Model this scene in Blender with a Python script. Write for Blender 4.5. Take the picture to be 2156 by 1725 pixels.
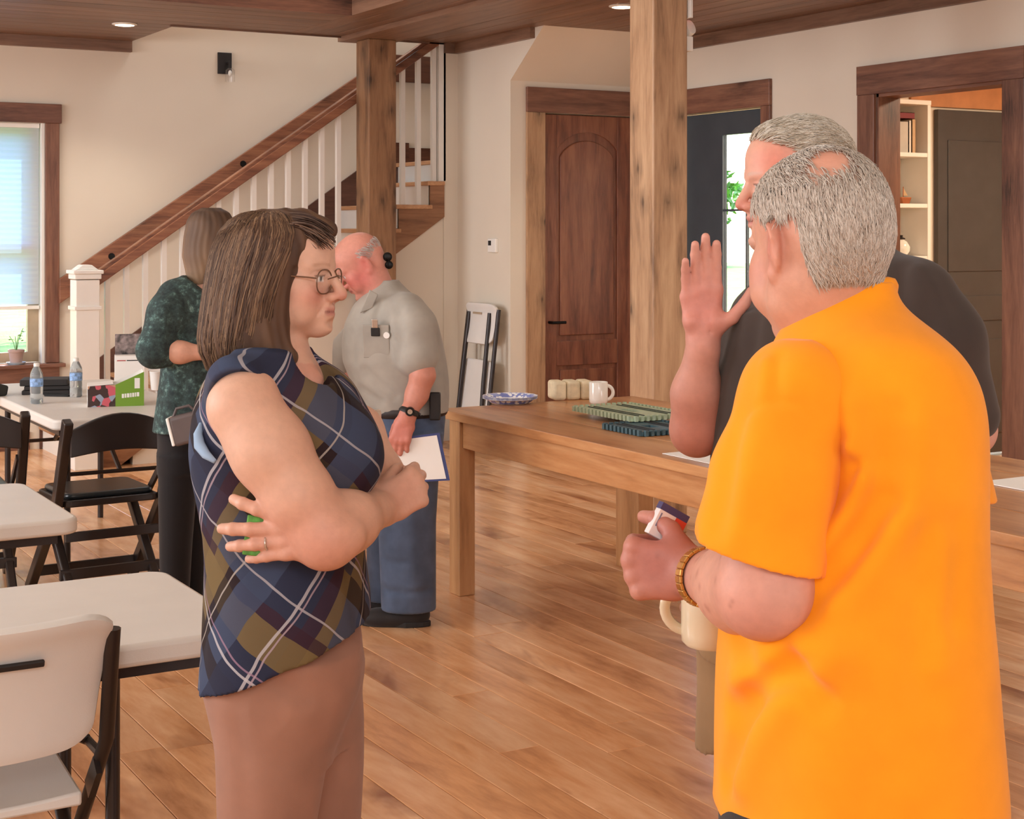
import bpy, math, random
import numpy as np
from mathutils import Vector, Matrix
random.seed(7)
np.random.seed(7)
for _o in list(bpy.data.objects):
    bpy.data.objects.remove(_o, do_unlink=True)
SC = bpy.context.scene
COL = SC.collection

# ------------------------------------------------------------------ camera, sky, sun, daylight, exposure
FPX = 3270.0            # focal length in pixels of the 2156 px wide frame
CXP, HORIZON = 1078.0, 482.0
EYE = 1.60
TH = math.radians(30.0)  # the room's axes are turned 30 degrees from the view
cam_data = bpy.data.cameras.new('camera')
cam = bpy.data.objects.new('camera', cam_data)
COL.objects.link(cam)
cam.location = (0, 0, EYE)
cam.rotation_euler = (math.radians(90), 0, -TH)
cam_data.sensor_width = 36.0
cam_data.sensor_fit = 'HORIZONTAL'
cam_data.lens = FPX / 2156.0 * 36.0
cam_data.shift_y = -(862.5 - HORIZON) / 2156.0
cam_data.clip_end = 300
SC.camera = cam

world = bpy.data.worlds.new('sky')
SC.world = world
world.use_nodes = True
_nt = world.node_tree
_bg = _nt.nodes['Background']
_sky = _nt.nodes.new('ShaderNodeTexSky')
_sky.sky_type = 'NISHITA'
_sky.sun_disc = False
_sky.sun_elevation = math.radians(58)
_sky.sun_rotation = math.radians(35)
_nt.links.new(_sky.outputs[0], _bg.inputs[0])
_bg.inputs[1].default_value = 1.1

sun = bpy.data.objects.new('sun', bpy.data.lights.new('sun', 'SUN'))
COL.objects.link(sun)
sun.data.energy = 9.0
sun.data.angle = math.radians(1.0)
sun.data.color = (1.0, 0.95, 0.86)
sun.rotation_euler = (math.radians(32), 0, math.radians(150))


def area(name, loc, target, sx, sy, energy, color):
    d = bpy.data.lights.new(name, 'AREA')
    d.shape = 'RECTANGLE'
    d.size, d.size_y = sx, sy
    d.energy = energy
    d.color = color
    o = bpy.data.objects.new(name, d)
    COL.objects.link(o)
    o.location = loc
    v = Vector(target) - Vector(loc)
    o.rotation_euler = v.to_track_quat('-Z', 'Y').to_euler()
    return o


# area lamps added for daylight where unseen windows behind and left would be
DAY = (0.92, 0.965, 1.03)
for yy, en in ((-2.2, 40), (1.4, 70), (5.0, 190), (8.4, 400)):
    area('daylight_fill', (-4.9, yy, 2.4), (0, yy, 2.0), 2.6, 3.8, en, DAY)
for xx, en in ((-2.6, 80), (1.2, 85)):
    area('daylight_fill', (xx, -4.9, 2.4), (xx, 0, 1.6), 2.6, 3.8, en, DAY)
area('daylight_fill', (5.2, -4.9, 1.7), (5.2, 0, 1.4), 2.2, 1.8, 90, DAY)
# high area lamp added to brighten gallery and stairwell, no clerestory is built
area('daylight_fill', (-1.0, -4.85, 4.6), (3.0, 8.0, 4.0), 6.0, 1.0, 170, DAY)
# area lamp added above the stairwell to brighten it, with no roof opening
area('daylight_fill', (4.8, 10.9, 5.3), (4.8, 10.9, 0), 1.6, 0.7, 40, DAY)

SC.view_settings.view_transform = 'Standard'
SC.view_settings.look = 'None'
SC.view_settings.gamma = 1.0
SC.view_settings.use_curve_mapping = False
SC.view_settings.exposure = 0.12
SC.cycles.use_denoising = True
SC.cycles.max_bounces = 6
SC.cycles.diffuse_bounces = 4
SC.cycles.glossy_bounces = 3
SC.cycles.caustics_reflective = False
SC.cycles.caustics_refractive = False


# ------------------------------------------------------------------ frame helpers
def cam2world(a, d, z=0.0):
    """a metres to the right, d metres ahead of the camera -> room axes"""
    return Vector((a * math.cos(TH) + d * math.sin(TH), -a * math.sin(TH) + d * math.cos(TH), z))


def pix(px, py, d):
    """image point at depth d -> (right, ahead, height)"""
    return ((px - CXP) / FPX * d, d, EYE - (py - HORIZON) / FPX * d)


def wpix(px, py, d):
    a, dd, z = pix(px, py, d)
    return cam2world(a, dd, z)


def wpix_z(px, py, z):
    d = (EYE - z) * FPX / (py - HORIZON)
    return wpix(px, py, d)


# ------------------------------------------------------------------ colours and materials
def lin(c):
    return tuple(((x / 255.0) / 12.92 if x / 255.0 <= 0.04045 else ((x / 255.0 + 0.055) / 1.055) ** 2.4) for x in c)


def rgba(c):
    r = lin(c)
    return (r[0], r[1], r[2], 1.0)


MATS = {}


def new_mat(name):
    m = bpy.data.materials.new(name)
    m.use_nodes = True
    nt = m.node_tree
    b = nt.nodes['Principled BSDF']
    MATS[name] = m
    return m, nt, b


def node(nt, t, **kw):
    n = nt.nodes.new(t)
    for k, v in kw.items():
        setattr(n, k, v)
    return n


def ramp(nt, fac, stops, interp='LINEAR'):
    r = node(nt, 'ShaderNodeValToRGB')
    r.color_ramp.interpolation = interp
    el = r.color_ramp.elements
    while len(el) < len(stops):
        el.new(0.5)
    for e, (p, c) in zip(el, stops):
        e.position = p
        e.color = rgba(c) if max(c) > 1.0 else (c[0], c[1], c[2], 1)
    if fac is not None:
        nt.links.new(fac, r.inputs[0])
    return r


def coords(nt, kind='pos', scale=(1, 1, 1), rot=(0, 0, 0), rnd=0.0):
    if kind == 'pos':
        s = node(nt, 'ShaderNodeNewGeometry').outputs['Position']
    elif kind == 'obj':
        s = node(nt, 'ShaderNodeTexCoord').outputs['Object']
    else:
        s = node(nt, 'ShaderNodeTexCoord').outputs['UV']
    if rnd:
        oi = node(nt, 'ShaderNodeObjectInfo')
        mu = node(nt, 'ShaderNodeVectorMath', operation='SCALE')
        cb = node(nt, 'ShaderNodeCombineXYZ')
        for i in range(3):
            nt.links.new(oi.outputs['Random'], cb.inputs[i])
        nt.links.new(cb.outputs[0], mu.inputs[0])
        mu.inputs['Scale'].default_value = rnd
        ad = node(nt, 'ShaderNodeVectorMath', operation='ADD')
        nt.links.new(s, ad.inputs[0])
        nt.links.new(mu.outputs[0], ad.inputs[1])
        s = ad.outputs[0]
    mp = node(nt, 'ShaderNodeMapping')
    mp.inputs['Scale'].default_value = scale
    mp.inputs['Rotation'].default_value = rot
    nt.links.new(s, mp.inputs[0])
    return mp.outputs[0]


def noise(nt, vec, scale, detail=3.0, rough=0.55, dist=0.0):
    n = node(nt, 'ShaderNodeTexNoise')
    n.inputs['Scale'].default_value = scale
    n.inputs['Detail'].default_value = detail
    n.inputs['Roughness'].default_value = rough
    n.inputs['Distortion'].default_value = dist
    nt.links.new(vec, n.inputs['Vector'])
    return n.outputs['Fac']


def bump(nt, b, h, strength=0.2, distance=0.01):
    bp = node(nt, 'ShaderNodeBump')
    bp.inputs['Strength'].default_value = strength
    bp.inputs['Distance'].default_value = distance
    nt.links.new(h, bp.inputs['Height'])
    nt.links.new(bp.outputs[0], b.inputs['Normal'])


def plain(name, c, rough=0.5, metal=0.0, var=0.06, vscale=6.0, bmp=0.0, bscale=200.0, kind='obj', coat=0.0, spec=0.5):
    m, nt, b = new_mat(name)
    v = coords(nt, kind)
    f = noise(nt, v, vscale)
    lo = tuple(max(0, x * (1 - var)) for x in c)
    hi = tuple(min(255, x * (1 + var)) for x in c)
    r = ramp(nt, f, [(0.3, lo), (0.7, hi)])
    nt.links.new(r.outputs[0], b.inputs['Base Color'])
    b.inputs['Roughness'].default_value = rough
    b.inputs['Metallic'].default_value = metal
    b.inputs['Specular IOR Level'].default_value = spec
    if coat:
        b.inputs['Coat Weight'].default_value = coat
    if bmp:
        bump(nt, b, noise(nt, v, bscale, 2.0), bmp, 0.002)
    return m


def wood(name, dark, mid, light, axis='Y', stretch=9.0, scale=2.2, rough=0.45, knots=0.0, rnd=13.0, tint=0.0, bmp=0.12, streak=None, coat=0.0, kind='pos'):
    """grain drawn out along one axis, with optional knots, a tint of its own for each board and dark mineral streaks"""
    def calm(c):
        g = 0.35 * c[0] + 0.5 * c[1] + 0.15 * c[2]
        return tuple(min(255, (g + (x - g) * 0.84) * 1.04) for x in c)
    dark, mid, light = calm(dark), calm(mid), calm(light)
    m, nt, b = new_mat(name)
    s = [stretch, stretch, stretch]
    s['XYZ'.index(axis)] = 1.0
    v = coords(nt, kind, tuple(s), rnd=rnd)
    f1 = noise(nt, v, scale, 6.0, 0.6, 0.6)
    f2 = noise(nt, v, scale * 6, 4.0, 0.6, 0.2)
    mx = node(nt, 'ShaderNodeMath', operation='MULTIPLY_ADD')
    nt.links.new(f2, mx.inputs[0])
    mx.inputs[1].default_value = 0.35
    nt.links.new(f1, mx.inputs[2])
    r = ramp(nt, mx.outputs[0], [(0.42, dark), (0.64, mid), (0.88, light)])
    out = r.outputs[0]
    if streak:
        s2 = [stretch * 0.42] * 3
        s2['XYZ'.index(axis)] = 1.0
        v2 = coords(nt, kind, tuple(s2), rnd=rnd * 1.7)
        f3 = noise(nt, v2, scale * 0.9, 4.0, 0.6, 1.2)
        rr = ramp(nt, f3, [(0.55, (0, 0, 0)), (0.74, (1, 1, 1))])
        mc = node(nt, 'ShaderNodeMix', data_type='RGBA')
        nt.links.new(rr.outputs[0], mc.inputs[0])
        nt.links.new(out, mc.inputs[6])
        mc.inputs[7].default_value = rgba(streak)
        out = mc.outputs[2]
    if knots:
        v3 = coords(nt, kind, (1, 1, 1), rnd=rnd)
        sep = node(nt, 'ShaderNodeSeparateXYZ')
        nt.links.new(v3, sep.inputs[0])
        ia = 'XYZ'.index(axis)
        ib, ic = [q for q in range(3) if q != ia]
        su = node(nt, 'ShaderNodeMath', operation='ADD')
        nt.links.new(sep.outputs[ib], su.inputs[0])
        nt.links.new(sep.outputs[ic], su.inputs[1])
        cu = node(nt, 'ShaderNodeCombineXYZ')
        nt.links.new(su.outputs[0], cu.inputs[0])
        half = node(nt, 'ShaderNodeMath', operation='MULTIPLY')
        nt.links.new(sep.outputs[ia], half.inputs[0])
        half.inputs[1].default_value = 0.62
        nt.links.new(half.outputs[0], cu.inputs[1])
        vo = node(nt, 'ShaderNodeTexVoronoi', voronoi_dimensions='2D')
        vo.inputs['Scale'].default_value = knots
        nt.links.new(cu.outputs[0], vo.inputs['Vector'])
        wob = node(nt, 'ShaderNodeMath', operation='MULTIPLY_ADD')
        nt.links.new(f2, wob.inputs[0])
        wob.inputs[1].default_value = 0.30
        nt.links.new(vo.outputs['Distance'], wob.inputs[2])
        kr = ramp(nt, wob.outputs[0], [(0.15, (0.9, 0.9, 0.9)), (0.22, (0.42, 0.42, 0.42)), (0.42, (0, 0, 0))])
        mk = node(nt, 'ShaderNodeMix', data_type='RGBA')
        nt.links.new(kr.outputs[0], mk.inputs[0])
        nt.links.new(out, mk.inputs[6])
        mk.inputs[7].default_value = rgba(tuple(x * 0.66 for x in dark))
        out = mk.outputs[2]
    if tint:
        oi = node(nt, 'ShaderNodeObjectInfo')
        hs = node(nt, 'ShaderNodeHueSaturation')
        mr = node(nt, 'ShaderNodeMapRange')
        mr.inputs['To Min'].default_value = 1.0 - tint
        mr.inputs['To Max'].default_value = 1.0 + tint
        nt.links.new(oi.outputs['Random'], mr.inputs['Value'])
        nt.links.new(mr.outputs[0], hs.inputs['Value'])
        nt.links.new(out, hs.inputs['Color'])
        out = hs.outputs[0]
    nt.links.new(out, b.inputs['Base Color'])
    b.inputs['Roughness'].default_value = rough
    if coat:
        b.inputs['Coat Weight'].default_value = coat
        b.inputs['Coat Roughness'].default_value = 0.12
    if bmp:
        bump(nt, b, f2, bmp, 0.004)
    return m


def glass_pane(name, tint=(1, 1, 1)):
    m, nt, b = new_mat(name)
    tr = node(nt, 'ShaderNodeBsdfTransparent')
    tr.inputs[0].default_value = (*tint, 1)
    gl = node(nt, 'ShaderNodeBsdfGlossy')
    gl.inputs['Roughness'].default_value = 0.02
    lw = node(nt, 'ShaderNodeLayerWeight')
    lw.inputs[0].default_value = 0.5
    fr = node(nt, 'ShaderNodeMath', operation='POWER')
    nt.links.new(lw.outputs['Facing'], fr.inputs[0])
    fr.inputs[1].default_value = 4.0
    fm = node(nt, 'ShaderNodeMath', operation='MULTIPLY_ADD')
    nt.links.new(fr.outputs[0], fm.inputs[0])
    fm.inputs[1].default_value = 0.5
    fm.inputs[2].default_value = 0.04
    mx = node(nt, 'ShaderNodeMixShader')
    nt.links.new(fm.outputs[0], mx.inputs[0])
    nt.links.new(tr.outputs[0], mx.inputs[1])
    nt.links.new(gl.outputs[0], mx.inputs[2])
    nt.links.new(mx.outputs[0], nt.nodes['Material Output'].inputs[0])
    return m


def emitter(name, c, strength):
    m, nt, b = new_mat(name)
    b.inputs['Base Color'].default_value = rgba(c)
    b.inputs['Emission Color'].default_value = rgba(c)
    b.inputs['Emission Strength'].default_value = strength
    return m


# ------------------------------------------------------------------ mesh building
class MB:
    def __init__(self):
        self.v, self.f = [], []

    def add(self, vs, fs):
        o = len(self.v)
        self.v.extend([tuple(p) for p in vs])
        self.f.extend([tuple(i + o for i in q) for q in fs])
        return self

    def box(self, x0, x1, y0, y1, z0, z1):
        vs = [(x0, y0, z0), (x1, y0, z0), (x1, y1, z0), (x0, y1, z0), (x0, y0, z1), (x1, y0, z1), (x1, y1, z1), (x0, y1, z1)]
        return self.add(vs, [(3, 2, 1, 0), (4, 5, 6, 7), (0, 1, 5, 4), (1, 2, 6, 5), (2, 3, 7, 6), (3, 0, 4, 7)])

    def obox(self, c, size, M):
        """box of given size about c, turned by the 3x3 matrix M"""
        sx, sy, sz = [s / 2 for s in size]
        vs = []
        for p in [(-sx, -sy, -sz), (sx, -sy, -sz), (sx, sy, -sz), (-sx, sy, -sz), (-sx, -sy, sz), (sx, -sy, sz), (sx, sy, sz), (-sx, sy, sz)]:
            vs.append(Vector(c) + M @ Vector(p))
        return self.add(vs, [(3, 2, 1, 0), (4, 5, 6, 7), (0, 1, 5, 4), (1, 2, 6, 5), (2, 3, 7, 6), (3, 0, 4, 7)])

    def bar(self, p0, p1, w, h, up=(0, 0, 1)):
        """rectangular bar from p0 to p1, w across, h along up"""
        p0, p1 = Vector(p0), Vector(p1)
        t = (p1 - p0).normalized()
        s = t.cross(Vector(up))
        if s.length < 1e-5:
            s = t.cross(Vector((0, 1, 0)))
        s.normalize()
        u = s.cross(t).normalized()
        vs = []
        for p in (p0, p1):
            for a, b in ((-1, -1), (1, -1), (1, 1), (-1, 1)):
                vs.append(p + s * (a * w / 2) + u * (b * h / 2))
        return self.add(vs, [(0, 1, 2, 3), (7, 6, 5, 4), (4, 5, 1, 0), (5, 6, 2, 1), (6, 7, 3, 2), (7, 4, 0, 3)])

    def tube(self, pts, r, n=10, caps=True, flat=1.0):
        pts = [Vector(p) for p in pts]
        if not hasattr(r, '__len__'):
            r = [r] * len(pts)
        rings = []
        prev = None
        for i, p in enumerate(pts):
            t = (pts[min(i + 1, len(pts) - 1)] - pts[max(i - 1, 0)]).normalized()
            if prev is None:
                s = t.cross(Vector((0, 0, 1)))
                if s.length < 1e-4:
                    s = t.cross(Vector((1, 0, 0)))
            else:
                s = prev - t * prev.dot(t)
            s.normalize()
            prev = s
            u = t.cross(s)
            rings.append([p + (s * math.cos(2 * math.pi * k / n) + u * (flat * math.sin(2 * math.pi * k / n))) * r[i] for k in range(n)])
        vs = [q for ring in rings for q in ring]
        fs = []
        for i in range(len(pts) - 1):
            for k in range(n):
                a, b = i * n + k, i * n + (k + 1) % n
                fs.append((a, b, b + n, a + n))
        if caps:
            fs.append(tuple(range(n - 1, -1, -1)))
            fs.append(tuple((len(pts) - 1) * n + k for k in range(n)))
        return self.add(vs, fs)

    def lathe(self, prof, n=32, c=(0, 0, 0), wav=None):
        vs, fs = [], []
        for i, (r, z) in enumerate(prof):
            for k in range(n):
                t = 2 * math.pi * k / n
                rr = r * (1 + (wav(t, i) if wav else 0))
                vs.append((c[0] + rr * math.cos(t), c[1] + rr * math.sin(t), c[2] + z))
        for i in range(len(prof) - 1):
            for k in range(n):
                a, b = i * n + k, i * n + (k + 1) % n
                fs.append((a, b, b + n, a + n))
        fs.append(tuple(range(n - 1, -1, -1)))
        fs.append(tuple((len(prof) - 1) * n + k for k in range(n)))
        return self.add(vs, fs)

    def prism(self, poly, axis, lo, hi):
        """poly in the plane across axis ('X': (y,z), 'Y': (x,z), 'Z': (x,y)), pushed from lo to hi"""
        def P(u, w, t):
            return {'X': (t, u, w), 'Y': (u, t, w), 'Z': (u, w, t)}[axis]
        n = len(poly)
        vs = [P(u, w, lo) for u, w in poly] + [P(u, w, hi) for u, w in poly]
        fs = [tuple(range(n)), tuple(range(2 * n - 1, n - 1, -1))]
        for k in range(n):
            fs.append((k, n + k, n + (k + 1) % n, (k + 1) % n))
        return self.add(vs, fs)

    def ball(self, c, r, n=16, m=10):
        if not hasattr(r, '__len__'):
            r = (r, r, r)
        vs = [(c[0], c[1], c[2] - r[2])]
        for j in range(1, m):
            t = -math.pi / 2 + math.pi * j / m
            for k in range(n):
                p = 2 * math.pi * k / n
                vs.append((c[0] + r[0] * math.cos(t) * math.cos(p), c[1] + r[1] * math.cos(t) * math.sin(p), c[2] + r[2] * math.sin(t)))
        vs.append((c[0], c[1], c[2] + r[2]))
        fs = []
        for k in range(n):
            fs.append((0, 1 + (k + 1) % n, 1 + k))
        for j in range(m - 2):
            for k in range(n):
                a, b = 1 + j * n + k, 1 + j * n + (k + 1) % n
                fs.append((a, b, b + n, a + n))
        top = len(vs) - 1
        for k in range(n):
            fs.append((top, 1 + (m - 2) * n + k, 1 + (m - 2) * n + (k + 1) % n))
        return self.add(vs, fs)

    def mesh(self, name):
        me = bpy.data.meshes.new(name)
        me.from_pydata(self.v, [], self.f)
        me.update()
        import bmesh
        bm = bmesh.new()
        bm.from_mesh(me)
        bmesh.ops.recalc_face_normals(bm, faces=bm.faces)
        bm.to_mesh(me)
        bm.free()
        return me


def obj(name, mb, mat, parent=None, loc=(0, 0, 0), smooth=False, bevel=0.0, seg=2, sub=0, angle=40):
    me = mb.mesh(name) if isinstance(mb, MB) else mb
    o = bpy.data.objects.new(name, me)
    COL.objects.link(o)
    if mat is not None:
        if len(me.materials) == 0:
            me.materials.append(MATS[mat] if isinstance(mat, str) else mat)
    o.location = loc
    if parent is not None:
        o.parent = parent
    if smooth:
        me.polygons.foreach_set('use_smooth', [True] * len(me.polygons))
        if smooth != 'all':
            me.set_sharp_from_angle(angle=math.radians(angle))
    if bevel:
        b = o.modifiers.new('bevel', 'BEVEL')
        b.width = bevel
        b.segments = seg
        b.limit_method = 'ANGLE'
        b.angle_limit = math.radians(35)
    if sub:
        s = o.modifiers.new('subdivision', 'SUBSURF')
        s.levels = s.render_levels = sub
    return o


def tag(o, label=None, cat=None, group=None, kind=None):
    if label:
        o['label'] = label
    if cat:
        o['category'] = cat
    if group:
        o['group'] = group
    if kind:
        o['kind'] = kind
    return o


def thing(name, label, cat, loc=(0, 0, 0), rotz=0.0, group=None):
    o = bpy.data.objects.new(name, None)
    o.empty_display_size = 0.1
    COL.objects.link(o)
    o.location = loc
    o.rotation_euler = (0, 0, rotz)
    return tag(o, label, cat, group)


def struct(name, mb, mat, label=None, **kw):
    o = obj(name, mb, mat, **kw)
    tag(o, label, None, None, 'structure')
    return o


def copy_tree(o, parent=None):
    c = o.copy()
    COL.objects.link(c)
    c.parent = parent
    for ch in list(o.children):
        copy_tree(ch, c)
    return c
# ------------------------------------------------------------------ materials of the place
plain('wall_paint', (224, 212, 194), 0.85, var=0.015, vscale=1.2, bmp=0.05, bscale=350, kind='pos')
plain('white_paint', (240, 236, 228), 0.45, var=0.01)
wood('floor_wood', (172, 108, 62), (220, 154, 98), (238, 184, 134), 'Y', 5.0, 0.8, 0.23, 0.0, 29.0, 0.07, 0.05, streak=(138, 78, 42))
wood('ceiling_wood', (84, 56, 40), (120, 84, 62), (140, 102, 78), 'Y', 12.0, 1.2, 0.42, 0.0, 17.0, 0.10)
wood('ceiling_wood_cross', (84, 56, 40), (120, 84, 62), (140, 102, 78), 'X', 12.0, 1.2, 0.42, 0.0, 17.0, 0.10)
wood('post_wood', (128, 92, 62), (180, 136, 96), (202, 160, 118), 'Z', 9.0, 1.3, 0.5, 4.4, 9.0, 0.05)
wood('casing_wood', (88, 52, 38), (122, 76, 56), (146, 96, 70), 'Z', 11.0, 1.5, 0.45, 1.5, 9.0, 0.08)
wood('casing_wood_long', (88, 52, 38), (122, 76, 56), (146, 96, 70), 'Y', 11.0, 1.5, 0.45, 1.5, 9.0, 0.08)
wood('casing_wood_cross', (88, 52, 38), (122, 76, 56), (146, 96, 70), 'X', 11.0, 1.5, 0.45, 1.5, 9.0, 0.08)
wood('jamb_wood', (124, 86, 56), (172, 126, 86), (194, 150, 106), 'Z', 9.0, 1.3, 0.5, 4.4, 9.0, 0.05)
wood('door_wood', (84, 42, 28), (126, 68, 44), (152, 90, 58), 'Z', 9.0, 1.4, 0.4, 0.0, 9.0, 0.05)
wood('rail_wood', (96, 52, 34), (138, 82, 54), (164, 106, 70), 'X', 10.0, 1.4, 0.4, 1.6, 9.0, 0.05)
wood('tread_wood', (150, 96, 58), (190, 134, 88), (210, 156, 108), 'Y', 10.0, 1.4, 0.4, 0.0, 9.0, 0.05)
wood('skirt_wood', (66, 36, 26), (92, 54, 38), (112, 68, 48), 'X', 10.0, 1.4, 0.4, 0.0, 9.0, 0.05)
wood('stringer_wood', (104, 62, 36), (142, 92, 56), (166, 112, 72), 'X', 10.0, 1.4, 0.4, 0.0, 9.0, 0.05)
plain('dark_door_paint', (70, 67, 67), 0.4, var=0.04)
plain('charcoal_door_paint', (66, 74, 80), 0.35, var=0.04)
plain('black_metal', (26, 24, 23), 0.4, 0.6)
plain('matt_black', (30, 26, 25), 0.6)
glass_pane('window_glass')
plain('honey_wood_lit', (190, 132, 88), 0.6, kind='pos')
plain('sash_tan', (176, 156, 130), 0.5)
emitter('lamp_glow', (255, 236, 206), 14.0)
emitter('exit_red', (255, 40, 30), 2.0)

CEIL = 3.0
YB, XR, YS = 11.5, 6.8, 10.4   # back wall, right wall, stair front
HI = 5.4

# ------------------------------------------------------------------ floor with its boards
fl = struct('floor', MB().box(-5, 11.2, -5, 11.7, -0.3, -0.018), 'floor_wood', 'glossy mottled hardwood floor laid in long boards')
BW = 0.145


def plank_mesh(w, l):
    g, c, t = 0.0011, 0.0018, 0.018
    x0, x1, y0, y1 = g, w - g, g, l - g
    vs = [(x0, y0, -t), (x1, y0, -t), (x1, y1, -t), (x0, y1, -t), (x0, y0, -c), (x1, y0, -c), (x1, y1, -c), (x0, y1, -c),
          (x0 + c, y0 + c, 0), (x1 - c, y0 + c, 0), (x1 - c, y1 - c, 0), (x0 + c, y1 - c, 0)]
    fs = [(3, 2, 1, 0), (8, 9, 10, 11)]
    for k in range(4):
        j = (k + 1) % 4
        fs.append((k, j, 4 + j, 4 + k))
        fs.append((4 + k, 4 + j, 8 + j, 8 + k))
    return MB().add(vs, fs).mesh('floor_board')


LENS = [1.2, 1.6, 2.0, 2.4, 2.8]
PM = {L: plank_mesh(BW, L) for L in LENS}
for m_ in PM.values():
    m_.materials.append(MATS['floor_wood'])
rest = MB()
rr = random.Random(3)
nb = 0
xi = 0
x = -1.0
while x < 10.9:
    y = -2.0 - rr.random() * 1.5
    while y < 11.4:
        L = rr.choice(LENS)
        # seen by the camera?
        seen = False
        for (qx, qy) in ((x, y + 0.1), (x, y + L / 2), (x, y + L - 0.1), (x + BW, y + L / 2)):
            a = qx * math.cos(TH) - qy * math.sin(TH)
            d = qx * math.sin(TH) + qy * math.cos(TH)
            if d > 3.9 and abs(a / d) < 0.36 and qx < 6.8:
                seen = True
        if seen and nb < 300:
            o = bpy.data.objects.new('floor_board', PM[L])
            COL.objects.link(o)
            o.location = (x, y, 0)
            o.parent = fl
            nb += 1
        elif x < 6.75:
            vs = [tuple(Vector(v.co) + Vector((x, y, 0))) for v in PM[L].vertices]
            rest.add(vs, [tuple(p.vertices) for p in PM[L].polygons])
        y += L
    x += BW
o = obj('outer_boards', rest, 'floor_wood', fl)
o['kind'] = 'stuff'

# ------------------------------------------------------------------ walls
def wall_with_holes(name, axis, t0, t1, u0, u1, z0, z1, holes, label):
    """wall across axis between t0 and t1, spanning u0..u1; holes (ua, ub, za, zb)"""
    mb = MB()
    us = sorted({u0, u1, *[h[0] for h in holes], *[h[1] for h in holes]})
    zs = sorted({z0, z1, *[h[2] for h in holes], *[h[3] for h in holes]})
    for i in range(len(us) - 1):
        for j in range(len(zs) - 1):
            uc, zc = (us[i] + us[i + 1]) / 2, (zs[j] + zs[j + 1]) / 2
            if any(h[0] < uc < h[1] and h[2] < zc < h[3] for h in holes):
                continue
            if axis == 'Y':
                mb.box(us[i], us[i + 1], t0, t1, zs[j], zs[j + 1])
            else:
                mb.box(t0, t1, us[i], us[i + 1], zs[j], zs[j + 1])
    return struct(name, mb, 'wall_paint', label)


WX0, WX1, WZ0, WZ1 = 1.76, 2.71, 0.62, 2.37
wall_with_holes('wall_back', 'Y', YB, YB + 0.2, -5.2, 7.0, 0, HI, [(WX0, WX1, WZ0, WZ1)], 'cream painted back wall rising behind the staircase')
DY0, DY1, DH = 8.345, 9.33, 2.44
OY0, OY1 = 6.21, 7.24
wall_with_holes('wall_right', 'X', XR, XR + 0.18, -5.2, YB, 0, HI, [(DY0, DY1, 0, DH), (OY0, OY1, 0, DH)], 'cream painted wall with the glazed door and the cased opening')
LW = [(-2.2 - 1.3, -2.2 + 1.3, 0.5, 4.3), (1.4 - 1.3, 1.4 + 1.3, 0.5, 4.3), (5.0 - 1.3, 5.0 + 1.3, 0.5, 4.3)]
wall_with_holes('wall_left', 'X', -5.2, -5.0, -5.2, YB + 0.2, 0, HI, [], 'cream painted wall out of view to the left')
wall_with_holes('wall_front', 'Y', -5.2, -5.0, -5.2, 7.0, 0, HI, [], 'cream painted wall behind the camera')
BX0, BX1 = 5.81, 6.60
XT, YD = 5.53, 9.60
wall_with_holes('wall_closet', 'Y', YD, YD + 0.14, XT, XR, 0, CEIL, [(BX0, BX1, 0, DH)], 'short cream wall holding the arched brown door')
struct('wall_thermostat', MB().box(XT, XT + 0.12, YD + 0.14, 10.5, 0, CEIL), 'wall_paint', 'narrow cream wall with the thermostat beside the stairs')
struct('wall_stair_end', MB().box(5.41, XT, YS, YS + 0.10, 0, CEIL), 'wall_paint', 'thin strip of cream wall closing the stairs')
# sloped boxed-in ceiling above the brown door
struct('wall_soffit', MB().prism([(YD, 2.66), (YD, CEIL), (9.14, CEIL)], 'X', XT, XR), 'wall_paint', 'sloped cream soffit above the brown door')
# wall under the stairs
RISE, RUN, RX1 = 0.178, 0.26, 5.29 - 0.26 * 10


def riser_x(n):
    return RX1 + RUN * (n - 1)


struct('wall_under_stairs', MB().prism([(RX1 + 0.35, 0), (5.41, 0), (5.41, 1.69), (RX1 + 0.35, 1.69 - 0.685 * (5.41 - RX1 - 0.35))], 'Y', YS + 0.01, YS + 0.09), 'wall_paint', 'cream triangular wall under the staircase')

# ------------------------------------------------------------------ low ceiling of boards, higher one over the near left of the room
ce = struct('ceiling', MB().box(4.17, XR, -5, YB, CEIL + 0.02, CEIL + 0.28).box(-5, 3.34, 9.29, YB, CEIL + 0.02, CEIL + 0.28).box(3.34, 4.17, 9.29, YS, CEIL + 0.02, CEIL + 0.28),
            'ceiling_wood_cross', 'dark stained board ceiling with a stairwell opening')
# cut the stairwell out of the right slab
ce.data.clear_geometry()
cm = MB().box(4.17, XR, -5, YS, CEIL + 0.02, CEIL + 0.28).box(-5, 3.34, 9.29, YB, CEIL + 0.02, CEIL + 0.28).box(3.34, 4.17, 9.29, YS, CEIL + 0.02, CEIL + 0.28)
ce.data.from_pydata(cm.v, [], cm.f)
yy = 9.29
w_ = (YS - 9.29) / 6
for k in range(6):
    obj('ceiling_board', MB().box(0.2, 4.17, yy + 0.002, yy + w_ - 0.002, CEIL, CEIL + 0.02), 'ceiling_wood_cross', ce, bevel=0.002, seg=1)
    yy += w_
w_ = (YB - YS) / 6
for k in range(6):
    obj('ceiling_board', MB().box(0.2, 3.34, yy + 0.002, yy + w_ - 0.002, CEIL, CEIL + 0.02), 'ceiling_wood_cross', ce, bevel=0.002, seg=1)
    yy += w_
nbd = 17
w_ = (XR - 4.17) / nbd
for k in range(nbd):
    x = 4.17 + k * w_
    for (ya, yb_) in ((4.0, 7.3), (7.3, YS)):
        obj('ceiling_board', MB().box(x + 0.002, x + w_ - 0.002, ya, yb_, CEIL, CEIL + 0.02), 'ceiling_wood', ce, bevel=0.002, seg=1)
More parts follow.
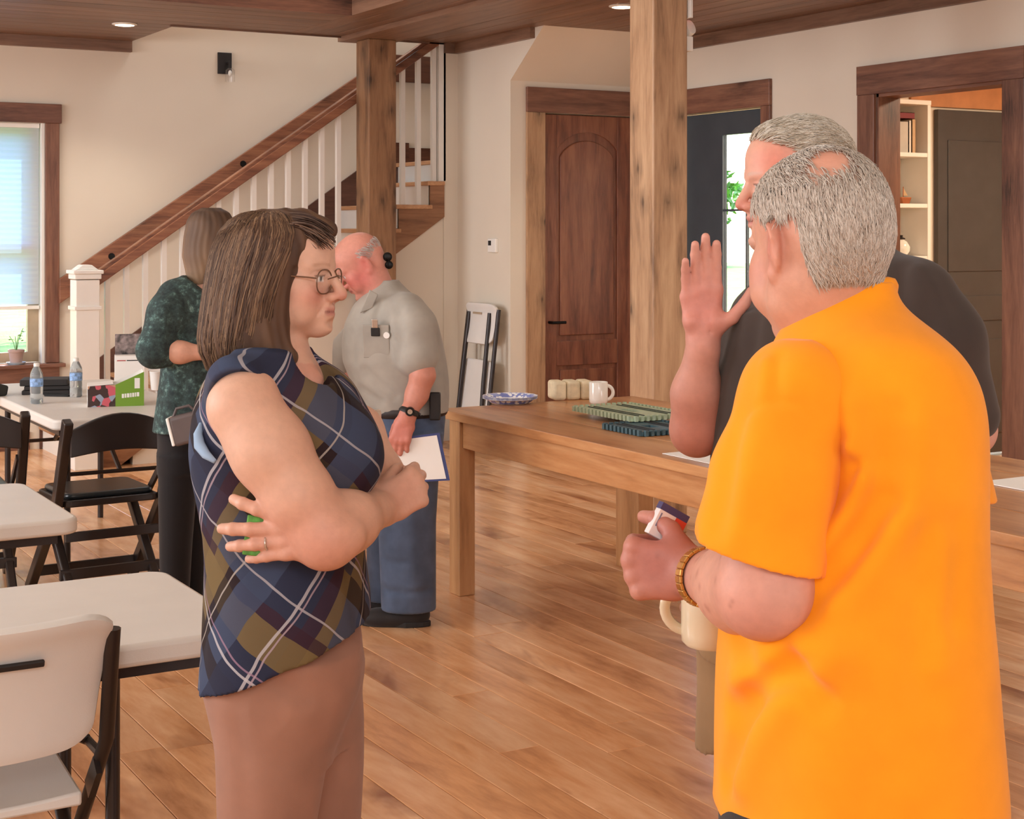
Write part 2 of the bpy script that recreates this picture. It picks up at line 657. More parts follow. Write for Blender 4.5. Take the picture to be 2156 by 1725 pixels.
obj('near_boards', MB().box(4.17, XR, -5, 4.0, CEIL, CEIL + 0.02), 'ceiling_wood', ce)
struct('ceiling_upper', MB().box(-5.2, 7.0, -5.2, YB + 0.2, HI, HI + 0.1), 'wall_paint', 'pale upper ceiling above the open half of the room')
# beam joining the two posts, and the dark trims where ceiling meets wall
struct('trim_1', MB().box(4.57, 4.95, -5, YS + 0.06, CEIL - 0.035, CEIL), 'ceiling_wood', 'flat ceiling beam running over the two timber posts')
struct('trim_2', MB().box(-5, 3.34, YB - 0.05, YB, CEIL - 0.08, CEIL), 'ceiling_wood_cross', 'dark trim along the back wall under the ceiling')
struct('trim_3', MB().box(XR - 0.04, XR, -5, YD, CEIL - 0.09, CEIL), 'ceiling_wood', 'dark trim along the right wall under the ceiling')
struct('trim_4', MB().box(XT - 0.04, XT, YD - 0.34, YS, CEIL - 0.075, CEIL), 'ceiling_wood', 'dark trim above the thermostat wall')
struct('trim_5', MB().box(5.41, XT - 0.04, YS - 0.03, YS, CEIL - 0.075, CEIL), 'ceiling_wood_cross', 'short dark trim above the stair end wall')
struct('trim_6', MB().box(3.30, 4.17, YS, YS + 0.02, CEIL - 0.01, CEIL + 0.28).box(4.17, XR, YS, YS + 0.02, CEIL - 0.01, CEIL + 0.28), 'ceiling_wood_cross', 'wooden edge board of the stairwell opening')
struct('trim_7', MB().box(-5, 4.17, 9.27, 9.29, CEIL - 0.01, CEIL + 0.28), 'casing_wood_cross', 'reddish edge board of the gallery floor')
struct('trim_8', MB().box(4.15, 4.17, -5, 9.27, CEIL - 0.01, CEIL + 0.28), 'ceiling_wood', 'edge board of the low ceiling towards the open half')
for k, (xa, xb) in enumerate(((-5, XR),)):
    struct('baseboard_back', MB().box(-5, 2.6, YB - 0.018, YB, 0, 0.13), 'casing_wood_cross', 'dark wooden baseboard of the back wall')
struct('baseboard_right', MB().box(XR - 0.018, XR, -5, OY0 - 0.16, 0, 0.13).box(XR - 0.018, XR, OY1 + 0.16, DY0 - 0.11, 0, 0.13), 'casing_wood_long', 'dark wooden baseboard of the right wall')
struct('baseboard_thermostat', MB().box(XT - 0.018, XT, YD, YS, 0, 0.13), 'casing_wood_long', 'dark wooden baseboard below the thermostat')

# ------------------------------------------------------------------ posts
wood('brown_post_wood', (96, 62, 38), (142, 98, 62), (164, 118, 78), 'Z', 9.0, 1.3, 0.5, 3.6, 9.0, 0.05)


def post(name, x, y, label, mat='post_wood'):
    t = tag(obj(name, MB().box(0, 0.22, 0, 0.22, 0, CEIL - 0.035), mat, loc=(x, y, 0), bevel=0.008, seg=2), label, 'post', 'rough timber posts carrying the ceiling')
    return t


post('timber_post', 4.67, 10.14, 'knotty timber post in front of the staircase railing', 'brown_post_wood')
post('timber_post', 4.67, 6.62, 'big knotty timber post standing behind the long wooden table')

# ------------------------------------------------------------------ window in the back wall
w = struct('window_1', MB().box(WX0 + 0.06, WX1 - 0.10, YB + 0.10, YB + 0.15, 0.625, 0.70).box(WX0 + 0.06, WX1 - 0.10, YB + 0.10, YB + 0.15, WZ1 - 0.06, WZ1).box(WX0, WX0 + 0.06, YB + 0.10, YB + 0.15, 0.625, WZ1)
           .box(WX1 - 0.10, WX1, YB + 0.10, YB + 0.15, 0.625, WZ1).box(WX0 + 0.06, WX1 - 0.10, YB + 0.09, YB + 0.14, 1.43, 1.49), 'sash_tan', 'tall window with a half-lowered pale shade at the left edge')
obj('glass', MB().box(WX0 + 0.05, WX1 - 0.05, YB + 0.12, YB + 0.126, 0.68, WZ1 - 0.05), 'window_glass', w)
obj('casing', MB().box(WX1, WX1 + 0.10, YB - 0.025, YB, 0.624, WZ1), 'casing_wood', w, bevel=0.004)
obj('casing', MB().box(WX0 - 0.10, WX0, YB - 0.025, YB, 0.624, WZ1), 'casing_wood', w, bevel=0.004)
obj('head_casing', MB().box(WX0 - 0.12, WX1 + 0.115, YB - 0.03, YB, WZ1, WZ1 + 0.14), 'casing_wood_cross', w, bevel=0.004)
obj('sill', MB().box(WX0 - 0.13, WX1 + 0.13, YB - 0.09, YB + 0.10, 0.595, 0.622), 'casing_wood_cross', w, bevel=0.004)
obj('apron', MB().box(WX0 - 0.10, WX1 + 0.10, YB - 0.025, YB, 0.46, 0.595), 'casing_wood_cross', w, bevel=0.004)
obj('jamb_liner', MB().box(WX1 - 0.022, WX1 - 0.002, YB, YB + 0.1, 0.622, WZ1), 'white_paint', w)
m, nt, b = new_mat('shade_cloth')
tl = node(nt, 'ShaderNodeBsdfTranslucent')
tl.inputs[0].default_value = rgba((128, 180, 224))
df = node(nt, 'ShaderNodeBsdfDiffuse')
df.inputs[0].default_value = rgba((232, 230, 222))
mx = node(nt, 'ShaderNodeMixShader')
mx.inputs[0].default_value = 0.42
nt.links.new(df.outputs[0], mx.inputs[1])
nt.links.new(tl.outputs[0], mx.inputs[2])
nt.links.new(mx.outputs[0], nt.nodes['Material Output'].inputs[0])
sh = MB()
zs = 1.035
pts = []
k = 0
z = WZ1 - 0.02
while z > zs:
    pts.append((YB + (0.056 if k % 2 else 0.0535), z))
    z -= 0.020
    k += 1
vs, fs = [], []
for (yy, zz) in pts:
    vs += [(WX0 + 0.01, yy, zz), (WX1 - 0.03, yy, zz)]
for i in range(len(pts) - 1):
    fs.append((2 * i, 2 * i + 1, 2 * i + 3, 2 * i + 2))
sh.add(vs, fs)
bl = tag(obj('pleated_shade', sh, 'shade_cloth'), 'pale pleated shade half lowered over the window', 'window shade')
obj('bottom_rail', MB().box(WX0 + 0.01, WX1 - 0.03, YB + 0.045, YB + 0.068, zs - 0.02, zs + 0.005), 'white_paint', bl)
obj('head_rail', MB().box(WX0 + 0.01, WX1 - 0.03, YB + 0.04, YB + 0.075, WZ1 - 0.035, WZ1 - 0.002), 'white_paint', bl)

# ------------------------------------------------------------------ brown door with arched panel
d1 = struct('door_1', MB().box(BX0, BX1, YD + 0.05, YD + 0.085, 0.01, DH - 0.005), 'door_wood', 'reddish brown door with an arched upper panel')


def arch_poly(x0, x1, z0, zs_, rise, n=14):
    pts = [(x0, z0), (x1, z0), (x1, zs_)]
    for k in range(1, n):
        t = k / n
        pts.append((x1 + (x0 - x1) * t, zs_ + rise * (1 - (2 * t - 1) ** 2) ** 0.8))
    pts.append((x0, zs_))
    return pts


sx = 0.13
obj('stile', MB().box(BX0 + 0.003, BX0 + sx, YD + 0.035, YD + 0.052, 0.012, DH - 0.008), 'door_wood', d1, bevel=0.004)
obj('stile', MB().box(BX1 - sx, BX1 - 0.003, YD + 0.035, YD + 0.052, 0.012, DH - 0.008), 'door_wood', d1, bevel=0.004)
# top rail with an arched underside
ar = arch_poly(BX0 + sx, BX1 - sx, 1.0, 2.18, 0.13)
tp = [(BX0 + sx, DH - 0.008), (BX1 - sx, DH - 0.008)] + ar[2:]
obj('top_rail', MB().prism(tp, 'Y', YD + 0.035, YD + 0.052), 'door_wood', d1, bevel=0.003)
obj('lock_rail', MB().box(BX0 + sx, BX1 - sx, YD + 0.035, YD + 0.052, 0.60, 0.78), 'door_wood', d1, bevel=0.004)
obj('bottom_rail', MB().box(BX0 + sx, BX1 - sx, YD + 0.035, YD + 0.052, 0.012, 0.25), 'door_wood', d1, bevel=0.004)
obj('upper_panel', MB().prism(arch_poly(BX0 + sx + 0.03, BX1 - sx - 0.03, 0.82, 2.13, 0.12), 'Y', YD + 0.038, YD + 0.052), 'door_wood', d1, bevel=0.012, seg=3)
obj('lower_panel', MB().box(BX0 + sx + 0.03, BX1 - sx - 0.03, YD + 0.038, YD + 0.052, 0.28, 0.57), 'door_wood', d1, bevel=0.012, seg=3)
kn = obj('lever_handle', MB().tube([(BX0 + 0.065, YD + 0.036, 0.92), (BX0 + 0.065, YD - 0.02, 0.92), (BX0 + 0.17, YD - 0.025, 0.92)], 0.011, 10).lathe([(0.028, -0.006), (0.028, 0.006)], 16, (0, 0, 0)), 'black_metal', d1, smooth=True)
obj('casing', MB().box(BX0 - 0.155, BX0, YD - 0.022, YD, 0, DH), 'jamb_wood', d1, bevel=0.004)
obj('casing', MB().box(BX1, BX1 + 0.155, YD - 0.022, YD, 0, DH), 'jamb_wood', d1, bevel=0.004)
obj('head_casing', MB().box(BX0 - 0.155, BX1 + 0.155, YD - 0.026, YD, DH, DH + 0.18), 'casing_wood_cross', d1, bevel=0.004)

# ------------------------------------------------------------------ dark glazed door to the garden
d2 = struct('door_2', MB().box(XR + 0.06, XR + 0.10, 8.87, DY1 - 0.01, 0.01, DH - 0.006).box(XR + 0.06, XR + 0.10, DY0 + 0.01, DY0 + 0.06, 0.01, DH - 0.006)
            .box(XR + 0.06, XR + 0.10, DY0 + 0.06, 8.87, 2.27, DH - 0.006).box(XR + 0.06, XR + 0.10, DY0 + 0.06, 8.87, 0.01, 0.85), 'charcoal_door_paint', 'charcoal door with a tall divided glass light')
obj('glass', MB().box(XR + 0.078, XR + 0.084, DY0 + 0.06, 8.87, 0.85, 2.27), 'window_glass', d2)
obj('glazing_bar', MB().box(XR + 0.068, XR + 0.092, DY0 + 0.06, 8.87, 1.725, 1.74), 'charcoal_door_paint', d2)
obj('glazing_bar', MB().box(XR + 0.068, XR + 0.092, 8.605, 8.618, 0.85, 1.73), 'charcoal_door_paint', d2)
obj('casing', MB().box(XR - 0.024, XR, DY0 - 0.10, DY0, 0, DH), 'casing_wood', d2, bevel=0.004)
obj('casing', MB().box(XR - 0.024, XR, DY1, DY1 + 0.15, 0, DH), 'casing_wood', d2, bevel=0.004)
obj('head_casing', MB().box(XR - 0.028, XR, DY0 - 0.10, DY1 + 0.16, DH, DH + 0.18), 'casing_wood_long', d2, bevel=0.004)

# ------------------------------------------------------------------ cased opening on the right and the room beyond
d3 = struct('door_3', MB().box(XR - 0.028, XR, OY0 - 0.16, OY1 + 0.15, DH, DH + 0.18), 'casing_wood_long', 'wide cased opening framed in dark stained wood')
obj('casing', MB().box(XR - 0.024, XR, OY1, OY1 + 0.15, 0, DH), 'casing_wood', d3, bevel=0.004)
obj('casing', MB().box(XR - 0.024, XR, OY0 - 0.16, OY0, 0, DH), 'casing_wood', d3, bevel=0.004)
obj('jamb', MB().box(XR, XR + 0.18, OY1 - 0.02, OY1, 0, DH), 'casing_wood', d3)
obj('jamb', MB().box(XR, XR + 0.18, OY0, OY0 + 0.02, 0, DH), 'casing_wood', d3)
obj('head_jamb', MB().box(XR, XR + 0.18, OY0, OY1, DH - 0.02, DH), 'casing_wood_long', d3)
YF = 7.9   # far wall of the side room
struct('wall_side_room', MB().box(6.98, 10.8, YF + 0.0, YF + 0.2, 0, 3.2).box(10.6, 10.8, 4.0, YF, 0, 3.2).box(6.98, 10.8, 3.8, 4.0, 0, 3.2), 'wall_paint', 'cream walls of the small room beyond the opening')
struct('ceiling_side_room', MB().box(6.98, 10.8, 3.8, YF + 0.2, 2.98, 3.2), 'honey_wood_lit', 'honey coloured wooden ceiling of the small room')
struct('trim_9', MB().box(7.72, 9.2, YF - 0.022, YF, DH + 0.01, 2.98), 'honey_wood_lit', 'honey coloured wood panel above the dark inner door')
side = area('side_room_lamp', (8.3, 6.0, 2.9), (8.3, 6.0, 0), 0.5, 0.5, 80, (1.0, 0.80, 0.58))
X0 = 7.95
d4 = struct('door_4', MB().box(X0, X0 + 0.85, YF - 0.045, YF - 0.01, 0.01, 2.43), 'dark_door_paint', 'dark grey panelled door of the small room')
for (za, zb) in ((1.30, 2.33), (0.95, 1.13), (0.15, 0.82)):
    obj('panel', MB().box(X0 + 0.09, X0 + 0.76, YF - 0.053, YF - 0.043, za, zb - 0.11 if zb > 2 else zb), 'dark_door_paint', d4, bevel=0.010, seg=2)
bk = thing('bookcase', 'white painted bookcase in the room beyond the opening', 'bookcase', (7.061, YF - 0.28, 0))
obj('side_panel', MB().box(0.555, 0.585, 0, 0.27, 0, 2.46), 'white_paint', bk, bevel=0.003)
obj('side_panel', MB().box(0, 0.03, 0, 0.27, 0, 2.46), 'white_paint', bk, bevel=0.003)
obj('back_panel', MB().box(0.03, 0.555, 0.25, 0.268, 0.05, 2.43), 'wall_paint', bk)
obj('top_panel', MB().box(0, 0.585, -0.004, 0.27, 2.43, 2.46), 'white_paint', bk, bevel=0.003)
SHZ = (0.05, 0.55, 1.05, 1.39, 1.74, 2.08)
for z in SHZ:
    obj('shelf', MB().box(0.03, 0.555, 0.002, 0.25, z, z + 0.028), 'white_paint', bk, bevel=0.003)

# ------------------------------------------------------------------ outdoors seen through the glass
m, nt, b = new_mat('lawn_grass')
v = coords(nt, 'pos')
r = ramp(nt, noise(nt, v, 1.6, 5.0), [(0.3, (86, 128, 40)), (0.7, (150, 186, 84))])
nt.links.new(r.outputs[0], b.inputs['Base Color'])
b.inputs['Roughness'].default_value = 0.9
struct('ground_lawn', MB().box(-40, 60, YB + 0.2, 90, -0.7, -0.5).box(10.8, 60, -30, YB + 0.2, -0.7, -0.5).box(6.98, 10.8, YF + 0.2, YB + 0.2, -0.7, -0.5), 'lawn_grass', 'sunlit lawn outside the windows')
plain('leaf_green', (96, 142, 58), 0.6, var=0.25, vscale=1.0, kind='pos')
plain('bark', (84, 66, 50), 0.8)


def leafy(name, loc, rx, rz, n, seed, label, group):
    """trunk plus a crown of folded leaf blades"""
    t = thing(name, label, 'tree', loc, 0, group)
    obj('trunk', MB().tube([(0, 0, 0), (0.1, 0, rz * 0.7), (0.0, 0.05, rz * 1.6)], [0.22, 0.16, 0.06], 8), 'bark', t, smooth=True)
    g = np.random.RandomState(seed)
    mb = MB()
    for i in range(n):
        u = g.normal(size=3)
        u /= np.linalg.norm(u)
        p = u * (g.rand() ** 0.4) * np.array([rx, rx, rz]) + np.array([0, 0, rz * 1.5])
        s = 0.25 + g.rand() * 0.3
        e1, e2 = g.normal(size=3), g.normal(size=3)
        e1 /= np.linalg.norm(e1)
        e2 -= e1 * e2.dot(e1)
        e2 /= np.linalg.norm(e2)
        e3 = np.cross(e1, e2)
        mb.add([p - e1 * s, p + e2 * s * .4 + e3 * .08, p + e1 * s, p - e2 * s * .4 + e3 * .08], [(0, 1, 2), (0, 2, 3)])
    o = obj('crown', mb, 'leaf_green', t)
    o['kind'] = 'stuff'


leafy('garden_tree', (3.6, 30, -0.5), 4.6, 3.2, 2600, 1, 'leafy tree on the lawn seen below the window shade', 'garden trees')
leafy('garden_tree', (-8.5, 36, -0.5), 5.0, 3.4, 2600, 2, 'leafy tree farther left on the lawn beyond the window', 'garden trees')
leafy('garden_tree', (52, 72, -0.5), 4.0, 2.6, 2000, 3, 'leafy tree beyond the glass of the charcoal door', 'garden trees')

# ------------------------------------------------------------------ staircase
st = thing('staircase', 'wooden staircase with white balusters and brown plank handrail', 'staircase', (0, 0, 0))
for n in range(1, 13):
    z = RISE * n
    x = riser_x(n)
    x2 = min(x + RUN, 5.395) if n < 12 else XR
    # tread with nosing to the front and a return at the open side
    if n < 12:
        obj('tread', MB().box(x - 0.03, x2 + 0.012, YS - 0.03, YB - 0.02, z - 0.032, z), 'tread_wood', st, bevel=0.006)
    else:
        obj('landing', MB().box(x - 0.03, XR, YS + 0.10, YB - 0.02, z - 0.032, z), 'tread_wood', st, bevel=0.006)
    obj('riser', MB().box(x, x + 0.018, YS + 0.002, YB - 0.02, z - RISE, z - 0.032), 'white_paint', st)
saw = []
for n in range(1, 12):
    saw += [(riser_x(n), RISE * (n - 1)), (riser_x(n), RISE * n - 0.032)]
saw += [(5.41, RISE * 11 - 0.032), (5.41, 1.69)]
zb0 = 1.69 - 0.685 * 5.41
xb = -zb0 / 0.685
saw += [(xb, 0.0)]
obj('stringer', MB().prism(saw, 'Y', YS - 0.012, YS + 0.012), 'stringer_wood', st)
# skirt board on the back wall, with a level length at the landing
SK = 0.17
obj('wall_skirt', MB().prism([(RX1 - 0.02, 0), (riser_x(12) + 0.1, RISE * 11.3), (riser_x(12) + 0.1, RISE * 12 + SK), (riser_x(12) - 0.02, RISE * 12 + SK), (RX1 - 0.02, RISE + SK)], 'Y', YB - 0.022, YB), 'skirt_wood', st)
obj('landing_skirt', MB().box(riser_x(12) + 0.1, XR, YB - 0.022, YB, RISE * 12, RISE * 12 + 0.13), 'skirt_wood', st)
# balusters, two to a tread
bz = MB().box(-0.017, 0.017, -0.017, 0.017, 0, 1).mesh('baluster')
bz.materials.append(MATS['white_paint'])


def rail_top(x):
    return 1.40 + 0.688 * (x - 2.78)


for n in range(1, 12):
    for q in (0.055, 0.185):
        x = riser_x(n) + q
        if 4.6 < x < 4.92 or x < 2.78 or x > 5.36:
            continue
        z = RISE * n
        o = bpy.data.objects.new('baluster', bz)
        COL.objects.link(o)
        o.parent = st
        o.location = (x, YS + 0.045, z)
        o.scale = (1, 1, rail_top(x) - 0.19 - z)
xA, xB = 2.80, 5.375
for nm, ya, yb_, za, zb in (('handrail', YS + 0.012, YS + 0.078, -0.19, -0.098), ('lower_rail', YS + 0.0, YS + 0.012, -0.20, -0.125)):
    obj(nm, MB().prism([(xA, rail_top(xA) + za), (xB, rail_top(xB) + za), (xB, rail_top(xB) + zb), (xA, rail_top(xA) + zb)], 'Y', ya, yb_), 'rail_wood', st, bevel=0.006)
for (px_, py_) in ((235, 540), (512, 345)):
    k = (px_ - CXP) / FPX
    d = (YB - 0.07) / (math.cos(TH) - k * math.sin(TH))
    x = d * (k * math.cos(TH) + math.sin(TH))
    z = EYE - (py_ - HORIZON) / FPX * d
    obj('rail_bolt', MB().tube([(x, YB - 0.069, z), (x, YB - 0.082, z)], [0.026, 0.021], 14), 'black_metal', st, smooth=True)
# wall-side rail board, level over the landing
obj('wall_rail', MB().prism([(2.80, 1.055), (2.80, 1.235), (5.25, 2.884), (5.25, 2.704)], 'Y', YB - 0.07, YB - 0.03), 'rail_wood', st, bevel=0.005)
obj('landing_rail', MB().prism([(5.38, 2.80), (5.38, 2.98), (5.42, 3.02), (6.5, 3.02), (6.5, 2.80)], 'Y', YB - 0.07, YB - 0.03), 'skirt_wood', st, bevel=0.005)
# newel at the foot: shaft, necking and cap
nw = obj('newel_post', MB().box(0, 0.157, 0, 0.157, 0, 1.26), 'white_paint', st, loc=(2.64, 10.34, 0), bevel=0.004)
obj('newel_cap', MB().box(-0.022, 0.179, -0.022, 0.179, 1.30, 1.325).box(-0.01, 0.167, -0.01, 0.167, 1.265, 1.30).prism([(0, 1.325), (0.157, 1.325), (0.11, 1.36), (0.047, 1.36)], 'Y', 0.02, 0.137), 'white_paint', nw, bevel=0.005)
obj('newel_band', MB().box(-0.012, 0.169, -0.012, 0.169, 1.06, 1.085), 'white_paint', nw, bevel=0.004)
obj('newel_base', MB().box(-0.014, 0.171, -0.014, 0.171, 0, 0.18), 'white_paint', nw, bevel=0.004)
obj('upper_newel', MB().box(5.37, 5.43, YS + 0.0, YS + 0.06, RISE * 11, 3.02), 'white_paint', st, bevel=0.003)

# ------------------------------------------------------------------ fixed fittings
def downlight(x, y, label, energy=45):
    t = thing('downlight', label, 'ceiling light', (x, y, CEIL), 0, 'round recessed ceiling lights')
    obj('trim_ring', MB().lathe([(0.062, -0.001), (0.085, -0.001), (0.085, -0.006), (0.066, -0.012), (0.062, -0.006)], 32), 'white_paint', t, smooth=True)
    obj('lamp_lens', MB().lathe([(0.001, -0.016), (0.04, -0.014), (0.062, -0.008), (0.062, -0.001), (0.001, -0.001)], 32), 'lamp_glow', t, smooth=True)
    d = bpy.data.lights.new('ceiling_spot', 'SPOT')
    d.energy = energy
    d.spot_size = math.radians(120)
    d.spot_blend = 0.6
    d.shadow_soft_size = 0.06
    d.color = (1.0, 0.91, 0.79)
    o = bpy.data.objects.new('ceiling_spot', d)
    COL.objects.link(o)
    o.location = (0, 0, -0.03)
    o.parent = t


downlight(3.01, 10.5, 'glowing recessed ceiling light left of the stairwell')
downlight(5.47, 8.09, 'glowing recessed ceiling light beside the big timber post')
for q, (x_, y_) in enumerate(((5.47, 5.0), (5.47, 1.9), (1.0, 10.5))):  # spots added without fittings to brighten the room, out of view
    d_ = bpy.data.lights.new('ceiling_spot', 'SPOT')
    d_.energy, d_.spot_size, d_.spot_blend, d_.shadow_soft_size, d_.color = 55, math.radians(130), 0.6, 0.06, (1.0, 0.91, 0.79)
    o_ = bpy.data.objects.new('ceiling_spot', d_)
    COL.objects.link(o_)
    o_.location = (x_, y_, CEIL - 0.05)

sc = thing('wall_sconce', 'small black wall lamp with a clear glass shade above the stairs', 'wall lamp', (0, 0, 0))
k = (472 - CXP) / FPX
d = YB / (math.cos(TH) - k * math.sin(TH))
x = d * (k * math.cos(TH) + math.sin(TH))
sc.location = (x, YB, 2.88)
obj('backplate', MB().box(-0.055, 0.055, -0.02, 0, -0.085, 0.08), 'matt_black', sc, bevel=0.003)
obj('arm', MB().tube([(0.015, -0.02, 0.0), (0.015, -0.09, 0.0), (0.015, -0.09, -0.05)], 0.012, 8), 'matt_black', sc, smooth=True)
obj('glass_shade', MB().lathe([(0.02, -0.045), (0.036, -0.06), (0.038, -0.15), (0.035, -0.15), (0.033, -0.06), (0.018, -0.048)], 20, (0.015, -0.09, 0)), 'window_glass', sc, smooth=True)
obj('bulb', MB().ball((0.015, -0.09, -0.085), (0.014, 0.014, 0.024)), 'white_paint', sc, smooth='all')

th = thing('thermostat', 'small white thermostat with dark display on the narrow wall', 'thermostat')
k = (1041 - CXP) / FPX
d = XT / (k * math.cos(TH) + math.sin(TH))
th.location = (XT, d * (math.cos(TH) - k * math.sin(TH)), EYE - (517 - HORIZON) / FPX * d)
obj('housing', MB().box(-0.026, 0, -0.058, 0.058, -0.05, 0.05), 'white_paint', th, bevel=0.005)
obj('display', MB().box(-0.028, -0.02, 0.005, 0.045, 0.0, 0.035), 'matt_black', th)

ex = thing('emergency_light', 'white emergency light with round lamp head and red exit glow on the post', 'emergency light', (4.893, 6.74, 2.62))
obj('battery_case', MB().box(0, 0.05, -0.10, 0.10, -0.08, 0.0), 'white_paint', ex, bevel=0.006)
hd = obj('lamp_head', MB().lathe([(0.02, -0.03), (0.042, -0.012), (0.045, 0.012), (0.040, 0.03), (0.001, 0.034)], 20), 'white_paint', ex, loc=(0.05, -0.04, 0.045), smooth=True)
hd.rotation_euler = (math.radians(70), 0, math.radians(20))
hd2 = obj('lamp_head', hd.data, None, ex, loc=(0.05, 0.06, 0.045))
hd2.rotation_euler = (math.radians(-70), 0, math.radians(-20))
obj('exit_sign', MB().box(0.0, 0.018, -0.14, 0.14, 0.09, 0.25), 'white_paint', ex, bevel=0.003)
obj('exit_letters', MB().box(0.018, 0.021, -0.11, -0.05, 0.12, 0.135).box(0.018, 0.021, -0.11, -0.095, 0.12, 0.22).box(0.018, 0.021, -0.11, -0.05, 0.165, 0.18).box(0.018, 0.021, -0.11, -0.05, 0.205, 0.22), 'exit_red', ex)
# ------------------------------------------------------------------ furniture
wood('honey_wood', (148, 90, 48), (190, 124, 70), (210, 150, 94), 'Y', 9.0, 1.0, 0.28, 0.0, 5.0, 0.04, 0.04)
wood('honey_wood_leg', (150, 96, 52), (188, 130, 76), (206, 150, 96), 'Z', 9.0, 1.2, 0.35, 0.0, 5.0, 0.04, 0.04)
plain('white_plastic', (220, 214, 206), 0.45, var=0.012, bmp=0.12, bscale=420)
plain('white_seat_plastic', (224, 220, 214), 0.5, var=0.012, bmp=0.12, bscale=420)
plain('brown_steel', (46, 38, 36), 0.35, 0.3)
plain('black_resin', (40, 31, 28), 0.38, 0.0)
plain('black_cushion', (40, 44, 46), 0.3, 0.0)
plain('paper_white', (244, 240, 234), 0.7, var=0.01)
plain('china_white', (240, 232, 220), 0.18, var=0.01, coat=0.3)
plain('cream_glaze', (222, 206, 176), 0.2, var=0.02, coat=0.3)


def round_rect(x0, x1, y0, y1, r, n=6):
    pts = []
    for (cx, cy, a0) in ((x1 - r, y0 + r, -90), (x1 - r, y1 - r, 0), (x0 + r, y1 - r, 90), (x0 + r, y0 + r, 180)):
        for k in range(n + 1):
            t = math.radians(a0 + 90 * k / n)
            pts.append((cx + r * math.cos(t), cy + r * math.sin(t)))
    return pts


def folding_table(x0, x1, y0, y1, label):
    H = 0.74
    cx, cy = (x0 + x1) / 2, (y0 + y1) / 2
    w, l = (x1 - x0) / 2, (y1 - y0) / 2
    t = thing('folding_table', label, 'table', (cx, cy, 0), 0, 'white plastic folding tables')
    obj('tabletop', MB().prism(round_rect(-w, w, -l, l, 0.055), 'Z', H - 0.048, H), 'white_plastic', t, bevel=0.011, seg=3, smooth=True)
    lw = w > l
    for s in (-1, 1):
        off = s * ((w if lw else l) - 0.28)
        half = (l if lw else w) - 0.13

        def Q(u, v, z):
            return (u, v, z) if lw else (v, u, z)
        for q in (-1, 1):
            obj('leg', MB().tube([Q(off, q * half, H - 0.06), Q(off, q * half, 0.0)], 0.0155, 10), 'brown_steel', t, smooth=True)
        obj('crossbar', MB().tube([Q(off, -half, 0.16), Q(off, half, 0.16)], 0.012, 8).tube([Q(off, -half, H - 0.10), Q(off, half, H - 0.10)], 0.012, 8), 'brown_steel', t, smooth=True)
        obj('brace', MB().tube([Q(off, 0, 0.45), Q(off - s * 0.38, 0, H - 0.07)], 0.012, 8).tube([Q(off, -half, 0.45), Q(off, half, 0.45)], 0.010, 8), 'brown_steel', t, smooth=True)
    a = (w if lw else l) - 0.06
    b_ = (l if lw else w) - 0.05
    for q in (-1, 1):
        obj('side_rail', MB().bar((-a, q * b_, H - 0.062) if lw else (q * b_, -a, H - 0.062), (a, q * b_, H - 0.062) if lw else (q * b_, a, H - 0.062), 0.022, 0.03), 'brown_steel', t)
    return t


folding_table(-0.63, 1.20, 3.17, 3.84, 'white plastic folding table behind the white folding chair at the lower left')
folding_table(-0.63, 1.20, 4.64, 5.40, 'white plastic folding table in the middle row at the left edge')
folding_table(1.70, 2.46, 7.05, 8.88, 'white plastic folding table with water bottles and the green box')


# ---- white plastic folding chairs
def chair_panel(w0, w1, h, bow, thick, slot=None, nx=14, nz=8):
    """curved plastic panel standing in local x,z with its hollow towards +y"""
    mb = MB()
    vs, fs = [], []
    for side in (0, 1):
        for j in range(nz + 1):
            t = j / nz
            w = w0 + (w1 - w0) * t
            for i in range(nx + 1):
                u = -1 + 2 * i / nx
                # rounded corners
                ct = max(0.0, abs(u) - 0.72) / 0.28
                top = h * t - (0.10 * h * ct * ct * t * t) + 0.12 * h * ct * ct * (1 - t) ** 2
                y = -bow * (1 - u * u) + (thick if side else 0) + 0.03 * math.sin(t * math.pi) * 0.4
                roll = 0.02 * max(0, t - 0.85) / 0.15
                vs.append((u * w, y - (roll if not side else -roll * 0.2), top))
    n1 = (nx + 1) * (nz + 1)
    for j in range(nz):
        for i in range(nx):
            a = j * (nx + 1) + i
            fs.append((a, a + 1, a + nx + 2, a + nx + 1))
            fs.append((n1 + a + nx + 1, n1 + a + nx + 2, n1 + a + 1, n1 + a))
    for i in range(nx):
        fs.append((i, n1 + i, n1 + i + 1, i + 1))
        a = nz * (nx + 1) + i
        fs.append((a, a + 1, n1 + a + 1, n1 + a))
    for j in range(nz):
        a = j * (nx + 1)
        fs.append((a, a + nx + 1, n1 + a + nx + 1, n1 + a))
        a += nx
        fs.append((a, n1 + a, n1 + a + nx + 1, a + nx + 1))
    return mb.add(vs, fs)


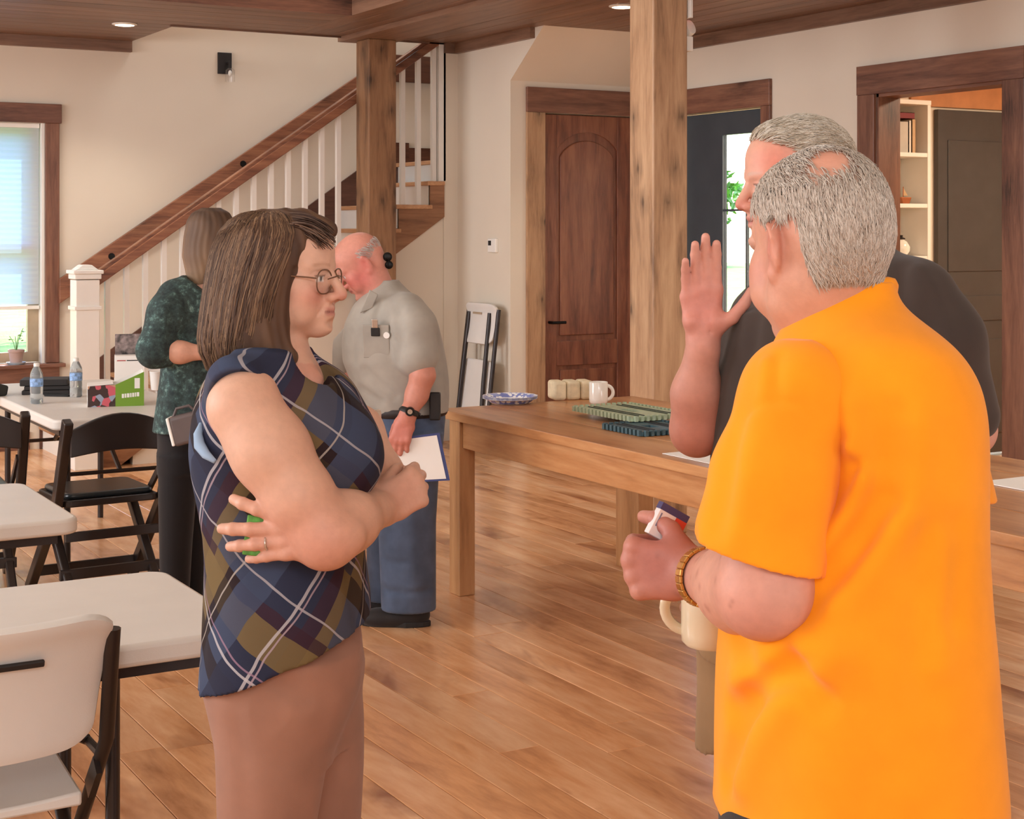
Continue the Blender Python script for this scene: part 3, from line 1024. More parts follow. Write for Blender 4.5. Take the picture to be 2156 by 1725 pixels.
def white_chair(loc, rotz, label):
    t = thing('folding_chair', label, 'chair', loc, rotz, 'white plastic folding chairs')
    bp = obj('backrest', chair_panel(0.205, 0.232, 0.30, 0.035, 0.022), 'white_seat_plastic', t, loc=(0, -0.215, 0.555), smooth=True, sub=1, angle=60)
    bp.rotation_euler = (math.radians(14), 0, 0)
    obj('slot', MB().box(-0.085, 0.085, -0.0395, -0.030, 0.212, 0.226), 'matt_black', bp, bevel=0.003)
    # seat with a rolled rim
    s = MB()
    n, mm = 12, 10
    vs, fs = [], []
    for side in (0, 1):
        for j in range(mm + 1):
            for i in range(n + 1):
                u, v = -1 + 2 * i / n, -1 + 2 * j / mm
                x = u * (0.200 + 0.012 * v)
                y = 0.02 + v * 0.205
                ed = max(abs(u), abs(v))
                z = 0.455 - 0.020 * (1 - u * u) * (1 - v * v * 0.6) - 0.02 * v * 0 + 0.012 * (v > 0.6) * (v - 0.6)
                if side:
                    z = 0.425 if ed > 0.85 else 0.43
                vs.append((x, y, z))
    n1 = (n + 1) * (mm + 1)
    for j in range(mm):
        for i in range(n):
            a = j * (n + 1) + i
            fs.append((a, a + 1, a + n + 2, a + n + 1))
            fs.append((n1 + a + n + 1, n1 + a + n + 2, n1 + a + 1, n1 + a))
    for i in range(n):
        fs.append((i, n1 + i, n1 + i + 1, i + 1))
        a = mm * (n + 1) + i
        fs.append((a, a + 1, n1 + a + 1, n1 + a))
    for j in range(mm):
        a = j * (n + 1)
        fs.append((a, a + n + 1, n1 + a + n + 1, n1 + a))
        a += n
        fs.append((a, n1 + a, n1 + a + n + 1, a + n + 1))
    obj('seat', s.add(vs, fs), 'white_seat_plastic', t, smooth=True, bevel=0.006, angle=50)
    for q in (-1, 1):
        obj('back_leg', MB().tube([(q * 0.228, -0.268, 0.80), (q * 0.232, -0.205, 0.56), (q * 0.232, 0.02, 0.30), (q * 0.232, 0.25, 0.0)], 0.016, 10, flat=0.7), 'brown_steel', t, smooth=True)
        obj('seat_leg', MB().tube([(q * 0.205, 0.14, 0.43), (q * 0.207, 0.0, 0.28), (q * 0.215, -0.25, 0.0)], 0.016, 10, flat=0.7), 'brown_steel', t, smooth=True)
        obj('bracket', MB().bar((q * 0.222, -0.175, 0.50), (q * 0.222, -0.11, 0.43), 0.012, 0.04), 'brown_steel', t)
    obj('crossbar', MB().tube([(-0.232, 0.19, 0.08), (0.232, 0.19, 0.08)], 0.010, 8), 'brown_steel', t, smooth=True)
    obj('crossbar', MB().tube([(-0.212, -0.15, 0.112), (0.212, -0.15, 0.112)], 0.010, 8), 'brown_steel', t, smooth=True)
    return t


white_chair((0.635, 3.36, 0), 0, 'white plastic folding chair with its back to us at the lower left corner')

# folded chair leaning on the thermostat wall
fc = thing('folding_chair', 'white folding chair folded flat and leaning on the wall below the thermostat', 'chair', (5.33, 9.86, 0), math.radians(-90), 'white plastic folding chairs')
lean = math.radians(7)


def LP(x, y, z):
    return (x, y * math.cos(lean) + z * math.sin(lean) - 0.0, z * math.cos(lean) - y * math.sin(lean))


bp = obj('backrest', chair_panel(0.20, 0.228, 0.30, 0.03, 0.02), 'white_seat_plastic', fc, loc=LP(0, -0.02, 0.77), smooth=True, sub=1, angle=60)
bp.rotation_euler = (-lean, 0, 0)
obj('slot', MB().box(-0.06, 0.06, -0.033, -0.026, 0.215, 0.23), 'sash_tan', bp)
sp = obj('seat', MB().prism(round_rect(-0.20, 0.20, 0.22, 0.66, 0.05), 'Y', -0.005, 0.025), 'white_seat_plastic', fc, bevel=0.008, smooth=True)
sp.rotation_euler = (-lean, 0, 0)
for q in (-1, 1):
    obj('back_leg', MB().tube([LP(q * 0.222, 0, 1.03), LP(q * 0.226, 0.0, 0.5), LP(q * 0.226, 0.01, 0.02)], 0.016, 10), 'brown_steel', fc, smooth=True)
    obj('seat_leg', MB().tube([LP(q * 0.150, -0.03, 1.0), LP(q * 0.165, -0.03, 0.5), LP(q * 0.185, -0.02, 0.03)], 0.016, 10), 'brown_steel', fc, smooth=True)
obj('crossbar', MB().tube([LP(-0.226, 0.01, 0.1), LP(0.226, 0.01, 0.1)], 0.01, 8), 'brown_steel', fc, smooth=True)


# ---- black resin folding chairs with an arched top rail
def black_chair(loc, rotz, label):
    t = thing('resin_chair', label, 'chair', loc, rotz, 'black folding chairs at the far table')
    n = 12
    poly = [(-0.20 + 0.40 * k / n, 0.645 + 0.02 * math.sin(math.pi * k / n)) for k in range(n + 1)] + [(0.20 - 0.40 * k / n, 0.755 + 0.065 * math.sin(math.pi * k / n)) for k in range(n + 1)]
    t.scale = (1.1, 1.0, 1.0)
    obj('top_rail', MB().prism(poly, 'Y', -0.315, -0.29), 'black_resin', t, bevel=0.005)
    for q in (-1, 1):
        obj('back_leg', MB().bar((q * 0.212, -0.315, 0.80), (q * 0.212, -0.16, 0.42), 0.036, 0.05, (0, 1, 0)).bar((q * 0.212, -0.16, 0.42), (q * 0.212, 0.24, 0.0), 0.036, 0.05, (0, 1, 0)), 'black_resin', t, bevel=0.006)
        obj('seat_leg', MB().bar((q * 0.172, 0.17, 0.43), (q * 0.172, -0.27, 0.0), 0.034, 0.046, (0, 1, 0)), 'black_resin', t, bevel=0.006)
        obj('hinge_link', MB().bar((q * 0.192, -0.24, 0.60), (q * 0.192, -0.05, 0.44), 0.012, 0.03, (0, 1, 0)), 'black_resin', t)
    obj('seat', MB().prism(round_rect(-0.19, 0.19, -0.19, 0.21, 0.03), 'Z', 0.415, 0.445), 'black_resin', t, bevel=0.006)
    obj('cushion', MB().prism(round_rect(-0.175, 0.175, -0.17, 0.19, 0.04), 'Z', 0.445, 0.47), 'black_cushion', t, bevel=0.012, seg=3, smooth=True)
    obj('stretcher', MB().bar((-0.20, -0.155, 0.125), (0.20, -0.155, 0.125), 0.018, 0.045), 'black_resin', t, bevel=0.003)
    obj('stretcher', MB().bar((-0.20, 0.155, 0.09), (0.20, 0.155, 0.09), 0.018, 0.045), 'black_resin', t, bevel=0.003)
    obj('stretcher', MB().bar((-0.20, -0.235, 0.30), (0.20, -0.235, 0.30), 0.018, 0.04), 'black_resin', t, bevel=0.003)
    return t


black_chair((1.845, 6.84, 0), math.radians(3), 'black folding chair with an arched top rail at the end of the far table')
black_chair((1.33, 7.22, 0), math.radians(-4), 'black folding chair cut by the left edge beside the far table')

# ---- long honey coloured table
TX0, TX1, TY0, TY1, TZ = 3.165, 4.22, 1.9, 6.15, 0.80
lt = thing('long_table', 'long honey coloured wooden table behind the person in orange', 'table', (TX0, TY0, 0))
W, L = TX1 - TX0, TY1 - TY0
nb = 4
for k in range(nb):
    obj('top_board', MB().box(W * k / nb + (0.0008 if k else 0), W * (k + 1) / nb - 0.0008, 0, L, TZ - 0.038, TZ), 'honey_wood', lt, bevel=0.004, seg=2)
for (xa, xb, ya, yb_) in ((0.012, 0.09, L - 0.19, L - 0.095), (W - 0.10, W - 0.015, L - 0.19, L - 0.0), (0.012, 0.09, 0.10, 0.19), (W - 0.10, W - 0.015, 0.10, 0.19)):
    obj('leg', MB().box(xa, xb, ya, yb_, 0, TZ - 0.038), 'honey_wood_leg', lt, bevel=0.004)
obj('apron', MB().box(0.028, 0.052, 0.19, L - 0.19, TZ - 0.155, TZ - 0.038), 'honey_wood', lt, bevel=0.003)
obj('apron', MB().box(W - 0.06, W - 0.035, 0.19, L - 0.19, TZ - 0.155, TZ - 0.038), 'honey_wood', lt, bevel=0.003)
obj('apron', MB().box(0.09, W - 0.10, L - 0.15, L - 0.125, TZ - 0.155, TZ - 0.038), 'honey_wood', lt, bevel=0.003)
obj('apron', MB().box(0.09, W - 0.10, 0.12, 0.145, TZ - 0.155, TZ - 0.038), 'honey_wood', lt, bevel=0.003)

# ------------------------------------------------------------------ things on the long table
m, nt, b = new_mat('plate_print')
v = coords(nt, 'obj')
wv = node(nt, 'ShaderNodeTexVoronoi')
wv.inputs['Scale'].default_value = 46
nt.links.new(v, wv.inputs['Vector'])
sp_ = node(nt, 'ShaderNodeSeparateXYZ')
nt.links.new(v, sp_.inputs[0])
ln = node(nt, 'ShaderNodeVectorMath', operation='LENGTH')
cmb = node(nt, 'ShaderNodeCombineXYZ')
nt.links.new(sp_.outputs[0], cmb.inputs[0])
nt.links.new(sp_.outputs[1], cmb.inputs[1])
nt.links.new(cmb.outputs[0], ln.inputs[0])
rim = ramp(nt, ln.outputs['Value'], [(0.085, (0, 0, 0)), (0.09, (1, 1, 1)), (0.117, (1, 1, 1)), (0.12, (0.5, 0.5, 0.5))])
dots = ramp(nt, wv.outputs['Distance'], [(0.40, (250, 250, 252)), (0.52, (124, 136, 200))])
mxp = node(nt, 'ShaderNodeMix', data_type='RGBA')
nt.links.new(rim.outputs[0], mxp.inputs[0])
mxp.inputs[6].default_value = rgba((238, 238, 242))
nt.links.new(dots.outputs[0], mxp.inputs[7])
nt.links.new(mxp.outputs[2], b.inputs['Base Color'])
b.inputs['Roughness'].default_value = 0.35
p = wpix_z(1074, 849, TZ)
pl = thing('party_plate', 'blue and white scalloped paper plate near the table corner', 'plate', (p.x, p.y, TZ))
for k in range(3):
    z = k * 0.005
    obj('plate', MB().lathe([(0.001, z), (0.082, z), (0.092, z + 0.006), (0.108, z + 0.018), (0.126, z + 0.024), (0.126, z + 0.026), (0.108, z + 0.021), (0.090, z + 0.009), (0.080, z + 0.003), (0.001, z + 0.003)], 64,
                            wav=lambda t, i: 0.018 * math.cos(16 * t) * (0 if i in (0, 1, 8, 9) else 1)), 'plate_print', pl, smooth=True)

p = wpix_z(1200, 840, TZ)
np_ = thing('napkin_pack', 'cream wrapped napkin bundle behind the white mug', 'napkins', (p.x, p.y, TZ), math.radians(-16))
for (xa, xb) in ((-0.095, -0.032), (-0.030, 0.036), (0.038, 0.10)):
    obj('bundle', MB().box(xa, xb, -0.06, 0.06, 0.0, 0.088), 'napkin' if 'napkin' in MATS else plain('napkin', (228, 212, 178), 0.8, var=0.05, vscale=30, bmp=0.2, bscale=80), np_, bevel=0.014, seg=3, smooth=True)


def mug(name, loc, rotz, label, mat, r=0.043, h=0.098):
    t = thing(name, label, 'mug', loc, rotz)
    obj('cup', MB().lathe([(0.001, 0), (r * 0.86, 0), (r * 0.98, 0.006), (r, 0.02), (r, h - 0.003), (r - 0.002, h), (r - 0.005, h - 0.003), (r - 0.005, 0.02), (r * 0.7, 0.008), (0.001, 0.008)], 40), mat, t, smooth=True)
    pts = []
    for k in range(13):
        a = math.radians(-78 + 156 * k / 12)
        pts.append((r - 0.010 + 0.034 * math.cos(a), 0, h * 0.5 + 0.033 * math.sin(a)))
    obj('handle', MB().tube(pts, 0.0068, 10, flat=1.2), mat, t, smooth=True)
    return t


p = wpix_z(1260, 849, TZ)
mug('coffee_mug', (p.x, p.y, TZ), math.radians(-30), 'white coffee mug standing on the long table', 'china_white')


def toothed_board(x0, x1, y0, y1, z, mat, dark, label, slot):
    cx, cy = (x0 + x1) / 2, (y0 + y1) / 2
    w, l = (x1 - x0) / 2, (y1 - y0) / 2
    t = thing('toothed_board', label, 'plastic board', (cx, cy, z), 0, 'toothed plastic boards on the long table')
    b_ = MB()
    b_.box(-w, w, -l, -l * 0.25, 0, 0.016).box(-w, w, l * 0.25, l, 0, 0.016).box(-w, -w * 0.18, -l * 0.25, l * 0.25, 0, 0.016).box(w * 0.18, w, -l * 0.25, l * 0.25, 0, 0.016)
    obj('board', b_, mat, t)
    obj('underside', MB().box(-w * .98, w * .98, -l * .98, l * .98, -0.002, 0.004), dark, t)
    rib = MB()
    for k in (-0.62, -0.42, 0.42, 0.62):
        rib.box(w * k - 0.003, w * k + 0.003, -l * 0.85, l * 0.85, 0.016, 0.019)
    obj('ribs', rib, dark, t)['kind'] = 'stuff'
    n1, n2 = int(2 * l / 0.026), int(2 * w / 0.026)
    tm = MB().box(-0.0065, 0.0065, -0.0075, 0.0075, 0, 0.022).mesh('tooth')
    tm.materials.append(MATS[mat])
    for k in range(n1):
        y = -l + (k + 0.5) * 2 * l / n1
        for q in (-1, 1):
            o = bpy.data.objects.new('tooth', tm)
            COL.objects.link(o)
            o.parent = t
            o.location = (q * (w + 0.006), y, 0)
    for k in range(n2):
        x = -w + (k + 0.5) * 2 * w / n2
        for q in (-1, 1):
            o = bpy.data.objects.new('tooth', tm)
            COL.objects.link(o)
            o.parent = t
            o.location = (x, q * (l + 0.006), 0)
    return t


plain('pale_green_plastic', (176, 190, 160), 0.5, var=0.08, vscale=40)
plain('teal_plastic', (66, 92, 100), 0.5, var=0.12, vscale=40)
plain('deep_green', (40, 52, 44), 0.6)
toothed_board(3.55, 3.83, 5.18, 5.62, TZ + 0.022, 'pale_green_plastic', 'deep_green', 'pale green toothed plastic board lying on the long table', True)
toothed_board(3.42, 3.68, 4.92, 5.19, TZ + 0.002, 'teal_plastic', 'matt_black', 'dark teal toothed plastic board lying in front of the pale green one', True)
obj_ = tag(obj('paper_sheet', MB().box(-0.11, 0.11, -0.14, 0.14, 0, 0.002), 'paper_white', loc=(3.33, 4.37, TZ + 0.001)), 'white paper sheet at the table edge by the raised arm', 'paper', 'paper sheets on the long table')
obj_ = tag(obj('paper_sheet', MB().box(-0.14, 0.14, -0.20, 0.20, 0, 0.003), 'paper_white', loc=(3.86, 3.30, TZ + 0.001)), 'white paper sheet on the table at the right edge', 'paper', 'paper sheets on the long table')

# ------------------------------------------------------------------ things on the far folding table
FT = 0.74
m, nt, b = new_mat('clear_plastic')
b.inputs['Base Color'].default_value = rgba((236, 244, 246))
b.inputs['Transmission Weight'].default_value = 0.75
b.inputs['Roughness'].default_value = 0.12
b.inputs['IOR'].default_value = 1.2
plain('bottle_label', (120, 150, 190), 0.5, var=0.35, vscale=60)


def bottle(px, py, label):
    p = wpix_z(px, py, FT)
    t = thing('water_bottle', label, 'bottle', (p.x, p.y, FT), 0, 'water bottles on the far table')
    prof = [(0.001, 0.0), (0.026, 0.0), (0.031, 0.006), (0.031, 0.045), (0.029, 0.05), (0.031, 0.055), (0.031, 0.135), (0.029, 0.15), (0.018, 0.175), (0.013, 0.182), (0.013, 0.186), (0.001, 0.186)]
    obj('bottle_body', MB().lathe(prof, 24), 'clear_plastic', t, smooth=True)
    obj('label_band', MB().lathe([(0.0316, 0.085), (0.0318, 0.087), (0.0318, 0.123), (0.0316, 0.125)], 24), 'bottle_label', t, smooth=True)
    obj('cap', MB().lathe([(0.0145, 0.183), (0.0145, 0.198), (0.012, 0.200), (0.001, 0.200)], 18), 'white_paint', t, smooth=True)


bottle(77, 850, 'clear water bottle near the left end of the far table')
bottle(160, 836, 'clear water bottle beside the white newel post')

m, nt, b = new_mat('cookie_print')
v = coords(nt, 'obj')
sx_ = node(nt, 'ShaderNodeSeparateXYZ')
nt.links.new(v, sx_.inputs[0])
left = ramp(nt, None, [(0.0, (1, 1, 1)), (0.5, (0, 0, 0))], 'CONSTANT')
mr = node(nt, 'ShaderNodeMapRange')
mr.inputs['From Min'].default_value = -0.13
mr.inputs['From Max'].default_value = 0.13
nt.links.new(sx_.outputs[0], mr.inputs['Value'])
nt.links.new(mr.outputs[0], left.inputs[0])
vv = node(nt, 'ShaderNodeTexVoronoi')
vv.inputs['Scale'].default_value = 34
nt.links.new(v, vv.inputs['Vector'])
people = ramp(nt, vv.outputs['Color'], [(0.0, (60, 36, 30)), (0.3, (206, 92, 104)), (0.5, (150, 160, 178)), (0.7, (66, 48, 40)), (0.85, (196, 150, 120))], 'CONSTANT')
sc3 = node(nt, 'ShaderNodeSeparateColor')
nt.links.new(vv.outputs['Color'], sc3.inputs[0])
nt.links.new(sc3.outputs[0], people.inputs[0])
mxp = node(nt, 'ShaderNodeMix', data_type='RGBA')
nt.links.new(left.outputs[0], mxp.inputs[0])
mxp.inputs[6].default_value = rgba((116, 156, 42))
nt.links.new(people.outputs[0], mxp.inputs[7])
nt.links.new(mxp.outputs[2], b.inputs['Base Color'])
b.inputs['Roughness'].default_value = 0.5
p = wpix_z(243, 856, FT)
cb = thing('cookie_box', 'green cardboard tray box with a photo print on the far table', 'box', (p.x, p.y, FT), math.radians(-14))
obj('front_panel', MB().prism([(-0.13, 0), (0.135, 0), (0.135, 0.165), (0.0, 0.105), (-0.13, 0.10)], 'Y', -0.003, 0.0), 'cookie_print', cb)
obj('back_panel', MB().prism([(-0.13, 0), (0.135, 0), (0.135, 0.165), (0.0, 0.105), (-0.13, 0.10)], 'Y', 0.16, 0.163), 'paper_white', cb)
obj('side_panel', MB().box(0.132, 0.135, 0, 0.16, 0, 0.165), 'paper_white', cb)
obj('side_panel', MB().box(-0.13, -0.127, 0, 0.16, 0, 0.10), 'paper_white', cb)
obj('lid_flap', MB().prism([(-0.13, 0.10), (-0.01, 0.108), (-0.01, 0.111), (-0.13, 0.103)], 'Y', 0, 0.16), 'paper_white', cb)
obj('base_panel', MB().box(-0.13, 0.135, 0, 0.16, 0, 0.003), 'paper_white', cb)
obj('print_patch', MB().box(0.09, 0.115, -0.0036, -0.003, 0.085, 0.135), 'paper_white', cb)
lt_ = MB()
for k, (xa, xb) in enumerate(((0.03, 0.04), (0.043, 0.051), (0.054, 0.066), (0.069, 0.076), (0.079, 0.088), (0.091, 0.097), (0.10, 0.112))):
    lt_.box(xa, xb, -0.0036, -0.003, 0.040 + 0.002 * k * 0.5, 0.060 + 0.002 * k * 0.5)
o = obj('lettering', lt_, 'paper_white', cb)
o['kind'] = 'stuff'

plain('photo_print', (96, 86, 84), 0.4, var=0.8, vscale=26)
p = cam2world(*pix(273, 800, 8.25)[:2])
wb = thing('carton', 'white carton with a dark photo lid behind the green box', 'box', (p.x, p.y, FT), math.radians(-16))
obj('carton_body', MB().box(-0.078, 0.078, 0, 0.12, 0, 0.185), 'paper_white', wb, bevel=0.002)
obj('photo_lid', MB().box(-0.076, 0.066, 0.10, 0.106, 0.185, 0.295), 'photo_print', wb)
ln_ = MB().box(-0.065, -0.02, -0.0012, 0, 0.158, 0.163)
obj('red_line', ln_, plain('print_red', (170, 60, 60), 0.6), wb)
obj('black_line', MB().box(-0.015, 0.05, -0.0012, 0, 0.158, 0.163), 'matt_black', wb)
p = cam2world(*pix(329, 800, 8.3)[:2])
tag(obj('paper_cup', MB().lathe([(0.001, 0), (0.028, 0), (0.036, 0.095), (0.038, 0.097), (0.036, 0.099), (0.034, 0.095), (0.026, 0.004), (0.001, 0.004)], 24), 'paper_white', loc=(p.x, p.y, FT), smooth=True), 'white paper cup half hidden by the person in green', 'cup')
p = wpix_z(100, 828, FT)
bs = thing('notebook_stack', 'stack of black notebooks behind the water bottles', 'notebooks', (p.x, p.y, FT), math.radians(-20))
for k, (dx, h0, h1) in enumerate(((0.0, 0.0, 0.022), (0.012, 0.023, 0.044), (-0.01, 0.045, 0.078))):
    obj('notebook', MB().box(-0.12 + dx, 0.12 + dx, -0.08, 0.09, h0, h1), 'matt_black', bs, bevel=0.004)
p = wpix_z(-60, 836, FT)
tg = thing('tote_bag', 'dark bag lying on the far table at the left edge', 'bag', (p.x, p.y, FT), math.radians(10))
obj('bag_body', MB().prism([(-0.15, 0), (0.16, 0), (0.17, 0.05), (0.06, 0.085), (-0.15, 0.02)], 'Y', -0.07, 0.07), plain('bag_cloth', (44, 46, 44), 0.8), tg, bevel=0.012, seg=3, smooth=True)
obj('bag_strap', MB().tube([(-0.1, -0.075, 0.03), (0.0, -0.10, 0.006), (0.1, -0.085, 0.04)], 0.006, 8), 'bag_cloth', tg, smooth=True)
p = wpix_z(125, 834, FT)
ph = tag(obj('phone', MB().prism(round_rect(-0.036, 0.036, -0.07, 0.07, 0.01), 'Z', 0, 0.009), 'black_metal', loc=(p.x, p.y, FT), bevel=0.002), 'black phone lying on the far table by the bottles', 'phone')
ph.rotation_euler = (0, 0, math.radians(50))
obj('screen', MB().prism(round_rect(-0.033, 0.033, -0.066, 0.066, 0.008), 'Z', 0.009, 0.0095), 'black_cushion', ph)

# pot plant on the window sill
k = (34 - CXP) / FPX
d = (YB - 0.02) / (math.cos(TH) - k * math.sin(TH))
p = cam2world(k * d, d)
pp = thing('potted_plant', 'small potted seedling on the window sill', 'plant', (p.x, YB - 0.02, 0.622))
obj('saucer', MB().lathe([(0.001, 0), (0.055, 0), (0.07, 0.018), (0.066, 0.018), (0.052, 0.005), (0.001, 0.005)], 24), plain('saucer_blue', (170, 184, 196), 0.4), pp, smooth=True)
obj('pot', MB().lathe([(0.001, 0.005), (0.04, 0.005), (0.052, 0.088), (0.058, 0.09), (0.058, 0.108), (0.052, 0.108), (0.048, 0.09), (0.001, 0.088)], 24), plain('clay', (176, 150, 140), 0.7), pp, smooth=True)
g = random.Random(4)
for s in range(5):
    a = g.random() * 6.28
    h = 0.10 + 0.09 * g.random()
    tip = (0.05 * math.cos(a), 0.05 * math.sin(a), 0.09 + h)
    stm = obj('stem', MB().tube([(0, 0, 0.08), (tip[0] * .4, tip[1] * .4, 0.09 + h * .6), tip], 0.0022, 6), 'leaf_green', pp, smooth=True)
    for q in range(3):
        b2 = a + q * 2.1
        c = Vector(tip) - Vector((0, 0, q * 0.03))
        e = Vector((math.cos(b2), math.sin(b2), 0.35)) * 0.035
        s2 = Vector((-math.sin(b2), math.cos(b2), 0)) * 0.012
        obj('leaf', MB().add([c, c + e * .5 + s2, c + e, c + e * .5 - s2], [(0, 1, 2, 3)]), 'leaf_green', stm)

# things in the bookcase of the side room
BX, BY = 7.061, YF - 0.28


def shelf_z(i):
    return SHZ[i] + 0.0285


plain('book_white', (226, 216, 204), 0.6)
plain('book_grey', (190, 182, 170), 0.6)
plain('book_red', (124, 34, 40), 0.6)
plain('book_tan', (196, 160, 120), 0.6)


def book(x, w, h, mat, label, dpt=0.17, z=None):
    t = thing('book', label, 'book', (BX + x, BY + 0.03, shelf_z(5) if z is None else z), 0, 'books in the white bookcase')
    obj('cover', MB().box(0, w, 0, 0.004, 0, h).box(0, 0.003, 0, dpt, 0, h).box(w - 0.003, w, 0, dpt, 0, h), mat, t)
    obj('pages', MB().box(0.003, w - 0.003, 0.004, dpt - 0.006, 0.004, h - 0.004), 'paper_white', t)
    return t


book(0.33, 0.08, 0.205, 'book_grey', 'wide pale grey book under the red book on the top shelf')
book(0.414, 0.022, 0.215, 'book_white', 'thin white book beside the wide grey book')
book(0.442, 0.034, 0.225, 'book_tan', 'cream book with a tan spine nearest the bookcase side')
rb = thing('book', 'dark red book lying across the upright books', 'book', (BX + 0.395, BY + 0.04, shelf_z(5) + 0.227), 0, 'books in the white bookcase')
obj('cover', MB().box(-0.085, 0.08, 0, 0.14, 0, 0.003).box(-0.085, 0.08, 0, 0.003, 0, 0.042).box(-0.085, 0.08, 0, 0.14, 0.039, 0.042), 'book_red', rb)
obj('pages', MB().box(-0.082, 0.077, 0.003, 0.135, 0.003, 0.039), 'paper_white', rb)
sh_ = thing('model_boat', 'little copper coloured model boat on the middle shelf', 'ornament', (BX + 0.46, BY + 0.12, shelf_z(4)))
obj('hull', MB().prism([(-0.045, 0.045), (-0.03, 0.0), (0.03, 0.0), (0.05, 0.045)], 'Y', -0.02, 0.02), plain('copper', (176, 104, 66), 0.35, 0.5), sh_, bevel=0.005)
obj('mast', MB().tube([(-0.01, 0, 0.04), (-0.01, 0, 0.115)], 0.003, 6), 'copper', sh_)
obj('sail', MB().add([(-0.006, 0, 0.055), (0.035, 0.004, 0.055), (-0.006, 0, 0.105)], [(0, 1, 2)]), 'book_tan', sh_)
vs_ = thing('ceramic_jar', 'round white ceramic jar with dark lid on the lower shelf', 'jar', (BX + 0.43, BY + 0.12, shelf_z(3)))
obj('jar_body', MB().lathe([(0.001, 0), (0.035, 0), (0.058, 0.03), (0.060, 0.06), (0.040, 0.095), (0.024, 0.105), (0.024, 0.11), (0.001, 0.11)], 24), 'china_white', vs_, smooth=True)
obj('jar_lid', MB().lathe([(0.026, 0.11), (0.028, 0.118), (0.010, 0.126), (0.012, 0.138), (0.001, 0.14)], 18), 'matt_black', vs_, smooth=True)
# ------------------------------------------------------------------ organic shapes: blended volumes turned into one smooth skin
def V3(p):
    return np.array(p, dtype=np.float64)


def unit(v):
    v = V3(v)
    return v / np.linalg.norm(v)


class Frame:
    """local axes: columns of R (x, y, z) at origin c with scale s"""
    def __init__(self, c, R, s=1.0):
        self.c, self.R, self.s = V3(c), np.array(R, dtype=np.float64), s

    def p(self, q):
        return self.c + self.R @ (V3(q) * self.s)

    def d(self, q):
        return self.R @ V3(q)


def rot(axis, deg):
    a = math.radians(deg)
    c, s = math.cos(a), math.sin(a)
    if axis == 'x':
        return np.array([[1, 0, 0], [0, c, -s], [0, s, c]])
    if axis == 'y':
        return np.array([[c, 0, s], [0, 1, 0], [-s, 0, c]])
    return np.array([[c, -s, 0], [s, c, 0], [0, 0, 1]])


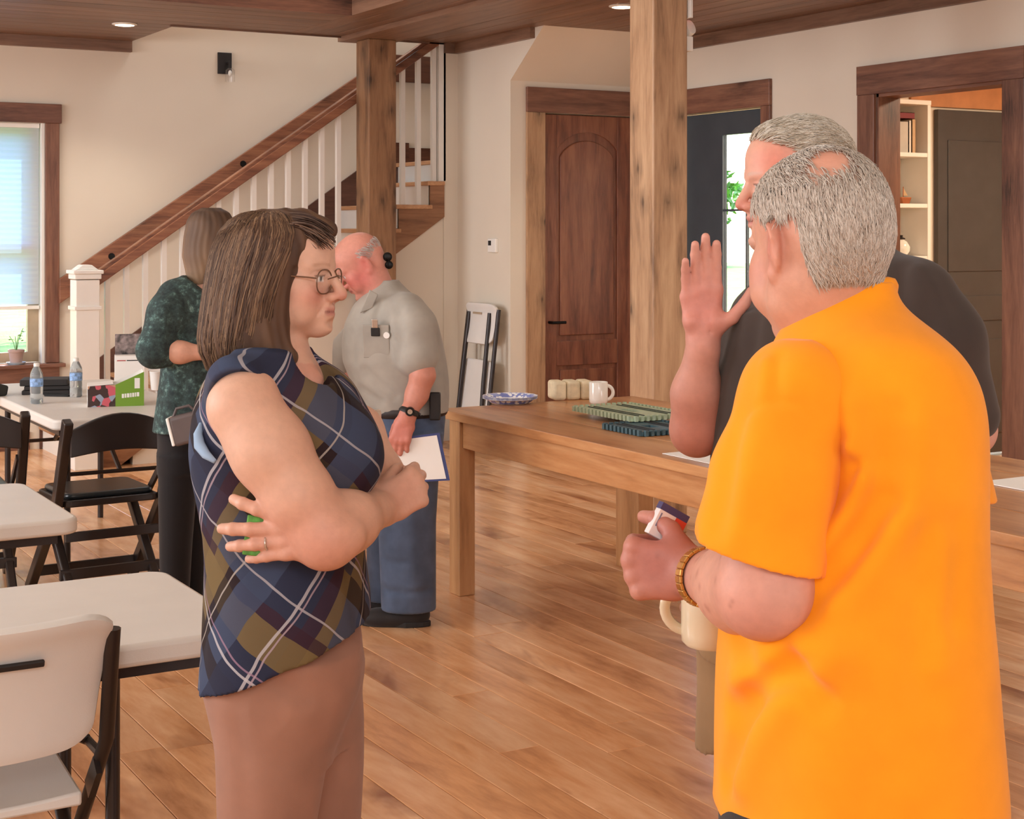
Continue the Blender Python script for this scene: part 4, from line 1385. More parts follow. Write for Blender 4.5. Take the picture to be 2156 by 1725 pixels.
class Vol:
    def __init__(self, lo, hi, h):
        self.h = h
        self.lo = V3(lo)
        n = np.ceil((V3(hi) - self.lo) / h).astype(int) + 1
        self.n = n
        self.F = np.full(tuple(n), 1.0, dtype=np.float32)
        self.ax = [(self.lo[i] + h * np.arange(n[i])).astype(np.float32) for i in range(3)]

    def sub(self, lo, hi, pad):
        i0 = np.maximum(np.floor((V3(lo) - pad - self.lo) / self.h).astype(int), 0)
        i1 = np.minimum(np.ceil((V3(hi) + pad - self.lo) / self.h).astype(int) + 1, self.n)
        if np.any(i1 <= i0):
            return None
        sl = tuple(slice(a, b) for a, b in zip(i0, i1))
        X = self.ax[0][sl[0]][:, None, None]
        Y = self.ax[1][sl[1]][None, :, None]
        Z = self.ax[2][sl[2]][None, None, :]
        return sl, X, Y, Z

    def mix(self, sl, D, k, op):
        A = self.F[sl]
        if op == 'sub':
            D = -D
            if k <= 0:
                self.F[sl] = np.maximum(A, D)
            else:
                hh = np.maximum(k - np.abs(A - D), 0) / k
                self.F[sl] = np.maximum(A, D) + hh * hh * k * 0.25
        else:
            if k <= 0:
                self.F[sl] = np.minimum(A, D)
            else:
                hh = np.maximum(k - np.abs(A - D), 0) / k
                self.F[sl] = np.minimum(A, D) - hh * hh * k * 0.25

    def cone(self, p0, p1, r0, r1, k=0.01, op='add'):
        p0, p1 = V3(p0), V3(p1)
        r = max(r0, r1)
        s = self.sub(np.minimum(p0, p1) - r, np.maximum(p0, p1) + r, k + 3 * self.h)
        if s is None:
            return self
        sl, X, Y, Z = s
        d = p1 - p0
        L2 = max(d @ d, 1e-12)
        t = np.clip(((X - p0[0]) * d[0] + (Y - p0[1]) * d[1] + (Z - p0[2]) * d[2]) / L2, 0, 1).astype(np.float32)
        D = np.sqrt((X - p0[0] - t * d[0]) ** 2 + (Y - p0[1] - t * d[1]) ** 2 + (Z - p0[2] - t * d[2]) ** 2) - (r0 + t * (r1 - r0))
        self.mix(sl, D.astype(np.float32), k, op)
        return self

    def chain(self, pts, rs, k=0.01):
        for i in range(len(pts) - 1):
            self.cone(pts[i], pts[i + 1], rs[i], rs[i + 1], k)
        return self

    def ell(self, c, r, R=None, k=0.01, op='add'):
        c = V3(c)
        R = np.eye(3) if R is None else np.array(R)
        r = V3(r)
        e = np.sqrt(((R * r[None, :]) ** 2).sum(axis=1))
        s = self.sub(c - e, c + e, k + 3 * self.h)
        if s is None:
            return self
        sl, X, Y, Z = s
        x, y, z = X - c[0], Y - c[1], Z - c[2]
        u = [(x * R[0, i] + y * R[1, i] + z * R[2, i]) / r[i] for i in range(3)]
        k0 = np.sqrt(u[0] ** 2 + u[1] ** 2 + u[2] ** 2)
        k1 = np.sqrt((u[0] / r[0]) ** 2 + (u[1] / r[1]) ** 2 + (u[2] / r[2]) ** 2) + 1e-9
        self.mix(sl, (k0 * (k0 - 1) / k1).astype(np.float32), k, op)
        return self

    def stack(self, rows, k=0.02, op='add', ends=True, power=2.0):
        """rows (z, cx, cy, a, b) from any order: a tube with elliptic sections standing on z"""
        rows = sorted([tuple(map(float, r)) for r in rows])
        zz = np.array([r[0] for r in rows])
        c0 = [np.array([r[i] for r in rows]) for i in range(1, 5)]
        amax = max(c0[2].max(), c0[3].max())
        lo = (c0[0].min() - amax, c0[1].min() - amax, zz[0])
        hi = (c0[0].max() + amax, c0[1].max() + amax, zz[-1])
        s = self.sub(lo, hi, k + 3 * self.h)
        if s is None:
            return self
        sl, X, Y, Z = s
        zf = np.linspace(zz[0], zz[-1], 200)
        vals = []
        for c in c0:
            f = np.interp(zf, zz, c)
            g = np.convolve(np.pad(f, 9, mode='edge'), np.hanning(21)[1:-1] / np.hanning(21)[1:-1].sum(), mode='valid')
            vals.append(np.interp(Z.ravel(), zf, g).astype(np.float32)[None, None, :])
        cx, cy, a, b = vals
        u, v = np.abs(X - cx) / a, np.abs(Y - cy) / b
        k0 = (u ** power + v ** power) ** (1.0 / power)
        k1 = np.sqrt((u / a) ** 2 + (v / b) ** 2) / np.maximum(np.sqrt(u * u + v * v), 1e-6) + 1e-9
        D = (k0 - 1) / k1
        if ends:
            D = np.maximum(D, np.maximum(zz[0] - Z, Z - zz[-1]))
        self.mix(sl, D.astype(np.float32), k, op)
        return self

    def half(self, c, n, k=0.0):
        """cut away everything on the side n points to"""
        c, n = V3(c), unit(n)
        D = ((self.ax[0] - c[0]) * n[0])[:, None, None] + ((self.ax[1] - c[1]) * n[1])[None, :, None] + ((self.ax[2] - c[2]) * n[2])[None, None, :]
        self.F = np.maximum(self.F, D.astype(np.float32))
        return self

    def groove(self, pts, width, depth):
        """crease (depth > 0) or ridge (depth < 0) along a polyline"""
        pts = [V3(p) for p in pts]
        allp = np.array(pts)
        s = self.sub(allp.min(axis=0), allp.max(axis=0), width * 2.2)
        if s is None:
            return self
        sl, X, Y, Z = s
        best = None
        for p0, p1 in zip(pts[:-1], pts[1:]):
            d = p1 - p0
            L2 = max(d @ d, 1e-12)
            t = np.clip(((X - p0[0]) * d[0] + (Y - p0[1]) * d[1] + (Z - p0[2]) * d[2]) / L2, 0, 1)
            D = (X - p0[0] - t * d[0]) ** 2 + (Y - p0[1] - t * d[1]) ** 2 + (Z - p0[2] - t * d[2]) ** 2
            best = D if best is None else np.minimum(best, D)
        self.F[sl] += (depth * np.exp(-best / (width * width))).astype(np.float32)
        return self

    def wobble(self, f):
        self.F += f(self.ax[0][:, None, None], self.ax[1][None, :, None], self.ax[2][None, None, :]).astype(np.float32)
        return self

    def surface(self, name):
        F, h = self.F, self.h
        F[0], F[-1] = 1, 1
        F[:, 0], F[:, -1] = 1, 1
        F[:, :, 0], F[:, :, -1] = 1, 1
        ins = F < 0
        n = self.n
        cs = (n[1] - 1) * (n[2] - 1)
        quads_all, ids_all, pos_all = [], [], []
        for ax in range(3):
            a = [slice(None)] * 3
            b = [slice(None)] * 3
            a[ax], b[ax] = slice(0, -1), slice(1, None)
            A, B = ins[tuple(a)], ins[tuple(b)]
            I = np.argwhere(A != B)
            if len(I) == 0:
                continue
            J = I.copy()
            J[:, ax] += 1
            fa, fb = F[tuple(I.T)], F[tuple(J.T)]
            t = fa / (fa - fb)
            pos = I.astype(np.float64)
            pos[:, ax] += t
            o1, o2 = (ax + 1) % 3, (ax + 2) % 3
            cells = []
            for d1, d2 in ((-1, -1), (0, -1), (0, 0), (-1, 0)):
                C = I.copy()
                C[:, o1] += d1
                C[:, o2] += d2
                cells.append(C[:, 0] * cs + C[:, 1] * (n[2] - 1) + C[:, 2])
            q = np.stack(cells, axis=1)
            flip = A[tuple(I.T)]
            q = np.where(flip[:, None], q, q[:, ::-1])
            quads_all.append(q)
            for c in cells:
                ids_all.append(c)
                pos_all.append(pos)
        q = np.concatenate(quads_all)
        ids = np.concatenate(ids_all)
        pos = np.concatenate(pos_all)
        uq, inv = np.unique(ids, return_inverse=True)
        cnt = np.bincount(inv)
        vv = np.stack([np.bincount(inv, weights=pos[:, i]) / cnt for i in range(3)], axis=1)
        vv = self.lo + vv * h
        lut = np.searchsorted(uq, q)
        tri = vv[lut[:, :3]]
        if np.einsum('ij,ij->i', tri[:, 0], np.cross(tri[:, 1], tri[:, 2])).sum() < 0:
            lut = lut[:, ::-1]
        self.verts, self.quads = vv, lut
        return np_mesh(name, vv, np.ascontiguousarray(lut))


def np_mesh(name, vv, quads):
    me = bpy.data.meshes.new(name)
    nv, nf = len(vv), len(quads)
    me.vertices.add(nv)
    me.vertices.foreach_set('co', np.asarray(vv, dtype=np.float32).ravel())
    m = quads.shape[1]
    me.loops.add(nf * m)
    me.loops.foreach_set('vertex_index', quads.astype(np.int32).ravel())
    me.polygons.add(nf)
    me.polygons.foreach_set('loop_start', np.arange(0, nf * m, m, dtype=np.int32))
    me.polygons.foreach_set('use_smooth', np.ones(nf, dtype=bool))
    me.update(calc_edges=True)
    me.validate()
    return me


def paint(me, cols):
    """cols n x 3 in 0..255 -> colour attribute 'tone'"""
    c = np.asarray(cols, dtype=np.float64) / 255.0
    l = np.where(c <= 0.04045, c / 12.92, ((c + 0.055) / 1.055) ** 2.4)
    at = me.color_attributes.new('tone', 'FLOAT_COLOR', 'POINT')
    at.data.foreach_set('color', np.concatenate([l, np.ones((len(l), 1))], axis=1).astype(np.float32).ravel())


def smoothstep(a, b, x):
    t = np.clip((x - a) / (b - a), 0, 1)
    return t * t * (3 - 2 * t)


def blob(vv, c, r):
    """soft weight round a point"""
    return np.exp(-(((vv - V3(c)) / V3(r)) ** 2).sum(axis=1))


def skin_mat(name, rough=0.5, spot=0.05, sss=0.12):
    m, nt, b = new_mat(name)
    at = node(nt, 'ShaderNodeAttribute')
    at.attribute_name = 'tone'
    v = coords(nt, 'obj')
    f = noise(nt, v, 60, 4.0)
    r = ramp(nt, f, [(0.3, (1 - spot * 2,) * 3), (0.7, (1.0, 1.0, 1.0))])
    mx = node(nt, 'ShaderNodeMix', data_type='RGBA', blend_type='MULTIPLY')
    mx.inputs[0].default_value = 1.0
    nt.links.new(at.outputs['Color'], mx.inputs[6])
    nt.links.new(r.outputs[0], mx.inputs[7])
    nt.links.new(mx.outputs[2], b.inputs['Base Color'])
    b.inputs['Roughness'].default_value = rough
    b.inputs['Specular IOR Level'].default_value = 0.35
    if sss:
        b.inputs['Subsurface Weight'].default_value = sss
        b.inputs['Subsurface Radius'].default_value = (0.012, 0.005, 0.003)
        b.inputs['Subsurface Scale'].default_value = 1.0
    bump(nt, b, noise(nt, v, 240, 3.0), 0.12, 0.002)
    return m


def cloth_mat(name, c, rough=0.85, weave=500.0, var=0.05, attr=False, bmp=0.15):
    m, nt, b = new_mat(name)
    v = coords(nt, 'obj')
    f = noise(nt, v, 9, 3.0)
    r = ramp(nt, f, [(0.3, tuple(x * (1 - var) for x in c)), (0.7, tuple(min(255, x * (1 + var)) for x in c))])
    nt.links.new(r.outputs[0], b.inputs['Base Color'])
    b.inputs['Roughness'].default_value = rough
    b.inputs['Specular IOR Level'].default_value = 0.2
    b.inputs['Sheen Weight'].default_value = 0.15
    bump(nt, b, noise(nt, v, weave, 2.0), bmp, 0.001)
    return m


# ---- a head; local axes: +y is where the face looks, +x the person's right, +z up; origin between the eyes' level and the ears
def head_shape(vol, f, female=False, brow=1.0, nose=1.0, jaw=1.0, neck_to=None, neck_r=0.056, mouth=0.0, heavy=0.0, ear=1.0, chin=0.0):
    s = f.s
    P = f.p
    R = f.R
    E = lambda c, r, k=0.012, op='add', RR=None: vol.ell(P(c), V3(r) * s, R if RR is None else R @ RR, k * s, op)
    C = lambda a, b, r0, r1, k=0.01, op='add': vol.cone(P(a), P(b), r0 * s, r1 * s, k * s, op)
    # skull
    E((0, -0.014, 0.036), (0.0755, 0.0965, 0.084), 0.0)
    E((0, 0.030, 0.045), (0.066, 0.062, 0.062), 0.02)
    E((0, -0.055, 0.000), (0.062, 0.050, 0.060), 0.02)
    # face
    E((0, 0.028, -0.030 + chin * 0.5), (0.063, 0.060, 0.078 - chin * 0.5), 0.03)
    C((0, 0.066, -0.100 + chin), (0.043, 0.010, -0.078 + chin * 0.6), 0.021 * jaw, 0.022 * jaw, 0.025)
    C((0, 0.066, -0.100 + chin), (-0.043, 0.010, -0.078 + chin * 0.6), 0.021 * jaw, 0.022 * jaw, 0.025)
    C((0.049, 0.002, -0.070 + chin * 0.6), (0.060, -0.012, -0.015), 0.020, 0.018, 0.025)
    C((-0.049, 0.002, -0.070 + chin * 0.6), (-0.060, -0.012, -0.015), 0.020, 0.018, 0.025)
    E((0, 0.081, -0.101 + chin), (0.020, 0.018, 0.0165), 0.015)
    for q in (-1, 1):
        E((q * 0.042, 0.058, -0.028), (0.024, 0.024, 0.024), 0.022)
        C((q * 0.014, 0.083, 0.020), (q * 0.046, 0.067, 0.022), 0.011 * brow, 0.010 * brow, 0.014)
        E((q * 0.040, 0.055, -0.060), (0.022 + heavy, 0.022 + heavy, 0.028), 0.022)
    # sockets, eyeballs under lids
    for q in (-1, 1):
        E((q * 0.032, 0.097, -0.001), (0.017, 0.016, 0.011), 0.012, 'sub')
        E((q * 0.0315, 0.0715, -0.001), (0.0140, 0.0140, 0.0128), 0.003)
        C((q * 0.020, 0.083, 0.0055), (q * 0.043, 0.0765, 0.0055), 0.0042, 0.0036, 0.004)
        C((q * 0.020, 0.0815, -0.0085), (q * 0.042, 0.0755, -0.0075), 0.0036, 0.0034, 0.005)
    # nose
    C((0, 0.086, 0.012), (0, 0.1105 * (0.5 + 0.5 * nose), -0.028), 0.0075, 0.0105 * nose, 0.010)
    E((0, 0.109 * (0.55 + 0.45 * nose), -0.033), (0.0112 * nose, 0.0115, 0.0095 * nose), 0.006)
    for q in (-1, 1):
        E((q * 0.0125 * nose, 0.097, -0.0365), (0.0085, 0.0135, 0.0090), 0.006)
        E((q * 0.006, 0.106, -0.0435), (0.0035, 0.006, 0.003), 0.003, 'sub')
    # mouth
    E((0, 0.080, -0.062), (0.030, 0.018, 0.024), 0.014)
    for q in (-1, 1):
        C((0, 0.0955, -0.0575), (q * 0.022, 0.082, -0.0625), 0.0050, 0.0032, 0.005)
        C((0, 0.0935, -0.0695 - mouth), (q * 0.020, 0.082, -0.0655 - mouth), 0.0056, 0.0035, 0.005)
        C((0, 0.1035, -0.0635 - mouth / 2), (q * 0.024, 0.087, -0.0642 - mouth / 2), 0.0019 + mouth / 2, 0.0014, 0.002, 'sub')
        C((q * 0.020, 0.094, -0.045), (q * 0.034, 0.082, -0.068), 0.0016, 0.0016, 0.006, 'sub')
    E((0, 0.097, -0.086), (0.016, 0.006, 0.006), 0.012, 'sub')
    # ears
    if ear:
        for q in (-1, 1):
            RE = rot('z', q * 24) @ rot('x', -10)
            E((q * 0.0765, -0.016, -0.004), (0.0075, 0.0175 * ear, 0.031 * ear), 0.006, 'add', RE)
            E((q * 0.0770, -0.008, -0.034 * ear), (0.0065, 0.009, 0.011), 0.006)
            E((q * 0.0865, -0.009, -0.003), (0.0075, 0.0085, 0.0150), 0.004, 'sub', RE)
            C((q * 0.0865, -0.018, 0.022), (q * 0.0870, -0.029, 0.004), 0.0036, 0.0036, 0.003)
            C((q * 0.0870, -0.029, 0.004), (q * 0.0830, -0.022, -0.022), 0.0036, 0.0032, 0.003)
    # neck
    if neck_to is not None:
        for q in (-1, 1):
            vol.cone(P((q * 0.018, -0.020, -0.055)), V3(neck_to) + f.d((q * 0.012, 0, 0)), neck_r * 0.88, neck_r, 0.03)
            vol.cone(P((q * 0.052, -0.020, -0.050)), V3(neck_to) + f.d((q * 0.014, neck_r * 0.75, -0.01)), 0.013 * s, 0.012, 0.02)
        if not female:
            vol.ell(P((0, 0.030, -0.135)), (0.012, 0.012, 0.014), None, 0.015)


def head_tone(vv, f, base, red, lips=(176, 96, 90), brows=None, lid=None):
    loc = ((vv - f.c) @ f.R) / f.s
    n = len(vv)
    col = np.tile(V3(base), (n, 1))

    def put(c, w):
        nonlocal col
        w = np.clip(w, 0, 1)[:, None]
        col = col * (1 - w) + V3(c) * w
    put(red, 0.75 * blob(loc, (0.046, 0.066, -0.034), (0.026, 0.05, 0.024)))
    put(red, 0.75 * blob(loc, (-0.046, 0.066, -0.034), (0.026, 0.05, 0.024)))
    put(red, 0.85 * blob(loc, (0, 0.112, -0.034), (0.018, 0.022, 0.014)))
    put(red, 0.6 * blob(loc, (0.080, -0.012, 0), (0.014, 0.03, 0.04)))
    put(red, 0.6 * blob(loc, (-0.080, -0.012, 0), (0.014, 0.03, 0.04)))
    lipw = smoothstep(0.027, 0.016, np.abs(loc[:, 0])) * smoothstep(0.0105, 0.005, np.abs(loc[:, 2] + 0.0635)) * (loc[:, 1] > 0.078)
    put(lips, 0.6 * lipw)
    put((120, 66, 60), 0.55 * smoothstep(0.026, 0.02, np.abs(loc[:, 0])) * smoothstep(0.0026, 0.0008, np.abs(loc[:, 2] + 0.0638)) * (loc[:, 1] > 0.078))
    for q in (-1, 1):
        if brows is not None:
            d = np.abs(loc[:, 2] - (0.0255 - 2.2 * (np.abs(loc[:, 0]) - 0.032) ** 2 * 10 * 0.3))
            w = smoothstep(0.005, 0.001, d) * smoothstep(0.010, 0.016, loc[:, 0] * q) * smoothstep(0.056, 0.046, loc[:, 0] * q) * (loc[:, 1] > 0.045)
            put(brows, 0.5 * w)
        # the eye itself: white, iris, pupil, dark lash line
        e = V3((q * 0.0315, 0.0715, -0.001))
        r = loc - e
        open_ = smoothstep(0.0058, 0.0042, np.abs(r[:, 2] + 0.0008)) * smoothstep(0.0135, 0.0115, np.abs(r[:, 0])) * (r[:, 1] > 0.0045)
        put((232, 226, 220), open_)
        rad = np.sqrt((r[:, 0] * 1.0) ** 2 + r[:, 2] ** 2)
        put((86, 92, 96), open_ * smoothstep(0.0062, 0.0052, rad))
        put((20, 18, 18), open_ * smoothstep(0.0030, 0.0022, rad))
        lash = smoothstep(0.0024, 0.001, np.abs(r[:, 2] - 0.0046)) * smoothstep(0.0145, 0.0125, np.abs(r[:, 0])) * (r[:, 1] > 0.004)
        put(lid if lid is not None else (96, 66, 56), 0.7 * lash)
    return col, loc


# ---- a hand: wrist point, finger direction, thumb direction, back-of-hand direction
def hand_shape(vol, wrist, fy, fx, fz, s=1.0, curls=((10, 15, 10),) * 4, splay=(4, 1, -2, -5), thumb=((35, 10, 10), (0, 0, 0)), k=0.004, thumb_dir=None, wrist_r=0.028, fat=1.08):
    fy = unit(fy)
    fx = V3(fx)
    fx = unit(fx - fy * (fx @ fy))
    fz = V3(fz)
    fz = unit(fz - fy * (fz @ fy) - fx * (fz @ fx))
    w = V3(wrist)

    def P(x, y, z):
        return w + (fx * x + fy * y + fz * z) * s
    # palm: four metacarpals and pads
    xs = (0.029, 0.010, -0.010, -0.029)
    ys = (0.092, 0.096, 0.091, 0.082)
    for x, y in zip(xs, ys):
        vol.cone(P(x * 0.55, 0.006, 0), P(x, y, 0.003), 0.0165 * s, 0.0125 * s, 0.012 * s)
    vol.ell(P(0.022, 0.034, -0.010), (0.0215 * s,) * 3, None, 0.016 * s)
    vol.ell(P(-0.021, 0.036, -0.009), (0.0165 * s,) * 3, None, 0.014 * s)
    vol.cone(P(0, -0.02, 0), P(0, 0.012, 0), wrist_r * s * 0.92, 0.024 * s, 0.014 * s)
    lens = ((0.044, 0.027, 0.021), (0.049, 0.030, 0.022), (0.045, 0.028, 0.021), (0.035, 0.021, 0.019))
    rad = tuple(q * fat for q in (0.0094, 0.0096, 0.0090, 0.0080))
    tips = []
    for i in range(4):
        p = P(xs[i], ys[i], 0.002)
        a = 0.0
        sp = math.radians(splay[i])
        pts, rs = [p], [rad[i] * s * 1.08]
        for j in range(3):
            a += math.radians(curls[i][j])
            dirv = fy * (math.cos(a) * math.cos(sp)) + fx * math.sin(sp) - fz * math.sin(a)
            p = p + unit(dirv) * lens[i][j] * s
            pts.append(p)
            rs.append(rad[i] * s * (1.0, 0.95, 0.80)[j])
        for j in range(3):
            vol.cone(pts[j], pts[j + 1], rs[j], rs[j + 1], (0.008 if j == 0 else 0.002) * s)
        for j in (1, 2):
            vol.ell(pts[j] + (fz * math.cos(a * 0.3)) * 0.0012 * s, (rs[j] * 1.04,) * 3, None, 0.002 * s)
        tips.append(pts)
    for i in range(4):   # knuckles
        vol.ell(P(xs[i], ys[i] - 0.004, 0.009), (0.0075 * s,) * 3, None, 0.008 * s)
    # thumb
    td = [V3(t) for t in (thumb_dir or ((0.75, 0.62, -0.15), (0.55, 0.83, -0.1), (0.35, 0.92, -0.1)))]
    p = P(0.018, 0.018, -0.006)
    tp = [p]
    rs = [0.0150 * s, 0.0128 * s, 0.0112 * s, 0.0088 * s]
    for j, L in enumerate((0.046, 0.034, 0.027)):
        v = unit(fx * td[j][0] + fy * td[j][1] + fz * td[j][2])
        p = p + v * L * s
        tp.append(p)
    for j in range(3):
        vol.cone(tp[j], tp[j + 1], rs[j], rs[j + 1], (0.012 if j == 0 else 0.003) * s)
    return tips, tp


# ---- hair as many fine tapered locks in one mesh
def strands_mesh(name, paths, radii, sides=3, twist=0.0):
    """paths: n x m x 3 array, radii: m or n x m"""
    paths = np.asarray(paths, dtype=np.float64)
    n, m, _ = paths.shape
    t = np.gradient(paths, axis=1)
    t /= np.linalg.norm(t, axis=2, keepdims=True) + 1e-12
    ref = np.tile(np.array([0.31, 0.57, 0.76]), (n, m, 1))
    a = np.cross(t, ref)
    a /= np.linalg.norm(a, axis=2, keepdims=True) + 1e-12
    b = np.cross(t, a)
    radii = np.broadcast_to(np.asarray(radii, dtype=np.float64), (n, m))
    vs = np.empty((n, m, sides, 3))
    for k in range(sides):
        q = 2 * math.pi * k / sides
        vs[:, :, k] = paths + (a * math.cos(q) + b * math.sin(q)) * radii[:, :, None]
    idx = np.arange(n * m * sides).reshape(n, m, sides)
    quads = []
    for k in range(sides):
        k2 = (k + 1) % sides
        quads.append(np.stack([idx[:, :-1, k], idx[:, :-1, k2], idx[:, 1:, k2], idx[:, 1:, k]], axis=-1).reshape(-1, 4))
    return np_mesh(name, vs.reshape(-1, 3), np.concatenate(quads)), n, m * sides


def hair_mat(name, rough=0.62):
    m, nt, b = new_mat(name)
    at = node(nt, 'ShaderNodeAttribute')
    at.attribute_name = 'tone'
    nt.links.new(at.outputs['Color'], b.inputs['Base Color'])
    b.inputs['Roughness'].default_value = rough
    b.inputs['Specular IOR Level'].default_value = 0.25
    return m


def lerp_cols(cols, t):
    cols = np.array(cols, dtype=np.float64)
    x = np.clip(t, 0, 1) * (len(cols) - 1)
    i = np.minimum(x.astype(int), len(cols) - 2)
    f = (x - i)[:, None]
    return cols[i] * (1 - f) + cols[i + 1] * f


class Person:
    """works in view-aligned metres: x to the image right, y away from the camera, z up, about a spot on the floor"""
    def __init__(self, px, d, label):
        self.d = d
        self.a = (px - CXP) / FPX * d
        self.root = thing('person', label, 'person', cam2world(self.a, d), -TH)
        self.u = d / FPX

    def L(self, px, py, dd=0.0):
        a, d, z = pix(px, py, self.d + dd)
        return np.array([a - self.a, dd, z])

    def rows(self, table, dd=0.0, b=None):
        """table of (py, px_left, px_right, half depth[, dd])"""
        out = []
        for r in table:
            py, xl, xr, hb = r[:4]
            q = r[4] if len(r) > 4 else dd
            p0, p1 = self.L(xl, py, q), self.L(xr, py, q)
            out.append((p0[2], (p0[0] + p1[0]) / 2, q, (p1[0] - p0[0]) / 2, hb))
        return out

    def put(self, name, me, mat, label=None, parent=None, **kw):
        o = obj(name, me, mat, parent or self.root, **kw)
        if label:
            o['label'] = label
        return o
# ------------------------------------------------------------------ people: shared materials
skin_mat('skin')
hair_mat('hair_locks')
cloth_mat('dark_shoe', (44, 40, 40), 0.6)
plain('gold', (212, 170, 96), 0.25, 0.9)
plain('silver', (206, 202, 196), 0.2, 0.9)
plain('glasses_metal', (120, 92, 74), 0.35, 0.6)
glass_pane('lens_glass')


def shoe(me_name, person, p, yaw, L=0.28, w=0.05, h=0.09, mat='dark_shoe', sole='matt_black'):
    """p heel-centre on the floor, yaw of the toe direction in the view frame (0 = away from the camera)"""
    v = Vol((-0.09, -0.08, -0.01), (0.09, L + 0.04, 0.2), 0.006)
    v.ell((0, 0.06, 0.045), (w * 0.85, 0.075, 0.055), None, 0.0)
    v.ell((0, L * 0.68, 0.03), (w, L * 0.36, 0.042), None, 0.05)
    v.cone((0, 0.05, 0.06), (0, 0.045, h + 0.02), 0.042, 0.044, 0.02)
    v.half((0, 0, 0.0), (0, 0, -1)).half((0, 0, h), (0, 0, 1))
    o = person.put('shoe', v.surface('shoe'), mat)
    o.location = p
    o.rotation_euler = (0, 0, yaw)
    so = MB().prism([(0.9 * w * math.sin(t) * (0.8 if math.cos(t) < 0 else 1.05), L * 0.47 - L * 0.54 * -math.cos(t) * -1) for t in [2 * math.pi * k / 20 for k in range(20)]], 'Z', -0.001, 0.022)
    obj('sole', so, sole, o, bevel=0.004)
    return o


